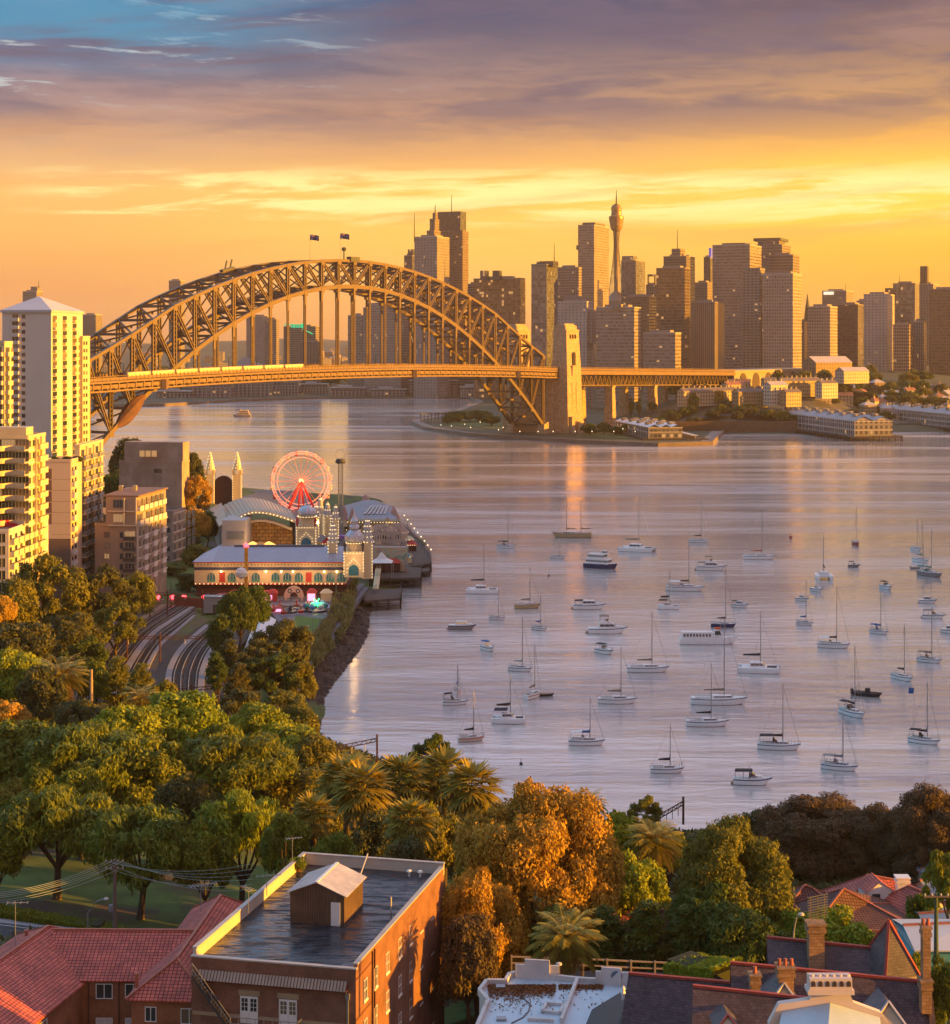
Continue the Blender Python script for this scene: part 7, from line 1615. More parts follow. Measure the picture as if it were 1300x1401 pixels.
def cruiser(label,px,py,Lpx,head=0,hm=None,fly=False,canvas=CVB,name='motor_cruiser',sport=False,topm=None):
    o,p = boat_root(name,label,'motor boat',px,py,head,'motor boats on the bay'); Y = p.y; L = Lpx*Y/F/max(abs(cos(R(head))),.5); L = min(max(L,4),17); Bm = L*.35; fb = .5+L*.082; hm = hm or HW
    hb = MB(); secs = hull(hb,L,Bm,fb,.16,.9,.35,.3,0,1,md=2); h_ = hb.build('hull',[hm,ANTIF,HD],o,local=True)
    st = MB()
    for sg in (-1,1):
        for i in range(len(secs)-1):
            (x,w,z),(x2,w2,z2) = secs[i][0],secs[i+1][0]; st.poly([(x,sg*(w+.015),z-.30),(x2,sg*(w2+.015),z2-.30),(x2,sg*(w2+.015),z2-.12),(x,sg*(w+.015),z-.12)][::sg])
    st.build('stripe',HNAV,h_,local=True)
    hh = .7+L*.055
    c = MB()
    if sport:
        cabin(c,-L*.05,L*.36,Bm*.7,Bm*.4,fb*1.02,hh*.5,1.4,win=False); c.build('foredeck',[HW,GLASS],o,local=True); w_ = MB(); cabin(w_,-L*.1,L*.12,Bm*.74,Bm*.6,fb*1.02+hh*.3,hh*.6,1.0); w_.build('windscreen',[GLASS,GLASS],o,local=True)
    else:
        cabin(c,-L*.24,L*.26,Bm*.80,Bm*.60,fb*1.0,hh,.75); cabin(c,L*.12,L*.40,Bm*.6,Bm*.3,fb*1.1,hh*.4,1.2,win=False); c.build('deckhouse',[HW,GLASS],o,local=True)
    r_ = MB(); rails(r_,secs,.5,7); r_.tube([(-L*.08,0,fb+hh),(-L*.08,0,fb+hh+1.3)],.03,4); r_.build('guard_rail',ALU,o,local=True)
    if fly:
        f = MB(); cabin(f,-L*.22,L*.10,Bm*.72,Bm*.62,fb+hh+.01,.55,.6,win=False); f.box(-L*.05,L*.0,-.5,.5,fb+hh+.5,fb+hh+1.1,1); f.build('flybridge',[HW,TEAK],o,local=True)
        m_ = MB(); zc = fb+hh+1.9; m_.hexa([(-L*.22,-Bm*.36,zc),(L*.03,-Bm*.33,zc),(L*.03,Bm*.33,zc),(-L*.22,Bm*.36,zc)],[(-L*.21,-Bm*.32,zc+.14),(L*.02,-Bm*.3,zc+.14),(L*.02,Bm*.3,zc+.14),(-L*.21,Bm*.32,zc+.14)])
        for x in (-L*.2,L*.01):
            for sg in (-1,1): m_.tube([(x,sg*Bm*.31,fb+hh),(x,sg*Bm*.31,zc)],.03,4)
        m_.build('bimini',topm or CVT,o,local=True)
    if canvas:
        m_ = MB(); zc = fb+hh*.98 if not sport else fb+hh*1.25; m_.hexa([(-L*.46,-Bm*.38,zc-.12),(-L*.2 if not sport else L*.0,-Bm*.36,zc),(-L*.2 if not sport else L*.0,Bm*.36,zc),(-L*.46,Bm*.38,zc-.12)],[(-L*.44,-Bm*.3,zc+.1),(-L*.2 if not sport else -L*.02,-Bm*.3,zc+.18),(-L*.2 if not sport else -L*.02,Bm*.3,zc+.18),(-L*.44,Bm*.3,zc+.1)])
        for x in (-L*.45,-L*.24):
            for sg in (-1,1): m_.tube([(x,sg*Bm*.37,fb),(x,sg*Bm*.37,zc-.05)],.03,4)
        m_.build('canopy',canvas,o,local=True)
    MB().box(-L*.56,-L*.5,-Bm*.36,Bm*.36,.15,.3).build('swim_platform',TEAK,o,local=True); return o
def catamaran(label,px,py,Lpx,mtop,head=0,cover=CVB,canvas=None,dark=False):
    o,p = boat_root('catamaran',label,'catamaran',px,py,head,'catamarans on the bay'); Y = p.y; L = Lpx*Y/F/max(abs(cos(R(head))),.62); L = min(max(L,5),14); Bm = L*.50; fb = .5+L*.07
    for sg in (-1,1): hb = MB(); secs = hull(hb,L,L*.14,fb,.05,.75,.1,.3,0,1,y0=sg*Bm*.42); hb.build('hull',[HW,ANTIF],o,local=True)
    m_ = MB(); m_.box(-L*.40,L*.14,-Bm*.42,Bm*.42,fb*.62,fb*.98); m_.box(L*.40,L*.44,-Bm*.42,Bm*.42,fb*.8,fb*1.0); m_.build('bridge_deck',HD,o,local=True)
    MB().poly([(L*.145,-Bm*.36,fb*.9),(L*.40,-Bm*.36,fb*.9),(L*.40,Bm*.36,fb*.9),(L*.145,Bm*.36,fb*.9)]).build('trampoline',CVB,o,local=True)
    c = MB(); cabin(c,-L*.22,L*.18,Bm*.72,Bm*.5,fb*.99,.55+L*.055,.8); c.build('deckhouse',[HW,GLASS],o,local=True)
    if canvas or dark: MB().hexa([(-L*.44,-Bm*.36,fb+1.5),(-L*.05,-Bm*.36,fb+1.6),(-L*.05,Bm*.36,fb+1.6),(-L*.44,Bm*.36,fb+1.5)],[(-L*.43,-Bm*.3,fb+1.7),(-L*.06,-Bm*.3,fb+1.8),(-L*.06,Bm*.3,fb+1.8),(-L*.43,Bm*.3,fb+1.7)]).build('canopy',canvas or CVB,o,local=True)
    if mtop:
        mh = max(5,H-(mtop-YH)*Y/F); MB().tube([(L*.03,0,fb),(L*.03,0,mh)],[.12,.07],6).build('mast',ALU,o,local=True); bz = fb+2.0+L*.05
        bo = MB().tube([(L*.03,0,bz),(-L*.38,0,bz)],.07,5).build('boom',ALU,o,local=True); MB().tube([(L*.02,0,bz+.4),(-L*.1,0,bz+.3),(-L*.37,0,bz+.2)],[.25,.25,.15],7).build('sail_cover',cover,bo,local=True)
        r_ = MB().tube([(L*.42,0,fb),(L*.03,0,mh*.95)],.03,4)
        for sg in (-1,1): r_.tube([(-L*.12,sg*Bm*.42,fb),(L*.03,0,mh*.9)],.02,3)
        r_.build('rigging',ALU,o,local=True)
    return o
sailboat('white yacht with dark stern canvas, farthest left of the upper boats',693,750,25,700,-18,canvas=CVB)
sailboat('tan two masted ketch with long dark bowsprit line',782,735,54,676,180,hm=HTAN,cover=CVT,two=1,stripe=TEAK,name='ketch')
catamaran('large white sailing catamaran right of the tan ketch',873,754,46,672,-22,cover=CVT)
sailboat('small white keelboat alone below the tan ketch',763,764,21,742,-4,boomon=False)
fe,p = boat_root('passenger_boat','two deck white passenger boat with deep blue hull','passenger boat',823,777,-28,None)
def ferry(o,L,Bm,hm,decks,wm=HW):
    hb = MB(); fb = 1.9; secs = hull(hb,L,Bm,fb,.08,.92,.3,.5,0,1,md=2); hb.build('hull',[hm,ANTIF,HD],o,local=True)
    z = fb
    for k in range(decks):
        c = MB(); x0,x1 = (-L*.42,L*.26) if k == 0 else (-L*.36,L*.12); c.box(x0,x1,-Bm*.42,Bm*.42,z+.002,z+2.1); 
        n = 9
        for j in range(n):
            u0 = x0+(x1-x0)*(j+.15)/n; u1 = x0+(x1-x0)*(j+.85)/n
            for sg in (-1,1): c.poly([(u0,sg*(Bm*.42+.02),z+.9),(u1,sg*(Bm*.42+.02),z+.9),(u1,sg*(Bm*.42+.02),z+1.75),(u0,sg*(Bm*.42+.02),z+1.75)][::-sg],1)
        c.poly([(x1+.02,-Bm*.36,z+.9),(x1+.02,Bm*.36,z+.9),(x1+.02,Bm*.36,z+1.75),(x1+.02,-Bm*.36,z+1.75)],1); c.box(x0-.2,x1+.3,-Bm*.45,Bm*.45,z+2.102,z+2.25); c.build('deckhouse',[wm,GLASS],o,local=True); z += 2.25
    w_ = MB(); cabin(w_,L*.05,L*.2,Bm*.5,Bm*.4,z+.002-(2.25 if decks > 1 else 0)+(0 if decks < 2 else 2.25),1.5,.3); w_.build('wheelhouse',[wm,GLASS],o,local=True)
    r_ = MB()
    for sg in (-1,1):
        r_.tube([(-L*.36,sg*Bm*.4,z+.9),(L*.05,sg*Bm*.4,z+.9)],.04,4)
        for j in range(8): r_.tube([(-L*.36+j*L*.058,sg*Bm*.4,z),(-L*.36+j*L*.058,sg*Bm*.4,z+.9)],.03,4)
    r_.build('guard_rail',ALU,o,local=True)
ferry(fe,12.0,4.4,HNAV,2); fe.scale = (1,1,.76)
catamaran('white catamaran with dark boom cover at the left, above the cream sloop',661,811,45,745,-6)
cruiser('white express cruiser with black cockpit canopy in the upper middle',807,833,45,-2,canvas=CVB)
sailboat('cream wooden hulled sloop with folded tan sail',722,832,36,775,10,hm=HTAN,cover=CVT,stripe=TEAK)
sailboat('small pale sloop between the cream sloop and grey cruiser',680,848,21,806,-8,boomon=False)
cruiser('grey bottomed hardtop cruiser near the left of the bay',633,861,38,-8,hm=HGRY,canvas=None)
sailboat('tiny white sloop turned towards the viewer below the cream sloop',738,862,20,811,-32,cover=CVBL)
cruiser('big white flybridge yacht with tan top in the middle',832,866,54,-2,fly=True,canvas=None)
cruiser('small pale runabout with blue cover seen from its bow',668,890,15,-62,canvas=CVBL,sport=True)
cruiser('small white speedboat with dark canopy below the flybridge yacht',828,894,20,-52,canvas=CVB,sport=True)
sailboat('white sloop with black stern bag left of centre',712,918,32,841,-20,cover=ALU,canvas=None)
sailboat('long white sloop with folded pale sail in the middle of the bay',887,919,58,836,0,cover=CVT)
sailboat('white sloop with grey boom cover below the long middle sloop',845,962,54,884,-2,cover=CVT)
sailboat('little sloop seen from astern with orange gear behind the dark topped boat',626,948,12,908,82,cover=CVBL,stripe=ORG_)
sailboat('pale sloop under a dark hood at the left edge of the bay',623,964,35,920,8,cover=CVB,canvas=CVB,boomon=False)
sailboat('cruising yacht seen from astern with red lifebuoys and tan cover',730,954,22,880,58,cover=CVT,stripe=HRED)
dg,p = boat_root('dinghy','black dinghy tied behind the yacht with red lifebuoys','dinghy',748,952,8)
def dinghy(o,L,m,cov=None):
    hb = MB(); hull(hb,L,L*.45,.5,.1,.85,.2,.2,0,0,md=1); hb.build('hull',[m,TEAK],o,local=True); MB().box(-L*.1,L*.0,-L*.2,L*.2,.36,.44).box(-L*.54,-L*.48,-.2,.2,.3,.95).build('thwart',DARK,o,local=True)
dinghy(dg,3.4,HBLK)
catamaran('dark canopied pontoon like catamaran at the lower left',697,988,47,922,-4,dark=True)
sailboat('pink cream sloop with black boom bag at the lower left',645,1014,36,945,14,hm=pm('pinkish_hull',(.60,.46,.38),.4,.06),cover=CVB,stripe=HRED)
sailboat('white pilothouse sloop with blue boom cover near the bottom',803,1019,50,953,-3,cover=CVBL,canvas=WHITE)
sailboat('lowest white sloop with thin mast near the shore trees',913,1057,46,990,-2,cover=CVB)
sailboat('white sloop with dark boom top, highest in the middle column',957,742,28,685,-12,cover=CVB)
cruiser('white flybridge cruiser with tan clears just below the highest sloop',974,780,42,-6,fly=True,canvas=CVT)
sailboat('long white sloop with red deck cover crossing the glow',1039,765,44,694,-4,cover=HRED)
sailboat('orange hulled yacht pointing straight at the viewer',1171,745,13,690,-88,hm=HRED,boomon=False)
cruiser('small dark covered launch right below the orange hulled yacht',1169,776,14,-20,hm=HGRY,canvas=CVB,sport=True)
catamaran('white catamaran seen from astern right of the glow',1127,791,26,732,84,cover=CVB)
cruiser('little white launch below the stern view catamaran',1118,809,12,-55,canvas=None,sport=True)
cruiser('little grey cabin boat just above the blue covered sloop',1098,822,14,-30,canvas=None)
sailboat('small sloop with blue boom bag right of the glow',1101,855,22,792,-18,cover=CVBL)
cruiser('stubby white cruiser with dark rear canopy between sloops',1013,831,21,-25,canvas=CVB)
sailboat('navy hulled sloop moored behind the long launch',990,858,33,775,-12,hm=HNAV,cover=CVB)
la,p = boat_root('long_launch','long white launch with a row of cabin windows and orange lifebuoys','launch',970,881,-2)
hb = MB(); Ll = 80*p.y/F; secs = hull(hb,Ll,Ll*.22,1.5,.09,.85,.45,.4,0,1,md=2); hb.build('hull',[HW,ANTIF,HD],la,local=True)
c = MB(); c.box(-Ll*.46,Ll*.06,-Ll*.085,Ll*.085,1.45,3.0)
for j in range(9):
    u = -Ll*.44+j*Ll*.054
    for sg in (-1,1): c.poly([(u,sg*(Ll*.085+.02),2.0),(u+Ll*.036,sg*(Ll*.085+.02),2.0),(u+Ll*.036,sg*(Ll*.085+.02),2.75),(u,sg*(Ll*.085+.02),2.75)][::-sg],1)
c.box(-Ll*.47,Ll*.07,-Ll*.092,Ll*.092,3.003,3.15); c.build('saloon',[HW,GLASS],la,local=True)
w_ = MB(); cabin(w_,Ll*.085,Ll*.24,Ll*.15,Ll*.11,1.6,2.2,.3); w_.build('wheelhouse',[HW,GLASS],la,local=True); MB().box(Ll*.1,Ll*.2,-.6,.6,3.82,4.2).build('life_raft',ORG_,la,local=True); r_ = MB(); rails(r_,secs,.7,9); r_.tube([(Ll*.2,0,3.8),(Ll*.2,0,7)],.05,4); r_.build('guard_rail',ALU,la,local=True)
sailboat('white sloop with black boom cover above the dark small catamaran',938,808,52,737,-8,cover=CVB,canvas=HD)
catamaran('dark small day catamaran left of the blue hulled sloop',915,833,30,780,-8,dark=True)
sailboat('white sloop with long dark boom bag, right of the glow centre',1141,886,43,800,-14,cover=CVB,canvas=HD)
sailboat('white sloop with navy sprayhood near the small bow on launch',1203,867,22,810,-34,cover=CVBL,canvas=CVBL)
cruiser('small white launch seen from its bow near the right',1213,806,13,-72,canvas=CVB,sport=True)
sailboat('tiny far sloop at the right edge, topmost of its group',1254,753,12,707,-72,boomon=False)
sailboat('small far sloop with green boom cover at the right edge',1260,769,15,711,-62,cover=CVG)
sailboat('two masted yacht with teal awning at the right edge',1273,788,22,724,-60,cover=CVG,canvas=CVG,two=2,hm=HGRY)
dd,p = boat_root('dinghy','grey inflatable dinghy left of the teal awning yacht','dinghy',1253,778,0); dinghy(dd,3.6,HGRY)
cruiser('white cruiser near the right edge, upper one of two',1270,825,24,-14,canvas=None)
cruiser('white sports cruiser near the right edge, lower one of two',1278,846,30,-16,canvas=CVT,sport=True)
cruiser('white cruiser cut off by the right edge of the bay',1302,866,24,-30,canvas=None)
sailboat('white sloop with tan cover below the cut off cruiser',1272,906,29,830,-32,cover=CVT,canvas=CVT)
sailboat('white yacht nearly bow on, with dark cockpit, in the right half',1235,930,20,852,-62,cover=CVB)
catamaran('biggest white catamaran with black boom cover under the glow',1039,919,58,836,-10)
sailboat('largest white sloop with tall mast and rounded stern arch',984,963,78,846,-3,cover=CVT,canvas=None,beam=4.0)
sailboat('white sloop with black boom cover just below the largest sloop',968,993,58,906,-2,cover=CVB)
sailboat('white yacht bow on with dark bimini, left of the black boat',1167,979,26,880,-66,cover=CVB,canvas=CVB)
rb,p = boat_root('inflatable_boat','black rigid inflatable boat with arch in the right half','motor boat',1187,952,-28)
hb = MB(); hull(hb,6.6,2.6,.75,.1,.85,.3,.2,0,0,md=1); hb.build('hull',[HBLK,CVB],rb,local=True); MB().box(-.4,.5,-.5,.5,.7,1.7).build('console',HBLK,rb,local=True); MB().tube([(-2.2,-1.1,.7),(-2.2,-1,2.1),(-2.2,1,2.1),(-2.2,1.1,.7)],.07,5).build('roll_bar',ALU,rb,local=True); MB().box(-3.7,-3.2,-.3,.3,.2,1.3).build('outboard',DARK,rb,local=True)
pen_ = sailboat('white sloop flying a small blue pennant at the right edge',1265,1017,37,932,-34,cover=CVB,canvas=CVB)
MB().poly([(-3.2,0,9.2),(-2.2,.05,9.3),(-2.1,.05,10.4),(-3.1,0,10.4)]).poly([(-3.2,.03,9.2),(-3.1,.03,10.4),(-2.1,.08,10.4),(-2.2,.08,9.3)]).build('pennant',CVBL,pen_,local=True); MB().tube([(-2.1,.07,1.2),(-2.1,.07,10.5)],.03,4).build('flagstaff',ALU,pen_,local=True)
sailboat('white sloop with black bimini and boom bag in the lower right',1066,1025,58,934,-9,cover=CVB,canvas=CVB)
sailboat('white sloop with grey sprayhood, lowest in the right half',1149,1053,46,974,-24,cover=HGRY,canvas=HGRY)
cruiser('white speedboat with dark bimini nearest the shore trees',1030,1073,52,-9,canvas=CVB,sport=True)
ff,p = boat_root('ferry','small ferry crossing the water under the bridge','ferry',331,570,178); ferry(ff,19,6,HGRY,2,HTAN)
for px,py,mt,lb,r in ((1082,736,HRED,'small red mooring buoy in the glow',1.1),(713,1046,HBLK,'small dark mooring buoy near the bottom shore',.55),(751,788,HBLK,'dark mooring buoy below the small keelboat',.6),(531,577,HBLK,'dark channel marker post off the point',1.4)):
    p = G(px,py,0); o = thing('mooring_buoy',lb,'buoy',p); MB().lathe((0,0,0),[(.1,-.4),(r*.5,-.2),(r*.55,.3),(r*.3,r*.7),(.06,r*.9)],10).build('float',mt,o,local=True); MB().tube([(0,0,r*.8),(0,0,r*1.9)],.05*max(1,r),5).build('top_mark',mt,o,local=True)
# ------------------------------------------------------------------ foreground buildings
BRK = brickmat('brown_brick',(.27,.105,.060),(.20,.075,.050),(.22,.17,.14),.24,.086,.9,.4,.012,c3=(.15,.06,.045)); BRKO = brickmat('orange_brick',(.36,.13,.055),(.29,.10,.045),(.24,.17,.12),.24,.086,.9,.4,.012)
TILE = brickmat('red_roof_tiles',(.66,.165,.115),(.48,.115,.095),(.10,.03,.03),.36,.34,.7,.9,.035,c3=(.26,.13,.10),off=0.0); RIDGE = pm('ridge_tiles',(.38,.12,.075),.7,.2,2)
SLATE = brickmat('purple_slate',(.11,.08,.092),(.065,.047,.056),(.025,.02,.024),.26,.20,.6,.5,.012,c3=(.17,.13,.14)); SLATG = brickmat('grey_slate',(.12,.105,.115),(.085,.075,.085),(.04,.035,.04),.28,.20,.55,.5,.012,c3=(.15,.14,.14)); REDR = pm('red_ridge',(.34,.06,.04),.7,.2,2)
BTILE = brickmat('brown_roof_tiles',(.18,.085,.068),(.135,.065,.055),(.03,.015,.013),.34,.32,.75,.8,.035,c3=(.10,.06,.055),off=0.0)
DWH = pm('white_door_paint',(.72,.71,.70),.4,.05)
zr = 26.0; FL,FR_,BR,BL = G(262,1300,zr),G(487,1318,zr),G(608,1182,zr),G(415,1168,zr)
e1 = (FR_-FL).normalized(); e2 = (BL-FL).normalized(); bk = thing('brick_apartment_building','flat roofed brown brick building with black wet roof and tall right wall','building',((FL+BR)/2).to_tuple()[:2]+(9.0,))
zg = 8.0; zroof = zr-1.0
MB().prism([(p.x,p.y) for p in (FL,FR_,BR,BL)],zg,zroof-.05).build('wall',BRK,bk)
def rect(a,b,t0,t1,mb,z0,z1,m=0):       # wall strip from a to b, between inward offsets
    d = (b-a).normalized(); n = Vector((-d.y,d.x,0)); mb.prism([(q.x,q.y) for q in (a+n*t0,b+n*t0,b+n*t1,a+n*t1)],z0,z1,m)
q4 = [FL,FR_,BR,BL]; TARM,nt,b = newmat('black_bitumen_roof'); n_ = noise_at(nt,.35,8,.7,None,1.2); n2_ = noise_at(nt,1.6,6,.7,None,.6)
tcx = N(nt,'ShaderNodeTexCoord'); mpp = N(nt,'ShaderNodeMapping'); mpp.inputs['Scale'].default_value = (.35,1.7,1); mpp.inputs['Rotation'].default_value = (0,0,R(12)); nt.links.new(tcx.outputs['Object'],mpp.inputs[0]); wet = noise_at(nt,.8,6,.65,mpp.outputs[0],1.0)
setin(nt,b.inputs['Base Color'],ramp(nt,n_,[(.3,(.008,.011,.017)),(.55,(.025,.032,.045)),(.66,(.09,.038,.02)),(.75,(.015,.017,.022))])); setin(nt,b.inputs['Roughness'],ramp(nt,wet,[(.42,(.04,)*3),(.50,(.18,)*3),(.56,(.75,)*3)])); b.inputs['Specular IOR Level'].default_value = .4; bumpn(nt,b,mth(nt,'ADD',wet,mth(nt,'MULTIPLY',n2_,.25)),.5,.12)
MB().prism([(p.x,p.y) for p in (FL+e1*.3+e2*.3,FR_-e1*.3+e2*.3,BR-e1*.3-e2*.3,BL+e1*.3-e2*.3)],zroof-.04,zroof+.06).build('roof',TARM,bk)
PIN = pm('cream_parapet',(.52,.47,.40),.8,.12,.5); COP = pm('coping_stone',(.42,.40,.38),.8,.15,.6)
for i,(a,b_) in enumerate(((FL,FR_),(FR_,BR),(BR,BL),(BL,FL))):
    m_ = MB(); h_ = zr-.55 if i == 0 else zr-.25 if i == 1 else zr+.05
    d = (b_-a).normalized(); cut = .34
    rect(a+d*cut if i % 2 else a,b_-d*cut if i % 2 else b_,-.002,.30,m_,zroof-.05,h_,0 if i < 2 else 1); m_.build('parapet',[BRK,PIN],bk)
    m_ = MB(); rect(a-d*.06 if not i % 2 else a+d*cut,b_+d*.06 if not i % 2 else b_-d*cut,-.07,.37,m_,h_+.002,h_+.12); m_.build('coping',COP,bk)
ff_ = Face(bk,FL.x,FL.y,math.atan2(e1.y,e1.x)); sf = Face(bk,FR_.x,FR_.y,math.atan2(e2.y,e2.x)); wF = (FR_-FL).length; wS = (BR-FR_).length
m_ = MB()
for k in range(46):                       # striped tile skirt under the front parapet
    u = .7+k*(wF-1.4)/46; c,sn = cos(ff_.a),sin(ff_.a)
    def fp(u,e,z): return Vector((ff_.x+c*u+sn*e,ff_.y+sn*u-c*e,z))
    m_.poly([fp(u,.55,zr-2.25),fp(u+.22,.55,zr-2.25),fp(u+.22,.02,zr-1.55),fp(u,.02,zr-1.55)],0); m_.poly([fp(u+.22,.55,zr-2.25),fp(u+.29,.58,zr-2.2),fp(u+.29,.02,zr-1.5),fp(u+.22,.02,zr-1.55)],1)
ff_.strip(m_,.7,wF-.7,zr-2.32,zr-2.24,.55,1); m_.build('tile_skirt',[pm('pale_skirt_tile',(.40,.33,.26),.8,.2,1),DKR],bk)
def french(u):
    z0 = zr-5.7; dm = MB(); w = 1.55; dm.box(0,w,-.05,.02,0,2.25)
    for x in (.12,.9):
        for a in range(2):
            for r_ in range(3): dm.box(x+a*.29,x+a*.29+.24,-.07,-.052,1.05+r_*.36,1.05+r_*.36+.31,1)
    for x in (0,.76,w-.04): dm.box(x,x+.04,-.09,-.051,0,2.25)
    ff_.put('door',mesh_of(dm,'door',[DWH,GLASS]),u,z0,.03); l_ = MB(); ff_.strip(l_,u-.15,u+1.7,z0+2.3,z0+2.75,.05); l_.build('lintel',STONE,bk)
french(4.35); french(7.75)
m_ = MB(); ff_.strip(m_,.1,wF-.1,zr-5.35,zr-5.05,.03); m_.build('string_course',STONE,bk)
WSASH = window_mesh(1.0,1.75,DWH,1); WSASH.box(.07,.93,-.09,-.022,.85,.92); WSASH.box(-.08,1.08,-.14,-.01,-.14,-.002); WS = mesh_of(WSASH,'window',[DWH,GLASS])
for row in range(4):
    for px in (590,575,561,546,529,513,499):
        k = (px-650)/F; u = (k*FR_.y-FR_.x)/(e2.x-k*e2.y)
        sf.put('window',WS,u-.5,zr-3.9-row*3.35-(.0 if px != 546 else 0),.03)
m_ = MB()
for row in range(4): sf.strip(m_,.05,wS-.05,zr-1.45-row*3.35,zr-1.3-row*3.35,.03)
m_.build('brick_band',DKR,bk)
for px in (508,511,593):
    k = (px-650)/F; u = (k*FR_.y-FR_.x)/(e2.x-k*e2.y); m_ = MB(); sf.strip(m_,u,u+.12,zg,zr-.5,.16,0,.04); m_.build('downpipe',RUST,bk)
m_ = MB(); ff_.strip(m_,wF-.75,wF-.6,zg,zr-2.6,.16,0,.02); ff_.strip(m_,wF-.85,wF-.5,zr-3.0,zr-2.5,.2,0,.02); m_.build('downpipe',GREYM,bk)
st_ = MB(); rl = MB(); c,sn = cos(ff_.a),sin(ff_.a)
for k in range(18): u = .5+k*.19; z = zr-1.7-k*.24; st_.prism([(fp(v,e,0).x,fp(v,e,0).y) for v,e in ((u,.1),(u+.24,.1),(u+.24,1.1),(u,1.1))],z-.06,z)
st_.beam(fp(.5,1.1,zr-1.8),fp(3.9,1.1,zr-6.1),.06,.25); rl.beam(fp(.5,1.12,zr-.7),fp(3.9,1.12,zr-5.0),.05); rl.beam(fp(.5,1.12,zr-1.15),fp(3.9,1.12,zr-5.45),.04)
for k in range(5): rl.beam(fp(.5+k*.85,1.12,zr-1.7-k*1.07),fp(.5+k*.85,1.12,zr-.7-k*1.07),.05)
st_.prism([(fp(v,e,0).x,fp(v,e,0).y) for v,e in ((3.9,.06),(9.8,.06),(9.8,1.3),(3.9,1.3))],zr-5.95,zr-5.8)
for z in (.5,1.0): rl.beam(fp(3.9,1.3,zr-5.8+z),fp(9.8,1.3,zr-5.8+z),.05); rl.beam(fp(9.8,1.3,zr-5.8+z),fp(9.8,.06,zr-5.8+z),.05)
for k in range(9): rl.beam(fp(3.9+k*.735,1.3,zr-5.8),fp(3.9+k*.735,1.3,zr-4.8),.05)
fe_ = st_.build('fire_stairs',DARK,bk); rl.build('railing',GREYM,fe_)
# roof shed
za = zroof+.06; s0,s1,s2 = G(397,1262,za),G(471,1268,za),G(498,1241,za); sh_ = thing('roof_shed','brown corrugated shed with pale gabled roof standing on the black roof','shed',((s0+s2)/2).to_tuple())
d1 = (s1-s0); d2 = (s2-s1); d2 = d2-d1*(d2.dot(d1)/d1.length_squared); up_ = Vector((0,0,2.75)); CORR = brickmat('brown_corrugated',(.13,.085,.06),(.115,.075,.055),(.055,.038,.03),.22,30,.55,.6,.03); TINR = brickmat('pale_sheet_roof',(.46,.46,.48),(.43,.43,.46),(.30,.30,.33),.5,30,.35,.4,.02,spec=.6)
c4 = [s0,s1,s1+d2,s0+d2]; ap0 = (s0+s1)/2+up_+Vector((0,0,.95)); ap1 = ap0+d2
w_ = MB().prism([(p.x,p.y) for p in c4],za,za+2.75); w_.poly([s0+up_,s1+up_,ap0]).poly([c4[2]+up_,c4[3]+up_,ap1]); w_.build('wall',CORR,sh_)
dn1 = d1.normalized(); dn2 = d2.normalized(); r_ = MB(); o1 = dn2*-.25; o2 = dn2*.25; low = Vector((0,0,-.10))
for a,b_,sg in ((c4[0],c4[3],-1),(c4[1],c4[2],1)):
    A,B__,C_,D_ = a+up_+dn1*.3*sg+o1+low,b_+up_+dn1*.3*sg+o2+low,ap1+o2+Vector((0,0,.08)),ap0+o1+Vector((0,0,.08)); t_ = Vector((0,0,.07))
    r_.poly([A+t_,B__+t_,C_+t_,D_+t_] if sg > 0 else [D_+t_,C_+t_,B__+t_,A+t_]); r_.poly([A,D_,C_,B__] if sg > 0 else [B__,C_,D_,A]); r_.poly([A,A+t_,D_+t_,D_]).poly([A,B__,B__+t_,A+t_])
r_.build('roof',TINR,sh_); MB().beam(ap0+o1+Vector((0,0,.16)),ap1+o2+Vector((0,0,.16)),.3,.06).build('ridge_cap',WHITE,sh_)
a = s0+dn1*(d1.length*.76); m_ = MB(); nfr = Vector((dn1.y,-dn1.x,0)); m_.prism([(p.x,p.y) for p in (a+nfr*.07,a+dn1*.85+nfr*.07,a+dn1*.85-nfr*.01,a-nfr*.01)],za+.02,za+2.1); m_.build('door',DWH,sh_)
for px,py,lb in ((560,1199,'left one of two small white roof vents in the far roof corner'),(575,1200,'right one of two small white roof vents in the far roof corner')):
    p = G(px,py,za); o = thing('roof_vent',lb,'roof vent',p); MB().lathe(p,[(.1,0),(.1,.4),(.28,.45),(.22,.6),(.05,.66)],10).build('cowl',WHITE,o)
p = G(480,1236,za); m_ = MB().tube([p,p+e1*4.6+Vector((0,0,.15))],.05,5); q_ = G(535,1250,za); m_.tube([q_,q_+Vector((0,0,1.5))],.09,6); tag(m_.build('roof_pipe',COP),'pale pipe run and short post on the black roof','pipe')
pl = MB().tube([G(491,1203,za),G(503,1174,zr)+Vector((0,0,.4))],.07,6); tag(pl.build('leaning_pole',COP),'pale pole leaning on the back parapet of the black roof','pole')
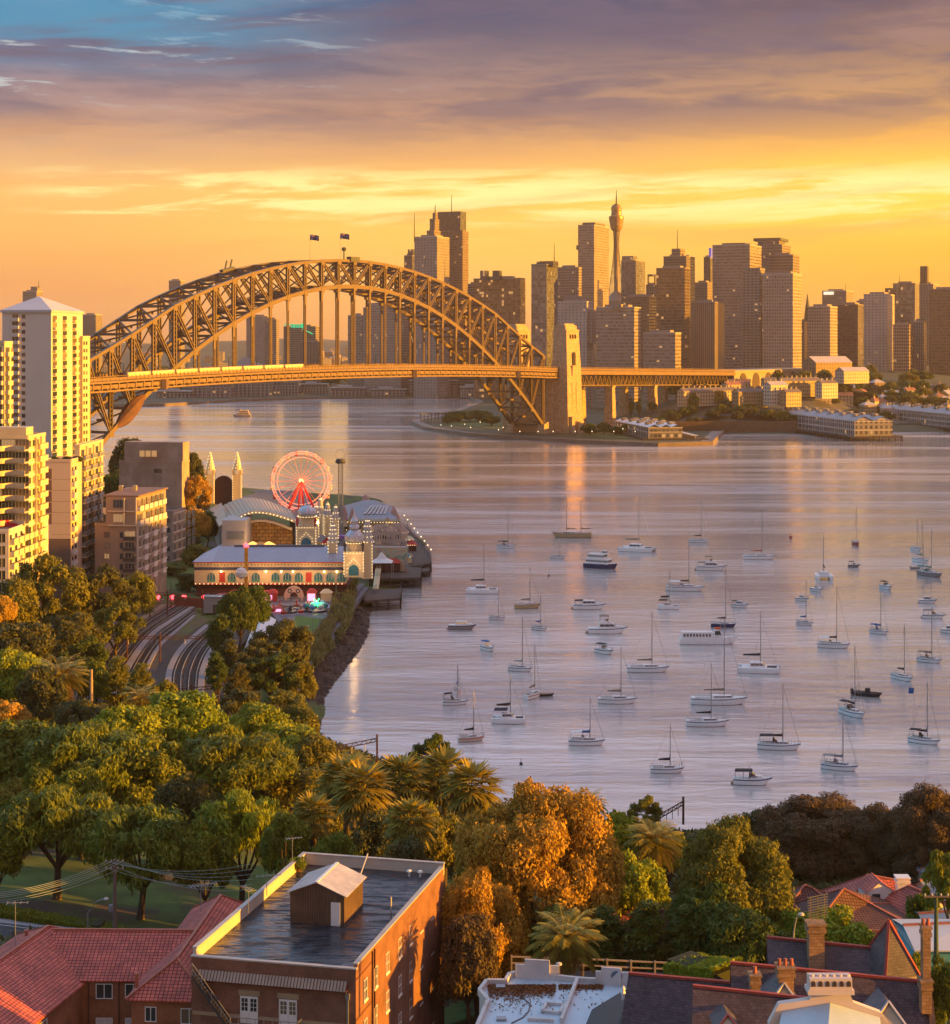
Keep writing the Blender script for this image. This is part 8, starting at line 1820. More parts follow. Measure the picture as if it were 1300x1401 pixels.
def antenna(label,base,h,bo=1.6,n=7,el=.9,ang=0.6,mat=None,tilt=0.0,grid=False):
    o = thing('tv_antenna',label,'antenna',base,'tv antennas on the roofs'); MB().tube([base,base+Vector((0,0,h))],.035,5).build('mast',mat or GREYM,o); m_ = MB(); d = Vector((cos(ang),sin(ang),tilt)); e = Vector((-sin(ang),cos(ang),0)); t = base+Vector((0,0,h-.1))
    if grid:
        for k in range(n): z = h-1.5+1.5*k/(n-1); m_.beam(base+Vector((-el,.0,z)),base+Vector((el,-.1,z+.35)),.055)
        for s_ in (-.7,0,.7): m_.beam(base+Vector((s_*el,0,h-1.6+s_*.17)),base+Vector((s_*el,0,h+.15+s_*.17)),.05)
    else:
        m_.beam(t-d*bo*.4,t+d*bo*.6,.05)
        for k in range(n): c = t+d*(bo*(-.4+k/(n-1))); l_ = el*(1-.4*k/n); m_.beam(c-e*l_/2,c+e*l_/2,.035)
    m_.build('elements',mat or GREYM,o); return o
antenna('tall antenna mast with cross bar by the far left roof corner',G(400,1196,zroof),3.6,1.5,6,.9,.3)
antenna('antenna with bent boom halfway along the cream parapet',G(365,1225,zr),1.9,2.2,5,.7,.25)
antenna('antenna with four bars at the near part of the cream parapet',G(340,1250,zr),2.3,1.6,5,.9,2.2)
for px,py,hh_,lb in ((386,1193,2.2,'taller thin rusty vent pipe behind the cream parapet'),(391,1188,2.6,'shorter thin rusty vent pipe behind the cream parapet')):
    p = G(px,py,zr-1.2); tag(MB().tube([p,p+Vector((0,0,hh_))],.045,6).build('vent_pipe',RUST),lb,'pipe')
rp = thing('potted_shrub','green shrub growing in the far left corner of the black roof','shrub',G(407,1192,za)); ORG[rp.name] = Vector(rp.location); put_crown(rp,'shrub','mid',Vector(rp.location)+Vector((0,0,.75)),.9,.9)
MB().lathe(Vector(rp.location),[(.3,0),(.4,.45)],10).build('pot',RUST,rp)
# generic pitched roof wing: ridge from A to B (world, z = ridge height)
def wing(parent,A,B_,hw,rise,zgd,rm,wm,hip0=True,hip1=True,eave=.4,ridge=None,wall=True):
    d = (B_-A); d.z = 0; d.normalize(); n = Vector((d.y,-d.x,0)); ze = A.z-rise; k = hw*.95
    a0 = A-d*(k if hip0 else .0); b0 = B_+d*(k if hip1 else .0)
    if wall: MB().prism([((a0-n*hw).x,(a0-n*hw).y),((a0+n*hw).x,(a0+n*hw).y),((b0+n*hw).x,(b0+n*hw).y),((b0-n*hw).x,(b0-n*hw).y)],zgd,ze).build('wall',wm,parent)
    E = hw+eave; dz = rise*eave/hw; a1,b1 = a0-d*eave,b0+d*eave
    c = [Vector((*(a1-n*E).xy,ze-dz)),Vector((*(a1+n*E).xy,ze-dz)),Vector((*(b1+n*E).xy,ze-dz)),Vector((*(b1-n*E).xy,ze-dz))]
    A_,B2 = (A.copy() if hip0 else A-d*eave),(B_.copy() if hip1 else B_+d*eave)
    r = MB(); r.poly([c[1],c[2],B2,A_]).poly([c[3],c[0],A_,B2])
    if hip0: r.poly([c[0],c[1],A_])
    if hip1: r.poly([c[2],c[3],B2])
    r.poly([v-Vector((0,0,.12)) for v in c][::-1])
    for i in range(4): r.poly([c[i]-Vector((0,0,.12)),c[(i+1) % 4]-Vector((0,0,.12)),c[(i+1) % 4],c[i]])
    if not hip0 and wall: r.poly([Vector((*(a0-n*hw).xy,ze)),Vector((*(a0+n*hw).xy,ze)),Vector((*a0.xy,A.z-.05))],1)
    if not hip1 and wall: r.poly([Vector((*(b0+n*hw).xy,ze)),Vector((*(b0-n*hw).xy,ze)),Vector((*b0.xy,A.z-.05))],1)
    ro_ = r.build('roof',[rm,wm],parent)
    rg = MB(); rg.beam(A_+Vector((0,0,.04)),B2+Vector((0,0,.04)),.26,.16)
    if hip0: rg.beam(A_+Vector((0,0,.03)),c[0]+Vector((0,0,.05)),.22,.12); rg.beam(A_+Vector((0,0,.03)),c[1]+Vector((0,0,.05)),.22,.12)
    if hip1: rg.beam(B2+Vector((0,0,.03)),c[2]+Vector((0,0,.05)),.22,.12); rg.beam(B2+Vector((0,0,.03)),c[3]+Vector((0,0,.05)),.22,.12)
    rg.build('ridge',ridge or RIDGE,ro_); return c
rh = thing('red_roofed_flats','orange brick flats with big red tiled hipped roofs at bottom left','building',(-32,155,11)); zr2 = 23.3
Ra,Rb = G(242,1311,zr2),G(302,1225,zr2); dR = (Rb-Ra).normalized()
wing(rh,Ra,Rb,3.2,2.15,9,TILE,BRKO)
Ma = Vector((Ra.x+dR.x*7.4-.2,Ra.y+dR.y*7.4,zr2-.06)); Mb = G(80,1272,zr2-.06); wing(rh,Mb,Ma,4.9,2.5,9,TILE,BRKO,False,False)
La,Lb = G(66,1267,zr2),Vector((-45.6,134,zr2)); wing(rh,Lb,La,5.6,2.85,9,TILE,BRKO)
# windows of the flats
WFL = mesh_of(window_mesh(1.5,1.35,DWH,1),'window',[DWH,GLASS]); WFS = mesh_of(window_mesh(1.0,1.3,DWH,1),'window',[DWH,GLASS]); GAR = mesh_of(window_mesh(1.5,1.2,DWH,1),'window',[DWH,pm('white_blind',(.55,.55,.56),.7,.05)])
nR = Vector((dR.y,-dR.x,0)); fA = Ra-dR*3.04-nR*3.2; fw_ = Face(rh,fA.x,fA.y,math.atan2(nR.y,nR.x))
for z in (zr2-4.4,zr2-7.4): fw_.put('window',WFS,1.2,z,.03); fw_.put('window',WFL,4.3,z-.1,.03)
dM = (Ma-Mb).normalized(); nM = Vector((dM.y,-dM.x,0)); mF = Mb+nM*4.9; fm = Face(rh,mF.x,mF.y,math.atan2(dM.y,dM.x))
for z,me in ((zr2-4.5,WFL),(zr2-7.4,GAR)): fm.put('window',me,4.6,z,.03); fm.put('window',me,7.2,z,.03)
m_ = MB(); fm.strip(m_,6.6,6.7,9,zr2-2.6,.14,0,.02); fm.strip(m_,3.9,4.0,9,zr2-2.6,.14,0,.02); m_.build('downpipe',RUST,rh)
dL = (La-Lb).normalized(); nL = Vector((dL.y,-dL.x,0)); lF = Lb-dL*5.3+nL*5.6; fl_ = Face(rh,lF.x,lF.y,math.atan2(dL.y,dL.x))
for u in (9,13.2,17,20.4):
    for z in (zr2-5.0,zr2-7.9): fl_.put('window',WFL,u,z,.03)
m_ = MB(); fl_.strip(m_,15.6,15.72,9,zr2-3.1,.14,0,.02); fl_.strip(m_,19.2,19.3,9,zr2-3.1,.14,0,.02); m_.build('downpipe',DKR,rh)
antenna('antenna with many cross bars on the ridge of the red roof wing',G(275,1247,zr2-.6),2.6,2.6,9,1.1,.45)
antenna('simple cross antenna rising from the left end of the red roof',G(21,1298,zr2-.5),4.2,1.8,4,1.0,.1)
for px,py,lb in ((36,1285,'small red chimney pot on the left red roof slope'),(9,1335,'thin red flue pipe low on the left red roof'),(187,1345,'thin red flue pipe on the middle red roof')):
    p = G(px,py,zr2-1.6); tag(MB().lathe(p,[(.16,-.4),(.16,.7),(.22,.72),(.22,.85)],8).build('flue_pipe',RIDGE),lb,'flue')
# white flat roofed house with stepped parapet
wh = thing('white_flat_roofed_house','white flat roofed house with stepped parapet and brown leaves on top','house',(12,125,20)); zw_ = 28.0; WPT = pm('weathered_white_wall',(.55,.52,.50),.8,.15,.6,c2=(.36,.28,.24),cover=.62); BLR = pm('pale_blue_membrane',(.44,.55,.63),.55,.12,.35,c2=(.36,.44,.50),cover=.55)
ow = [(640,1440),(668,1374),(656,1360),(666,1347),(692,1347),(697,1338),(705,1336),(760,1341),(800,1345),(870,1348),(960,1358),(985,1440)]
ow = [G(x,y,zw_) for x,y in ow]; MB().prism([(p.x,p.y) for p in ow],17,zw_-.02).build('wall',WPT,wh); MB().prism([(p.x,p.y) for p in ow],zw_-.018,zw_+.02).build('roof',BLR,wh)
m_ = MB()
for a,b_ in zip(ow[:-1],ow[1:]): m_.beam(a+Vector((0,0,.16)),b_+Vector((0,0,.16)),.28,.5)
for x0,x1,y,hh_ in ((705,765,1338,1.05),(718,752,1338.6,1.5),(815,868,1346.5,1.0),(823,850,1347,1.35)):
    a,b_ = G(x0,y,zw_),G(x1,y+2,zw_); m_.beam(a+Vector((0,-.06,hh_/2+.02)),b_+Vector((0,-.06,hh_/2+.02)),.22 if hh_ < 1.2 else .20,hh_)
m_.build('parapet',WPT,wh); m_ = MB(); m_.beam(G(790,1344,zw_)+Vector((0,0,.2)),G(768,1401,zw_)+Vector((0,0,.2)),.25,.4); m_.build('party_wall',WPT,wh)
m_ = MB()
for a,b_ in (((742,1386),(748,1375)),((748,1375),(772,1377)),((772,1377),(766,1389)),((766,1389),(742,1386)),((722,1397),(758,1399))): m_.beam(G(*a,zw_)+Vector((0,0,.12)),G(*b_,zw_)+Vector((0,0,.12)),.22,.26)
m_.build('upstand',WPT,wh)
for px,py in ((685,1352),(686,1396)): p = G(px,py,zw_); MB().box(p.x-.35,p.x+.35,p.y-.3,p.y+.3,zw_+.02,zw_+.2).build('skylight',GREYM,wh)
for px,py in ((739,1336),(843,1346)): p = G(px,py,zw_)+Vector((0,-.5,.75)); MB().tube([p,p+Vector((0,.25,.05))],.42,16).build('wall_disc',pm('blue_grey_disc',(.10,.16,.20),.6,.1),wh)
m_ = MB().tube([G(x,y,zw_+.06) for x,y in ((709,1358),(716,1366),(726,1374),(723,1384),(716,1392),(700,1400))],.045,5); m_.build('cable',DARK,wh)
rng = np.random.default_rng(8); C_ = []
for k in range(5200):
    f = rng.random(); px = 668+f*128 if f < .72 else 765+(f-.72)/.28*60; py = 1348+abs(rng.normal())*(9 if px < 765 else 3)*(1-.5*abs(px-700)/90 if px < 765 else 1)
    if rng.random() < .05: py += rng.random()*30
    q = G(px,py,zw_+.04); C_.append((q.x,q.y,q.z+rng.random()*.07))
V,Q = leaves(np.array(C_),np.tile((0,0,1.5),(len(C_),1)),.085,1.3,rng); lo_ = bpy.data.objects.new('leaf_litter',mesh_np('leaf_litter',V,Q,[leafmat('dead_leaves',(.20,.075,.025),trans=.1)],rng.random(len(C_)).repeat(4))); col.objects.link(lo_); tag(lo_,'dry brown leaves gathered on the pale flat roof','leaves',kind='stuff')
# dark gabled roof next to it
dg_ = thing('dark_gabled_house','house with dark sheet gable roof ridge between flat roof and purple slates','house',G(850,1401,22)); A = G(868,1348,30.2); Bf = G(838,1430,30.2)
wing(dg_,Bf,A,3.5,2.4,18,pm('dark_sheet_roof',(.05,.042,.045),.6,.2,.6),BRK,False,False,ridge=pm('grey_ridge',(.09,.075,.07),.8)); p = G(853,1370,29.7)
MB().lathe(p,[(.12,-.3),(.12,.5),(.2,.55),(.1,.8),(.16,.85),(.05,1.1)],8).build('flue',WHITE,dg_)
for px,py,lb in ((904,1386,'grey satellite dish on the brown slope by the purple slates'),(930,1388,'second smaller satellite dish near the purple slates')):
    p = G(px,py,28.6); o = thing('satellite_dish',lb,'satellite dish',p); m_ = MB(); r0 = .55 if px < 910 else .36
    nf_ = Vector((.2,-.8,.55)).normalized(); ua = nf_.cross(Vector((0,0,1))).normalized(); ub = ua.cross(nf_); c0 = p+Vector((0,0,.6)); prev = None
    for r,h_ in ((0.02,0),(r0*.5,.04),(r0,.14)):
        ring = [m_.pt(c0+(ua*cos(a)+ub*sin(a))*r+nf_*h_) for a in [2*pi*k/16 for k in range(16)]]
        if prev:
            for k in range(16): m_.f.append([prev[k],prev[(k+1) % 16],ring[(k+1) % 16],ring[k]]); m_.m.append(0)
        prev = ring
    m_.build('dish',GREYM,o); MB().tube([p-Vector((0,0,.4)),c0],.05,5).tube([c0,c0+nf_*.5],.025,4).build('bracket',DARK,o)
# slate roofed houses
SBLK = brickmat('sandstone_blocks',(.42,.27,.15),(.31,.19,.11),(.20,.13,.08),.42,.24,.9,.4,.02,c3=(.22,.15,.10))
def chimney(parent,px0,px1,pyt,pyb,Y,dep=.9,mat=None,pots=2,capm=None,name='chimney'):
    x0,x1 = XX(px0,Y),XX(px1,Y); zt,zb_ = ZZ(pyt,Y),ZZ(pyb,Y); c = MB(); w = (x1-x0)
    c.box(x0+w*.1,x1-w*.1,Y,Y+dep,zb_-1.2,zt-.75); c.box(x0,x1,Y-.1,Y+dep+.1,zt-.748,zt-.5); c.box(x0+w*.06,x1-w*.06,Y-.05,Y+dep+.05,zt-.498,zt-.25); c.box(x0-.03,x1+.03,Y-.13,Y+dep+.13,zt-.248,zt-.1)
    o = c.build(name,mat or SBLK,parent)
    for k in range(pots): xx = x0+w*(k+.5)/pots; MB().lathe((xx,Y+dep/2,0),[(.13,zt-.1),(.15,zt+.08),(.12,zt+.1),(.13,zt+.32),(.10,zt+.33)],8).build('chimney_pot',capm or RIDGE,o)
    return o
hA = thing('grey_slate_house','grey slate roofed house with pyramid corner roof lit gold on one side','house',G(1150,1320,27))
a,b_ = P(1057,1283,128),P(1216,1300,127); wing(hA,a,b_,4.2,4.4,20,SLATG,STONE,False,False,ridge=REDR)
ap = P(1216,1259,126.5); py_ = MB(); hw = 3.1; zb2 = ap.z-5.4; zb2 = 31.8; cr = [G(1172,1317,zb2),G(1211,1342,zb2),G(1259,1335,zb2),G(1222,1312,zb2)]
for k in range(4): py_.poly([cr[k],cr[(k+1) % 4],ap])
pr_ = py_.build('pyramid_roof',SLATG,hA); rg = MB()
for k in range(4): rg.beam(ap,cr[k],.2,.14)
rg.build('ridge',REDR,pr_); MB().prism([(p.x,p.y) for p in cr],20,zb2-.02).build('tower_wall',STONE,hA)
ch1 = chimney(hA,1105,1131,1263,1307,126,1.1,pots=0); antenna('gold lit ladder antenna standing on the sandstone chimney',Vector((XX(1119,126.5),126.5,ZZ(1265,126.5))),1.9,1,9,.72,0,pm('sunlit_gold_tubes',(.45,.32,.12),.4,.1,metal=.3),0,True)  # antenna: gold sunlight put into the tube colour
hB = thing('long_dark_slate_house','long dark slate roofed house with red ridge and sandstone chimneys','house',G(1120,1370,26)); a,b_ = P(1008,1318,117),P(1266,1344,115.5); wing(hB,a,b_,5.2,5.2,20,SLATE,STONE,False,False,ridge=REDR)
chimney(hB,1064,1089,1322,1356,114,1.0,pots=3); chimney(hB,1026,1042,1332,1372,112,.7,pots=1); chimney(hB,1260,1277,1340,1362,113.5,.8,pots=0); chimney(hB,1262,1275,1266,1346,113.8,.7,pots=2)
for px,py,Y in ((1073,1357,113),(1216,1382,111)):
    ap = P(px,py-12,Y+1); m_ = MB(); l_,r_2,bkk = P(px-24,py+22,Y-1.3),P(px+26,py+24,Y-1.3),ap+Vector((0,3,-.2)); m_.poly([l_,ap,bkk,l_+Vector((0,3.2,0))][::-1]).poly([r_2,r_2+Vector((0,3.2,0)),bkk,ap][::-1]).poly([l_+Vector((.2,.2,0)),r_2+Vector((-.2,.2,0)),ap+Vector((0,.2,-.1))],1); m_.build('dormer',[SLATG,STONE],hB); MB().beam(l_,ap,.12).beam(r_2,ap,.12).build('dormer_trim',LGRY,hB)
hC = thing('front_slate_house','nearer dark slate house with short red ridge at the bottom','house',G(1030,1395,28)); a,b_ = P(957,1350,109),P(1104,1367,108); wing(hC,a,b_,5.5,5.6,22,SLATE,STONE,False,False,ridge=REDR)
m_ = MB(); ap = P(996,1388,106); l_,r_2 = P(978,1412,104.5),P(1014,1412,104.5); m_.poly([l_,ap,ap+Vector((0,2.5,-.2)),l_+Vector((0,2.6,0))][::-1]).poly([r_2,r_2+Vector((0,2.6,0)),ap+Vector((0,2.5,-.2)),ap][::-1]).poly([l_,r_2,ap+Vector((0,.1,-.1))],1); m_.build('dormer',[SLATG,STONE],hC); MB().beam(l_,ap,.1).beam(r_2,ap,.1).build('dormer_trim',REDR,hC)
hD = thing('purple_slate_house','purple slate gable roof with red ridge beside the clipped hedge','house',G(915,1365,27)); a,b_ = P(868,1333,121),P(1003,1345,119); wing(hD,a,b_,4.4,4.4,20,SLATE,BRK,False,False,ridge=REDR)
hE = thing('white_gabled_house','house with white curved gable wall, row of chimney arches and pale blue roof','house',G(1137,1395,28)); Y = 104.5; WGB = pm('peach_white_render',(.62,.53,.48),.8,.08,.4)
def qz(px,py,dy=0): return P(px,py,Y+dy)
gp_ = [qz(1052,1401),qz(1066,1374),qz(1108,1368),qz(1113,1352),qz(1160,1352),qz(1168,1372),qz(1206,1386),qz(1216,1401),qz(1216,1460),qz(1052,1460)]
MB().hexa(gp_[::-1],[v+Vector((0,.5,0)) for v in gp_[::-1]]).build('gable_wall',WGB,hE)
m_ = MB(); x0,x1 = XX(1108,Y-.2),XX(1166,Y-.2); z0,z1 = ZZ(1353,Y),ZZ(1337,Y); m_.box(x0,x1,Y-.25,Y+.75,z0+.003,z1); m_.box(x0-.12,x1+.12,Y-.35,Y+.85,z0-.25,z0)
for k in range(6): xx = x0+(x1-x0)*(k+.5)/6; m_.tube([(xx,Y+.25,z1-.02),(xx,Y+.25,z1+.1)],(x1-x0)/13,10)
cs = m_.build('chimney_stack',WGB,hE)
for k in range(6):
    xx = x0+(x1-x0)*(k+.5)/6; rr = [Vector((xx-.13,Y-.27,z0+.22)),Vector((xx+.13,Y-.27,z0+.22))]+[Vector((xx+.13*cos(t),Y-.27,z0+.42+.13*sin(t))) for t in [pi*j/6 for j in range(7)]]; MB().hexa(rr,[v+Vector((0,.015,0)) for v in rr]).build('chimney_arch',pm('dark_arch_panel',(.05,.035,.04),.95) if 'dark_arch_panel' not in bpy.data.materials else bpy.data.materials['dark_arch_panel'],cs)  # each chimney arch is a thin dark panel
m_ = MB(); rt_,f0 = qz(1136,1372,-.02),qz(1132,1425,-3); m_.poly([qz(1070,1385,-.02),f0+Vector((-3.2,0,-1)),f0,rt_]).poly([rt_,f0,f0+Vector((3.4,0,-1)),qz(1204,1392,-.02)]); m_.build('roof',pm('pale_blue_sheet',(.42,.54,.62),.5,.12,.5),hE)
# cottages behind: brown tile hips, red roof with dormer, blue roofs
def cottage(label,pa,pb,Y,hw,rise,rm,wm,name='cottage',gable=False):
    a,b_ = P(*pa,Y),P(*pb,Y); o = thing(name,label,'house',(a.x,a.y,8)); wing(o,a,b_,hw,rise,6,rm,wm,not gable,not gable); return o
cottage('brown tiled cottage half hidden behind the dusky tree',(1064,1224),(1072,1226),196,3.8,2.6,BTILE,BRK)
cottage('brown tiled cottage with pointed hip in the middle of three',(1101,1211),(1112,1215),198,4.4,3.0,BTILE,BRK)
cottage('long brown tiled cottage right beside the bright green bushes',(1154,1216),(1190,1236),192,4.6,3.0,BTILE,BRK)
rc_ = cottage('red tiled cottage with white dormer and white chimney',(1187,1197),(1236,1206),202,4.8,3.4,TILE,WPT); d0 = P(1206,1214,196)
m_ = MB(); m_.hexa([d0+Vector((-1.5,0,-2.4)),d0+Vector((1.5,.6,-2.4)),d0+Vector((1.2,4,-2.4)),d0+Vector((-1.8,3.4,-2.4))],[d0+Vector((-1.5,0,-.6)),d0+Vector((1.5,.6,-.6)),d0+Vector((1.2,4,-.6)),d0+Vector((-1.8,3.4,-.6))]); m_.poly([d0+Vector((-1.5,0,-.6)),d0+Vector((1.5,.6,-.6)),d0+Vector((0,.3,.5))]); dm_ = m_.build('dormer',WHITE,rc_); MB().poly([d0+Vector((-1.75,-.2,-.75)),d0+Vector((0,.1,.6)),d0+Vector((-.3,3.6,.6)),d0+Vector((-2.0,3.4,-.75))][::-1]).poly([d0+Vector((1.75,.5,-.75)),d0+Vector((1.4,4,-.75)),d0+Vector((-.3,3.6,.6)),d0+Vector((0,.1,.6))][::-1]).build('roof',TILE,dm_); MB().box(d0.x-1.0,d0.x-.1,d0.y+.05,d0.y+.2,d0.z-2.0,d0.z-.8).build('window',GLASS,dm_)
chimney(rc_,1227,1246,1200,1222,199,1.3,WHITE,0); wg = P(1243,1212,196); wing(rc_,wg,wg+Vector((2.4,-4.5,0)),2.6,2.0,6,TILE,WPT,True,False); wing(rc_,P(1262,1204,203),P(1296,1198,205),3.2,2.2,6,pm('blue_grey_sheet',(.20,.25,.30),.5,.1),WPT,False,False)
cottage('flat blue grey roofed building at the right edge under the red cottage',(1262,1250),(1330,1244),168,4.4,.9,pm('blue_grey_roof',(.22,.28,.34),.5,.12,.3),WPT,'low_house',True)
cottage('white walled house with turquoise panel behind the tall chimney',(1242,1266),(1320,1262),150,3.6,.7,pm('white_sheet_roof',(.50,.50,.50),.5,.1,.3),pm('turquoise_wall',(.10,.35,.45),.7,.1),'low_house',True)
cottage('pale blue roofed house high at the right edge behind the figs',(1290,1155),(1330,1150),225,4,2,pm('sky_blue_roof',(.25,.36,.46),.5,.1),WPT,'house')
cottage('red tiled roof peeping through the leaves below the orange tree',(868,1218),(876,1220),196,3.4,2.4,TILE,WPT); cottage('small pink tiled roof between the dark trees behind the fence',(902,1244),(912,1246),186,3.2,2.4,BTILE,BRKO)
# white annex with pale side under the low houses, bins
# road with post and rail fence, palms
rd = MB(); rp_ = [Vector((x,164.5+.02*x,0)) for x in range(0,72,4)]
for p in rp_: p.z = ht(p.x,p.y)
ribbon(rd,rp_,-3.2,3.2,.22); tag(rd.build('road',ASPH,origin=(0,0,0)),kind='structure')
fc = thing('post_and_rail_fence','pale timber post and rail fence along the road behind the flat roof','fence',(30,168,17)); m_ = MB()
tops = [P(px,py,166) for px,py in ((700,1309),(760,1311),(820,1313),(880,1316),(940,1318),(1000,1320),(1030,1321))]; PRF = pm('pale_fence_timber',(.34,.27,.20),.8,.15,.6)
for a,b_ in zip(tops[:-1],tops[1:]): m_.beam(a,b_,.1,.14); m_.beam(a-Vector((0,0,.6)),b_-Vector((0,0,.6)),.09,.12)
m_.build('rails',PRF,fc)
for k in range(12):
    f = k/11*(len(tops)-1); i = min(int(f),len(tops)-2); p = tops[i].lerp(tops[i+1],f-i); MB().beam(p+Vector((0,0,.12)),Vector((p.x,p.y,ht(p.x,p.y)-.3)),.16).build('post',PRF,fc)
# street at the far left, hedge, poles, lamp, wires
lr = MB(); lp = [G(x,y,15) for x,y in ((-40,1268),(20,1273),(70,1280),(140,1296),(230,1316))]; pts = []
for k in range(31):
    f = k/30*4; i = min(int(f),3); p = lp[i].lerp(lp[i+1],f-i); p.z = ht(p.x,p.y); pts.append(p)
ribbon(lr,pts,-4.2,4.2,.28); tag(lr.build('road',ASPH,origin=(0,0,0)),kind='structure')
kb = MB(); ribbon(kb,pts,-4.5,-4.2,.42); ribbon(kb,pts,-4.21,-4.2,.42,.2); ribbon(kb,pts,-6.3,-4.51,.40); tag(kb.build('pavement',pm('grey_footpath',(.26,.26,.28),.85,.12,.5),origin=(0,0,0)),kind='structure')
wl_ = MB(); ribbon(wl_,pts,.3,.42,.285); ribbon(wl_,pts,-3.9,-3.8,.285); tag(wl_.build('road_marking',WHITE,origin=(0,0,0)),kind='structure')
def hedge(label,a,b_,w,h,lm='mid',n=26000,seed=1,leaf=.16):
    a,b_ = Vector(a),Vector(b_); d = (b_-a); L = d.length; d.normalize(); nn = Vector((-d.y,d.x,0)); rng = np.random.default_rng(seed); C = []; NN = []
    for k in range(n):
        u = rng.random()*L; s = rng.random(); f = u/L; z0 = a.z+(b_.z-a.z)*f
        if s < .4: v,z,no = (rng.random()-.5)*w,h,(0,0,1)
        else: sg = 1 if rng.random() < .5 else -1; v,z,no = sg*w/2,rng.random()*h,tuple(nn*sg)
        j = rng.normal(size=3)*.05; b1 = .07*sin(u*2.1)*sin(u*.7+1); p = a+d*u+nn*(v*(1+b1)); C.append((p.x+j[0],p.y+j[1],z0+z*(1+b1*.7)+j[2])); NN.append(no)
    V,Q = leaves(np.array(C),np.array(NN),leaf,1.3,rng); o = thing('hedge',label,'hedge',(a+b_)/2)
    me = mesh_np('hedge_leaves',V-np.array((a+b_)/2),Q,[LM[lm]],np.clip(rng.normal(.45,.25,n),0,1).repeat(4)); l_ = bpy.data.objects.new('leaves',me); col.objects.link(l_); l_.parent = o
    MB().prism([((a-nn*w*.42).x,(a-nn*w*.42).y),((a+nn*w*.42).x,(a+nn*w*.42).y),((b_+nn*w*.42).x,(b_+nn*w*.42).y),((b_-nn*w*.42).x,(b_-nn*w*.42).y)],min(a.z,b_.z)-.3,max(a.z,b_.z)+h*.82).build('twigs',pm('hedge_twigs',(.03,.035,.015),.95) if 'hedge_twigs' not in bpy.data.materials else bpy.data.materials['hedge_twigs'],o); return o
def gh(px,py,z):
    p = G(px,py,z); p.z = ht(p.x,p.y); return p
hg = [gh(-20,1251,14),gh(60,1258,14.2),gh(140,1272,13.5),gh(240,1288,12.5)]
hl = ['long clipped hedge, far left part beside the road kerb','long clipped hedge, middle part in front of the park lawn','long clipped hedge, end part near the red roof']
for k in range(3): hedge(hl[k],hg[k],hg[k+1],2.0,1.5,'mid',22000,k+2)
hedge('dense clipped green hedge block beside the purple slate roof',(XX(930,136),136.5,26.3),(XX(1003,130),133,27.2),3.4,2.6,'bright',26000,9,.13)
def pole(label,px,pyt,pyb,Y,r,mat,arms=2,name='power_pole'):
    zt,zb_ = ZZ(pyt,Y),ZZ(pyb,Y); x = XX(px,Y); o = thing(name,label,'pole',(x,Y,zb_)); MB().tube([(x,Y,zb_-1),(x,Y,zt)],[r*1.25,r*.85],8).build('pole',mat,o)
    for k in range(arms):
        z = zt-.25-k*.75; m_ = MB().beam((x-1.0,Y-.12,z),(x+1.0,Y-.12,z),.12)
        cross = m_.build('crossarm',WOOD,o); i_ = MB()
        for s_ in (-.9,-.35,.35,.9): i_.lathe((x+s_,Y-.12,z+.06),[(.06,0),(.08,.08),(.05,.2)],6)
        i_.build('insulators',PALE,cross)
    return Vector((x,Y,zt))
TIM = pm('grey_brown_pole',(.17,.125,.10),.85,.2,.8); pt1 = pole('brown timber power pole with crossarms in front of the park lawn',157,1176,1264,189,.2,TIM)
MB().tube([(pt1.x-.35,188.9,ZZ(1246,189)),(pt1.x-.35,188.9,ZZ(1238,189))],.28,10).build('transformer',GREYM,bpy.data.objects[[o.name for o in col.objects if o.name.startswith('power_pole')][-1]])
pole('plain pale concrete pole standing beside the rail yard trees',125,916,990,300,.28,pm('pale_pole',(.34,.25,.19),.8,.1),0,'concrete_pole')
pt2_ = pole('dark green power pole with lamp arm behind the tall chimney',1281,1222,1326,138,.17,pm('green_pole',(.06,.10,.07),.8,.2),1)
def wire(label,a,b_,sag=.8,group='overhead wires',r=.022):
    a,b_ = Vector(a),Vector(b_); pts = [a.lerp(b_,k/10)-Vector((0,0,sag*4*(k/10)*(1-k/10))) for k in range(11)]; tag(MB().tube(pts,r,4).build('overhead_wire',pm('pale_wire',(.30,.34,.30),.5) if 'pale_wire' not in bpy.data.materials else bpy.data.materials['pale_wire']),label,'wire',group)
for k,(o_,dz) in enumerate(((-.9,-.2),(-.35,-.2),(.35,-.2),(.9,-.2),(-.6,-.95),(.6,-.95))):
    wire('overhead wire running from the timber pole past the left edge',pt1+Vector((o_,-.1,dz)),P(-60,1223+k*3,172),1.0,'left overhead wires'); wire('overhead wire running from the timber pole towards the flat roof',pt1+Vector((o_,-.1,dz)),P(345,1182+k*7,182),.9,'right overhead wires')
def lamp(label,px,pyt,pyb,Y,dx_,name='street_lamp'):
    x = XX(px,Y); zt,zb_ = ZZ(pyt,Y),ZZ(pyb,Y); o = thing(name,label,'street lamp',(x,Y,zb_)); MB().tube([(x,Y,zb_-.5),(x,Y,zt-1.5),(x+dx_*.5,Y,zt-.35),(x+dx_,Y,zt)],[.09,.07,.05,.05],6).build('post',GREYM,o); MB().lathe((x+dx_+.15*(1 if dx_ > 0 else -1),Y,zt-.1),[(.05,-.12),(.26,-.02),(.22,.12),(.05,.18)],10).build('lamp_head',PALE,o)
lamp('grey street lamp with slanted arm above the hedge',120,1229,1292,176,1.7); lamp('street lamp with white head among the bushes by the chimney',1086,1250,1285,140,.45); lamp('grey lamp with flat top beside the palm and the road',757,1318,1345,140,.3)
ba_ = MB(); p = gh(-4,1283,14); 
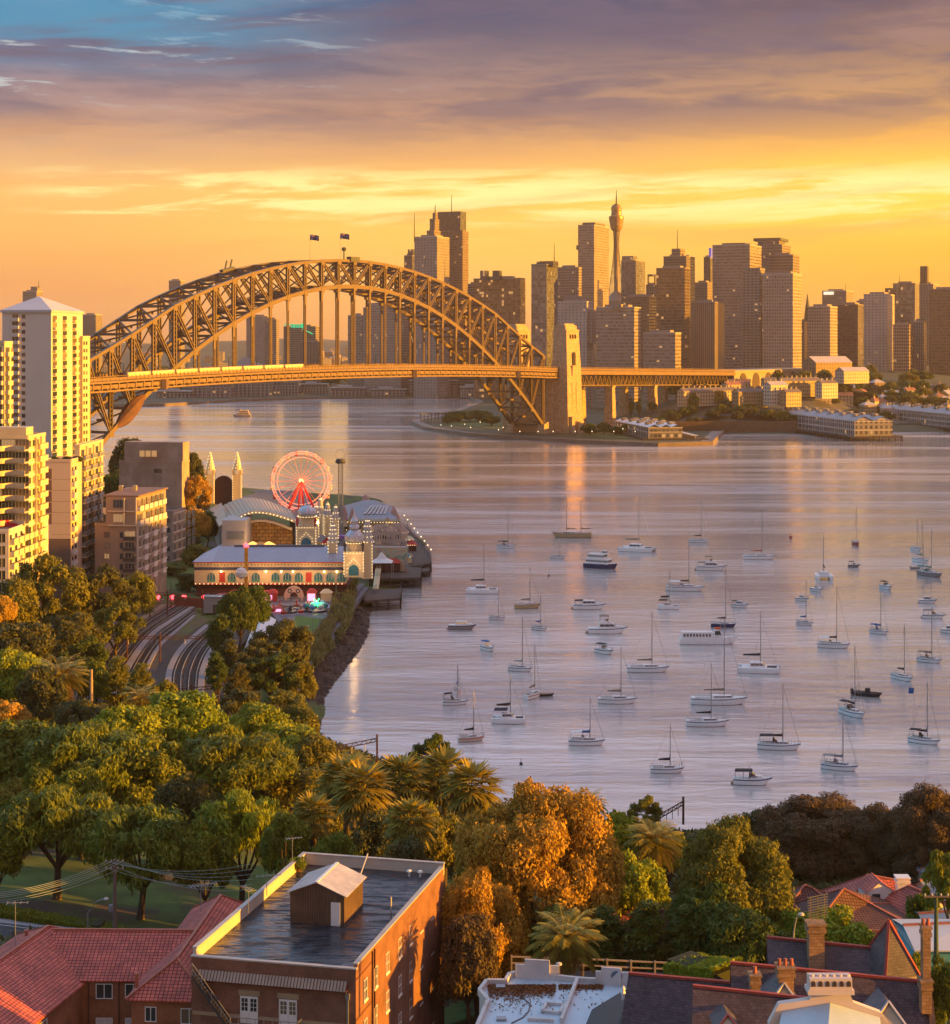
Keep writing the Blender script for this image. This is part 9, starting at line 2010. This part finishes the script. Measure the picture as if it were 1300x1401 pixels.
for i,(px,py) in enumerate(((20,1291),)):
    p = gh(px,py,15); o = thing('road_sign','grey back of a road sign at the edge of the left street','sign',p); MB().tube([p,p+Vector((0,0,2.4))],.05,6).build('post',GREYM,o); MB().box(p.x-.5,p.x+.5,p.y-.06,p.y-.02,p.z+1.3,p.z+2.4).build('sign_plate',GREYM,o)
# ------------------------------------------------------------------ trees of the near shore
T_ = [
 (70,756,100,402,'gum','olive','large olive gum tree below the blank end wall building'),(140,777,78,410,'gum2','dusk','dusky gum tree left of the grey brown block base'),(182,776,56,432,'round','olive','rounded olive tree touching the grey brown block and the yard'),
 (18,792,70,385,'round2','olive','olive tree under the left edge apartments'),(2,806,44,372,'round','gold','gold lit tree cut by the left edge below the apartments'),(92,838,92,372,'gum','dusk','spreading dusky gum above the yard embankment'),(160,825,66,395,'gum2','olive','loose olive tree hanging over the embankment'),
 (28,850,110,350,'fig','dusk','broad dusky tree at left below the olive gum'),(30,880,80,325,'round','bright','bright green round tree near the left edge'),(115,872,64,352,'gum','dark','dark gum left of the long rusty gantry'),(58,912,70,305,'round2','dusk','dusky round tree left of the tall date palm'),
 (128,905,44,318,'round2','mid','green tree close right of the tall date palm'),(160,896,66,322,'column','olive','dense olive casuarina in front of the tracks'),(192,905,60,316,'column','olive','second olive casuarina in front of the tracks'),(222,925,44,312,'round','olive','low olive tree between casuarinas and white walkway'),
 (105,955,80,290,'fig2','dusk','dusky shrubby tree below the tall date palm'),(12,952,60,285,'round','gold','golden brown tree at the left edge above the big dark tree'),
 (175,958,118,276,'fig2','bright','yellow topped tree right of the pale concrete pole'),(250,944,120,283,'fig','bright','bright topped broad tree below the curved siding'),(300,985,80,272,'fig2','mid','green tree right of the bright topped broad tree'),
 (30,984,125,252,'fig','mid','big dark green tree at the left edge of the park'),(118,987,180,246,'weep','mid','huge windswept tree in the middle of the left park'),(205,1004,130,246,'fig2','mid','dense green tree with bare red trunk in the park'),(60,1030,70,240,'round','mid','smaller green tree in front of the huge windswept tree'),
 (322,998,160,250,'weep2','mid','large layered weeping tree left of the rock shore'),(12,1062,80,222,'round','olive','olive tree at left edge behind the windswept park tree'),(78,1073,160,204,'weep','mid','wide windswept tree with gold lit top over the hedge'),(192,1100,140,200,'weep2','mid','drooping round tree directly behind the timber power pole'),
 (110,1050,90,222,'fig','mid','green crown filling between the two windswept trees'),(255,1055,90,225,'fig2','dusk','dark tree behind the drooping round tree'),(330,1078,130,206,'weep','bright','fresh green feathery tree behind the flat roofed building'),(282,1118,86,200,'round','mid','green tree between drooping tree and feathery tree'),
 (390,1110,70,196,'round2','mid','dark green tree behind the far left roof corner'),(-5,1120,70,200,'round','mid','green tree cut by the left edge near the hedge'),
 (352,962,100,292,'fig','bright','yellow lit tree right of the curved siding'),(395,985,100,285,'fig2','bright','sunny crown above the layered weeping tree'),(428,1005,80,278,'fig','olive','olive crown sloping down to the rusty arm gantry'),(400,1040,110,255,'fig2','olive','big olive crown in front of the rusty arm gantry'),(440,1060,70,240,'round','olive','olive tree left of the fan palms'),
 (325,798,58,405,'round','dark','dark rounded tree beside the ride yard'),(348,802,44,408,'round2','dark','second dark tree touching the ride yard'),(300,838,52,375,'column','dark','dark casuarina right of the relay hut'),(312,872,50,358,'column','dusk','dusky casuarina below the dark rounded tree'),(296,890,46,345,'column','dark','dark casuarina hiding the end of the siding'),(325,905,60,340,'column','dusk','dusky casuarina in front of the marquee'),(352,885,60,352,'gum','dusk','thin gum in front of the marquee end'),
 (385,850,82,372,'gum','dusk','tall grey green eucalypt in front of the small lawn'),(372,895,80,350,'gum2','dark','dark eucalypt below the tall grey green one'),(410,905,50,350,'gum2','olive','small olive tree by the waterfront path'),(335,945,80,312,'gum','dusk','dusky gum above the lower rusty gantry'),(390,945,70,325,'gum2','olive','olive scrub tree near the rocks'),(365,970,60,300,'round','olive','olive tree in front of the park lamp posts'),(412,960,50,315,'shrub','olive','low scrubby bush on the bank above the rocks'),(265,962,50,300,'round','mid','small green tree below the curved siding'),
 (266,688,44,606,'round','gold','gold lit tree right of the concrete block'),(268,650,42,648,'gum','gold','tall gold brown tree behind the concrete block side'),(262,618,40,676,'fig','dusk','dark spreading fig behind the concrete block roof'),(180,598,60,690,'fig','dusk','dusky fig left behind the concrete block'),(153,640,46,655,'round','dark','dark tree filling left of the concrete block'),(270,742,44,560,'shrub','olive','scrub on the slope left of the curved roof hall'),(283,700,30,610,'round2','dark','dark tree beside the curved roof hall'),
 (590,1006,56,262,'gum','dark','dark open tree standing out against the water'),(540,1030,50,258,'round','dark','low dark tree behind the fan palm group'),(566,1060,60,232,'round','bright','sunny bush between the fan palms'),(520,1110,90,205,'round2','dusk','dusky undergrowth tree under the fan palms'),(600,1100,80,205,'round','olive','olive tree under the right fan palms'),(450,1130,80,196,'round','mid','green tree below the left fan palms'),
 (560,1150,90,188,'round2','dusk','dark tree between the fan palms and the flat roof'),(735,1074,250,184,'bigfig','gold','giant orange brown fig tree dominating the lower middle'),(655,1195,130,172,'bigfig2','gold','lower bronze tree between orange fig and brick wall'),(642,1250,100,166,'fig','brown','dark bronze crown beside the lower brick wall'),
 (846,1104,60,232,'shrub','bright','bright green bush right of the orange fig top'),(882,1090,46,245,'gum','olive','thin sparse tree left of the angled gantry'),(915,1125,60,225,'round','mid','green tree under the angled gantry'),(872,1160,90,196,'round','bright','bright green tree below the pale palm'),
 (1003,1124,165,182,'bigfig2','olive','big dark tree with gold lit top right of the angled gantry'),(960,1195,110,176,'round','dark','dark tree in front of the big gold topped one'),(885,1228,110,174,'column','dark','row of dark conifers behind the fence, middle one'),(832,1236,90,175,'column','dark','row of dark conifers behind the fence, left one'),(935,1236,90,174,'column','dark','row of dark conifers behind the fence, right one'),(1015,1225,110,170,'round','dark','dark leafy mass right of the fence conifers'),(760,1240,80,172,'round2','dark','dark tree behind the big date palm'),
 (1122,1091,165,238,'bigfig','brown','largest bronze brown fig above the cottages'),(1205,1104,120,234,'bigfig2','brown','bronze fig between the largest one and the right edge'),(1282,1076,130,226,'bigfig','brown','bronze fig at the right edge reaching highest'),(1042,1106,60,246,'gum','dusk','pale dusky tree left of the largest bronze fig'),
 (1140,1238,110,174,'round','bright','bright green bush behind the chimney with gold antenna'),(1085,1246,80,176,'round2','bright','bright green bush left of the chimney with gold antenna'),(1050,1262,80,172,'round','dark','dark bush behind the grey slate ridge'),(1296,1165,60,165,'gum','mid','leafy tree at the right edge above the blue roofs'),(1262,1218,50,170,'shrub','mid','green shrub between red cottage and blue roof'),(1256,1296,40,134,'shrub','mid','green shrub beside the gold pyramid roof'),(1296,1300,60,116,'round','dark','dark tree at the lower right edge by the tall chimney'),
 (236,770,40,540,'round2','olive','olive tree between the farther grey brown block and the arcade hall'),(258,782,34,520,'shrub','dusk','dusky bush left of the arcade hall wall'),(244,812,30,500,'shrub','olive','low bush at the foot of the rail cutting'),(258,728,36,590,'round','dusk','dusky tree below the gold lit tree by the hall'),
 (980,1140,60,205,'round','mid','green tree peeking left of the big gold topped one'),(800,1130,80,215,'round2','mid','green tree behind the right side of the orange fig'),
]
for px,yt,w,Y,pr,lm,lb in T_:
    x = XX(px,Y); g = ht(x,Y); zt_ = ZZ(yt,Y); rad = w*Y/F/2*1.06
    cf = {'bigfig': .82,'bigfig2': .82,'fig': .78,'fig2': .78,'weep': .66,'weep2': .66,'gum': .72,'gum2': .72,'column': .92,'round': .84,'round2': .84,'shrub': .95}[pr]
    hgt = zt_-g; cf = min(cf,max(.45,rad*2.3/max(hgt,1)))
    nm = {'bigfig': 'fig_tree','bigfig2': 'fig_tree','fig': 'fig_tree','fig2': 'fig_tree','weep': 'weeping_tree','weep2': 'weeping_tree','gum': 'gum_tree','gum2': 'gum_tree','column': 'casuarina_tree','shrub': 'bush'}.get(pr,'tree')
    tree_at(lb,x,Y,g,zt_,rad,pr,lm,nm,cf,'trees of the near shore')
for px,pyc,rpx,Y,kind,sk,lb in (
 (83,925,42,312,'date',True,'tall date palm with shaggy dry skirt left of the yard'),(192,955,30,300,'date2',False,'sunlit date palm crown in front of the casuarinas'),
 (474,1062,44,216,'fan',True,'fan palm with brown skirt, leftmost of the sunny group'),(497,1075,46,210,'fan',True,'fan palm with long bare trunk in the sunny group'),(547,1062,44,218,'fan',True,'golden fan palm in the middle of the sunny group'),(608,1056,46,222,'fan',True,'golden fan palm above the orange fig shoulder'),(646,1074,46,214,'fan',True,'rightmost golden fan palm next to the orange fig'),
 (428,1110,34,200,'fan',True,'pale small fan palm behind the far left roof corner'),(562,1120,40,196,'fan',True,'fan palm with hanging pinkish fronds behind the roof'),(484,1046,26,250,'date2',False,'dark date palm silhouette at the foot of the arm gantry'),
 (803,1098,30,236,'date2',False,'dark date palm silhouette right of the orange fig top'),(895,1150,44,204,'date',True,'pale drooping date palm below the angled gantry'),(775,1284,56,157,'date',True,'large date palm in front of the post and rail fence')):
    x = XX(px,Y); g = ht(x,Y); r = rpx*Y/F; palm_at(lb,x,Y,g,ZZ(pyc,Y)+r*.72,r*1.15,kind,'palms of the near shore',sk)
# low planting that hides the bare ground between the trunks
rng = np.random.default_rng(21); C_ = []; NN = []
while len(C_) < 130000:
    n = 6000; y = rng.uniform(165,345,n); x = rng.uniform(-.29,.33,n)*y; z = hts(np.stack([x,y],1)); v = np.array([mnoise.noise(Vector((a*.06,b*.06,2))) for a,b in zip(x,y)])
    px = 650+F*x/y; py = YH+F*(H-z)/y
    ok = (z > .35) & (v+.55*(y > 235) > -.02) & ~((px < 330) & (py > 1160) & (py < 1300)) & ~((px > 95) & (px < 300) & (py < 962)) & ~((np.abs(x-30) < 40) & (y > 158) & (y < 171)) & ~((x > -26) & (x < 0) & (y < 182)) & (rng.random(n) < np.clip((y-140)/90,.25,1))
    hh_ = rng.random(n)**1.5*(1.2+1.8*np.clip(v+.3,0,1))
    for a,b,c,h_ in zip(x[ok],y[ok],z[ok],hh_[ok]): C_.append((a,b,c+h_)); NN.append((0,-.3,.8))
V,Q = leaves(np.array(C_),np.array(NN),.42,1.5,rng); ug = bpy.data.objects.new('undergrowth',mesh_np('undergrowth',V,Q,[LM['dusk']],np.clip(rng.normal(.45,.3,len(C_)),0,1).repeat(4))); col.objects.link(ug); tag(ug,'low dark shrubs and ground cover between the tree trunks','undergrowth',kind='stuff')
# embankment scrub beside the yard
C_ = []; NN = []
for k in range(26000):
    f = rng.random(); i = int(f*40); p = rim_l[min(i,40)]; o_ = rng.random()*16; x,y = p.x-o_+rng.normal(),p.y+rng.normal()*2; C_.append((x,y,ht(x,y)+rng.random()**1.6*(.5+.16*o_)) if k % 40 == 0 else (x,y,0)); NN.append((.3,-.4,.8))
A_ = np.array(C_); zz_ = hts(A_[:,:2]); A_[:,2] = zz_+rng.random(len(A_))**1.6*(.4+.14*np.clip(-84-A_[:,0],0,20)); V,Q = leaves(A_,np.array(NN),.38,1.6,rng); eg = bpy.data.objects.new('embankment_scrub',mesh_np('embankment_scrub',V,Q,[LM['olive']],np.clip(rng.normal(.4,.3,len(A_)),0,1).repeat(4))); col.objects.link(eg); tag(eg,'rough grass and scrub on the bank left of the tracks','scrub',kind='stuff')
# ------------------------------------------------------------------ haze
HZ = bpy.data.materials.new('haze'); HZ.use_nodes = True; nt = HZ.node_tree; nt.nodes.clear()
ho = N(nt,'ShaderNodeOutputMaterial'); hv = N(nt,'ShaderNodeVolumePrincipled')
hv.inputs['Color'].default_value = (1.0,.80,.58,1); hv.inputs['Density'].default_value = .000042; hv.inputs['Anisotropy'].default_value = .2
nt.links.new(hv.outputs[0],ho.inputs['Volume'])
hz = MB().box(-9400,9400,-700,12900,-7,350).build('haze',HZ,origin=(0,0,0)); tag(hz,kind='stuff')
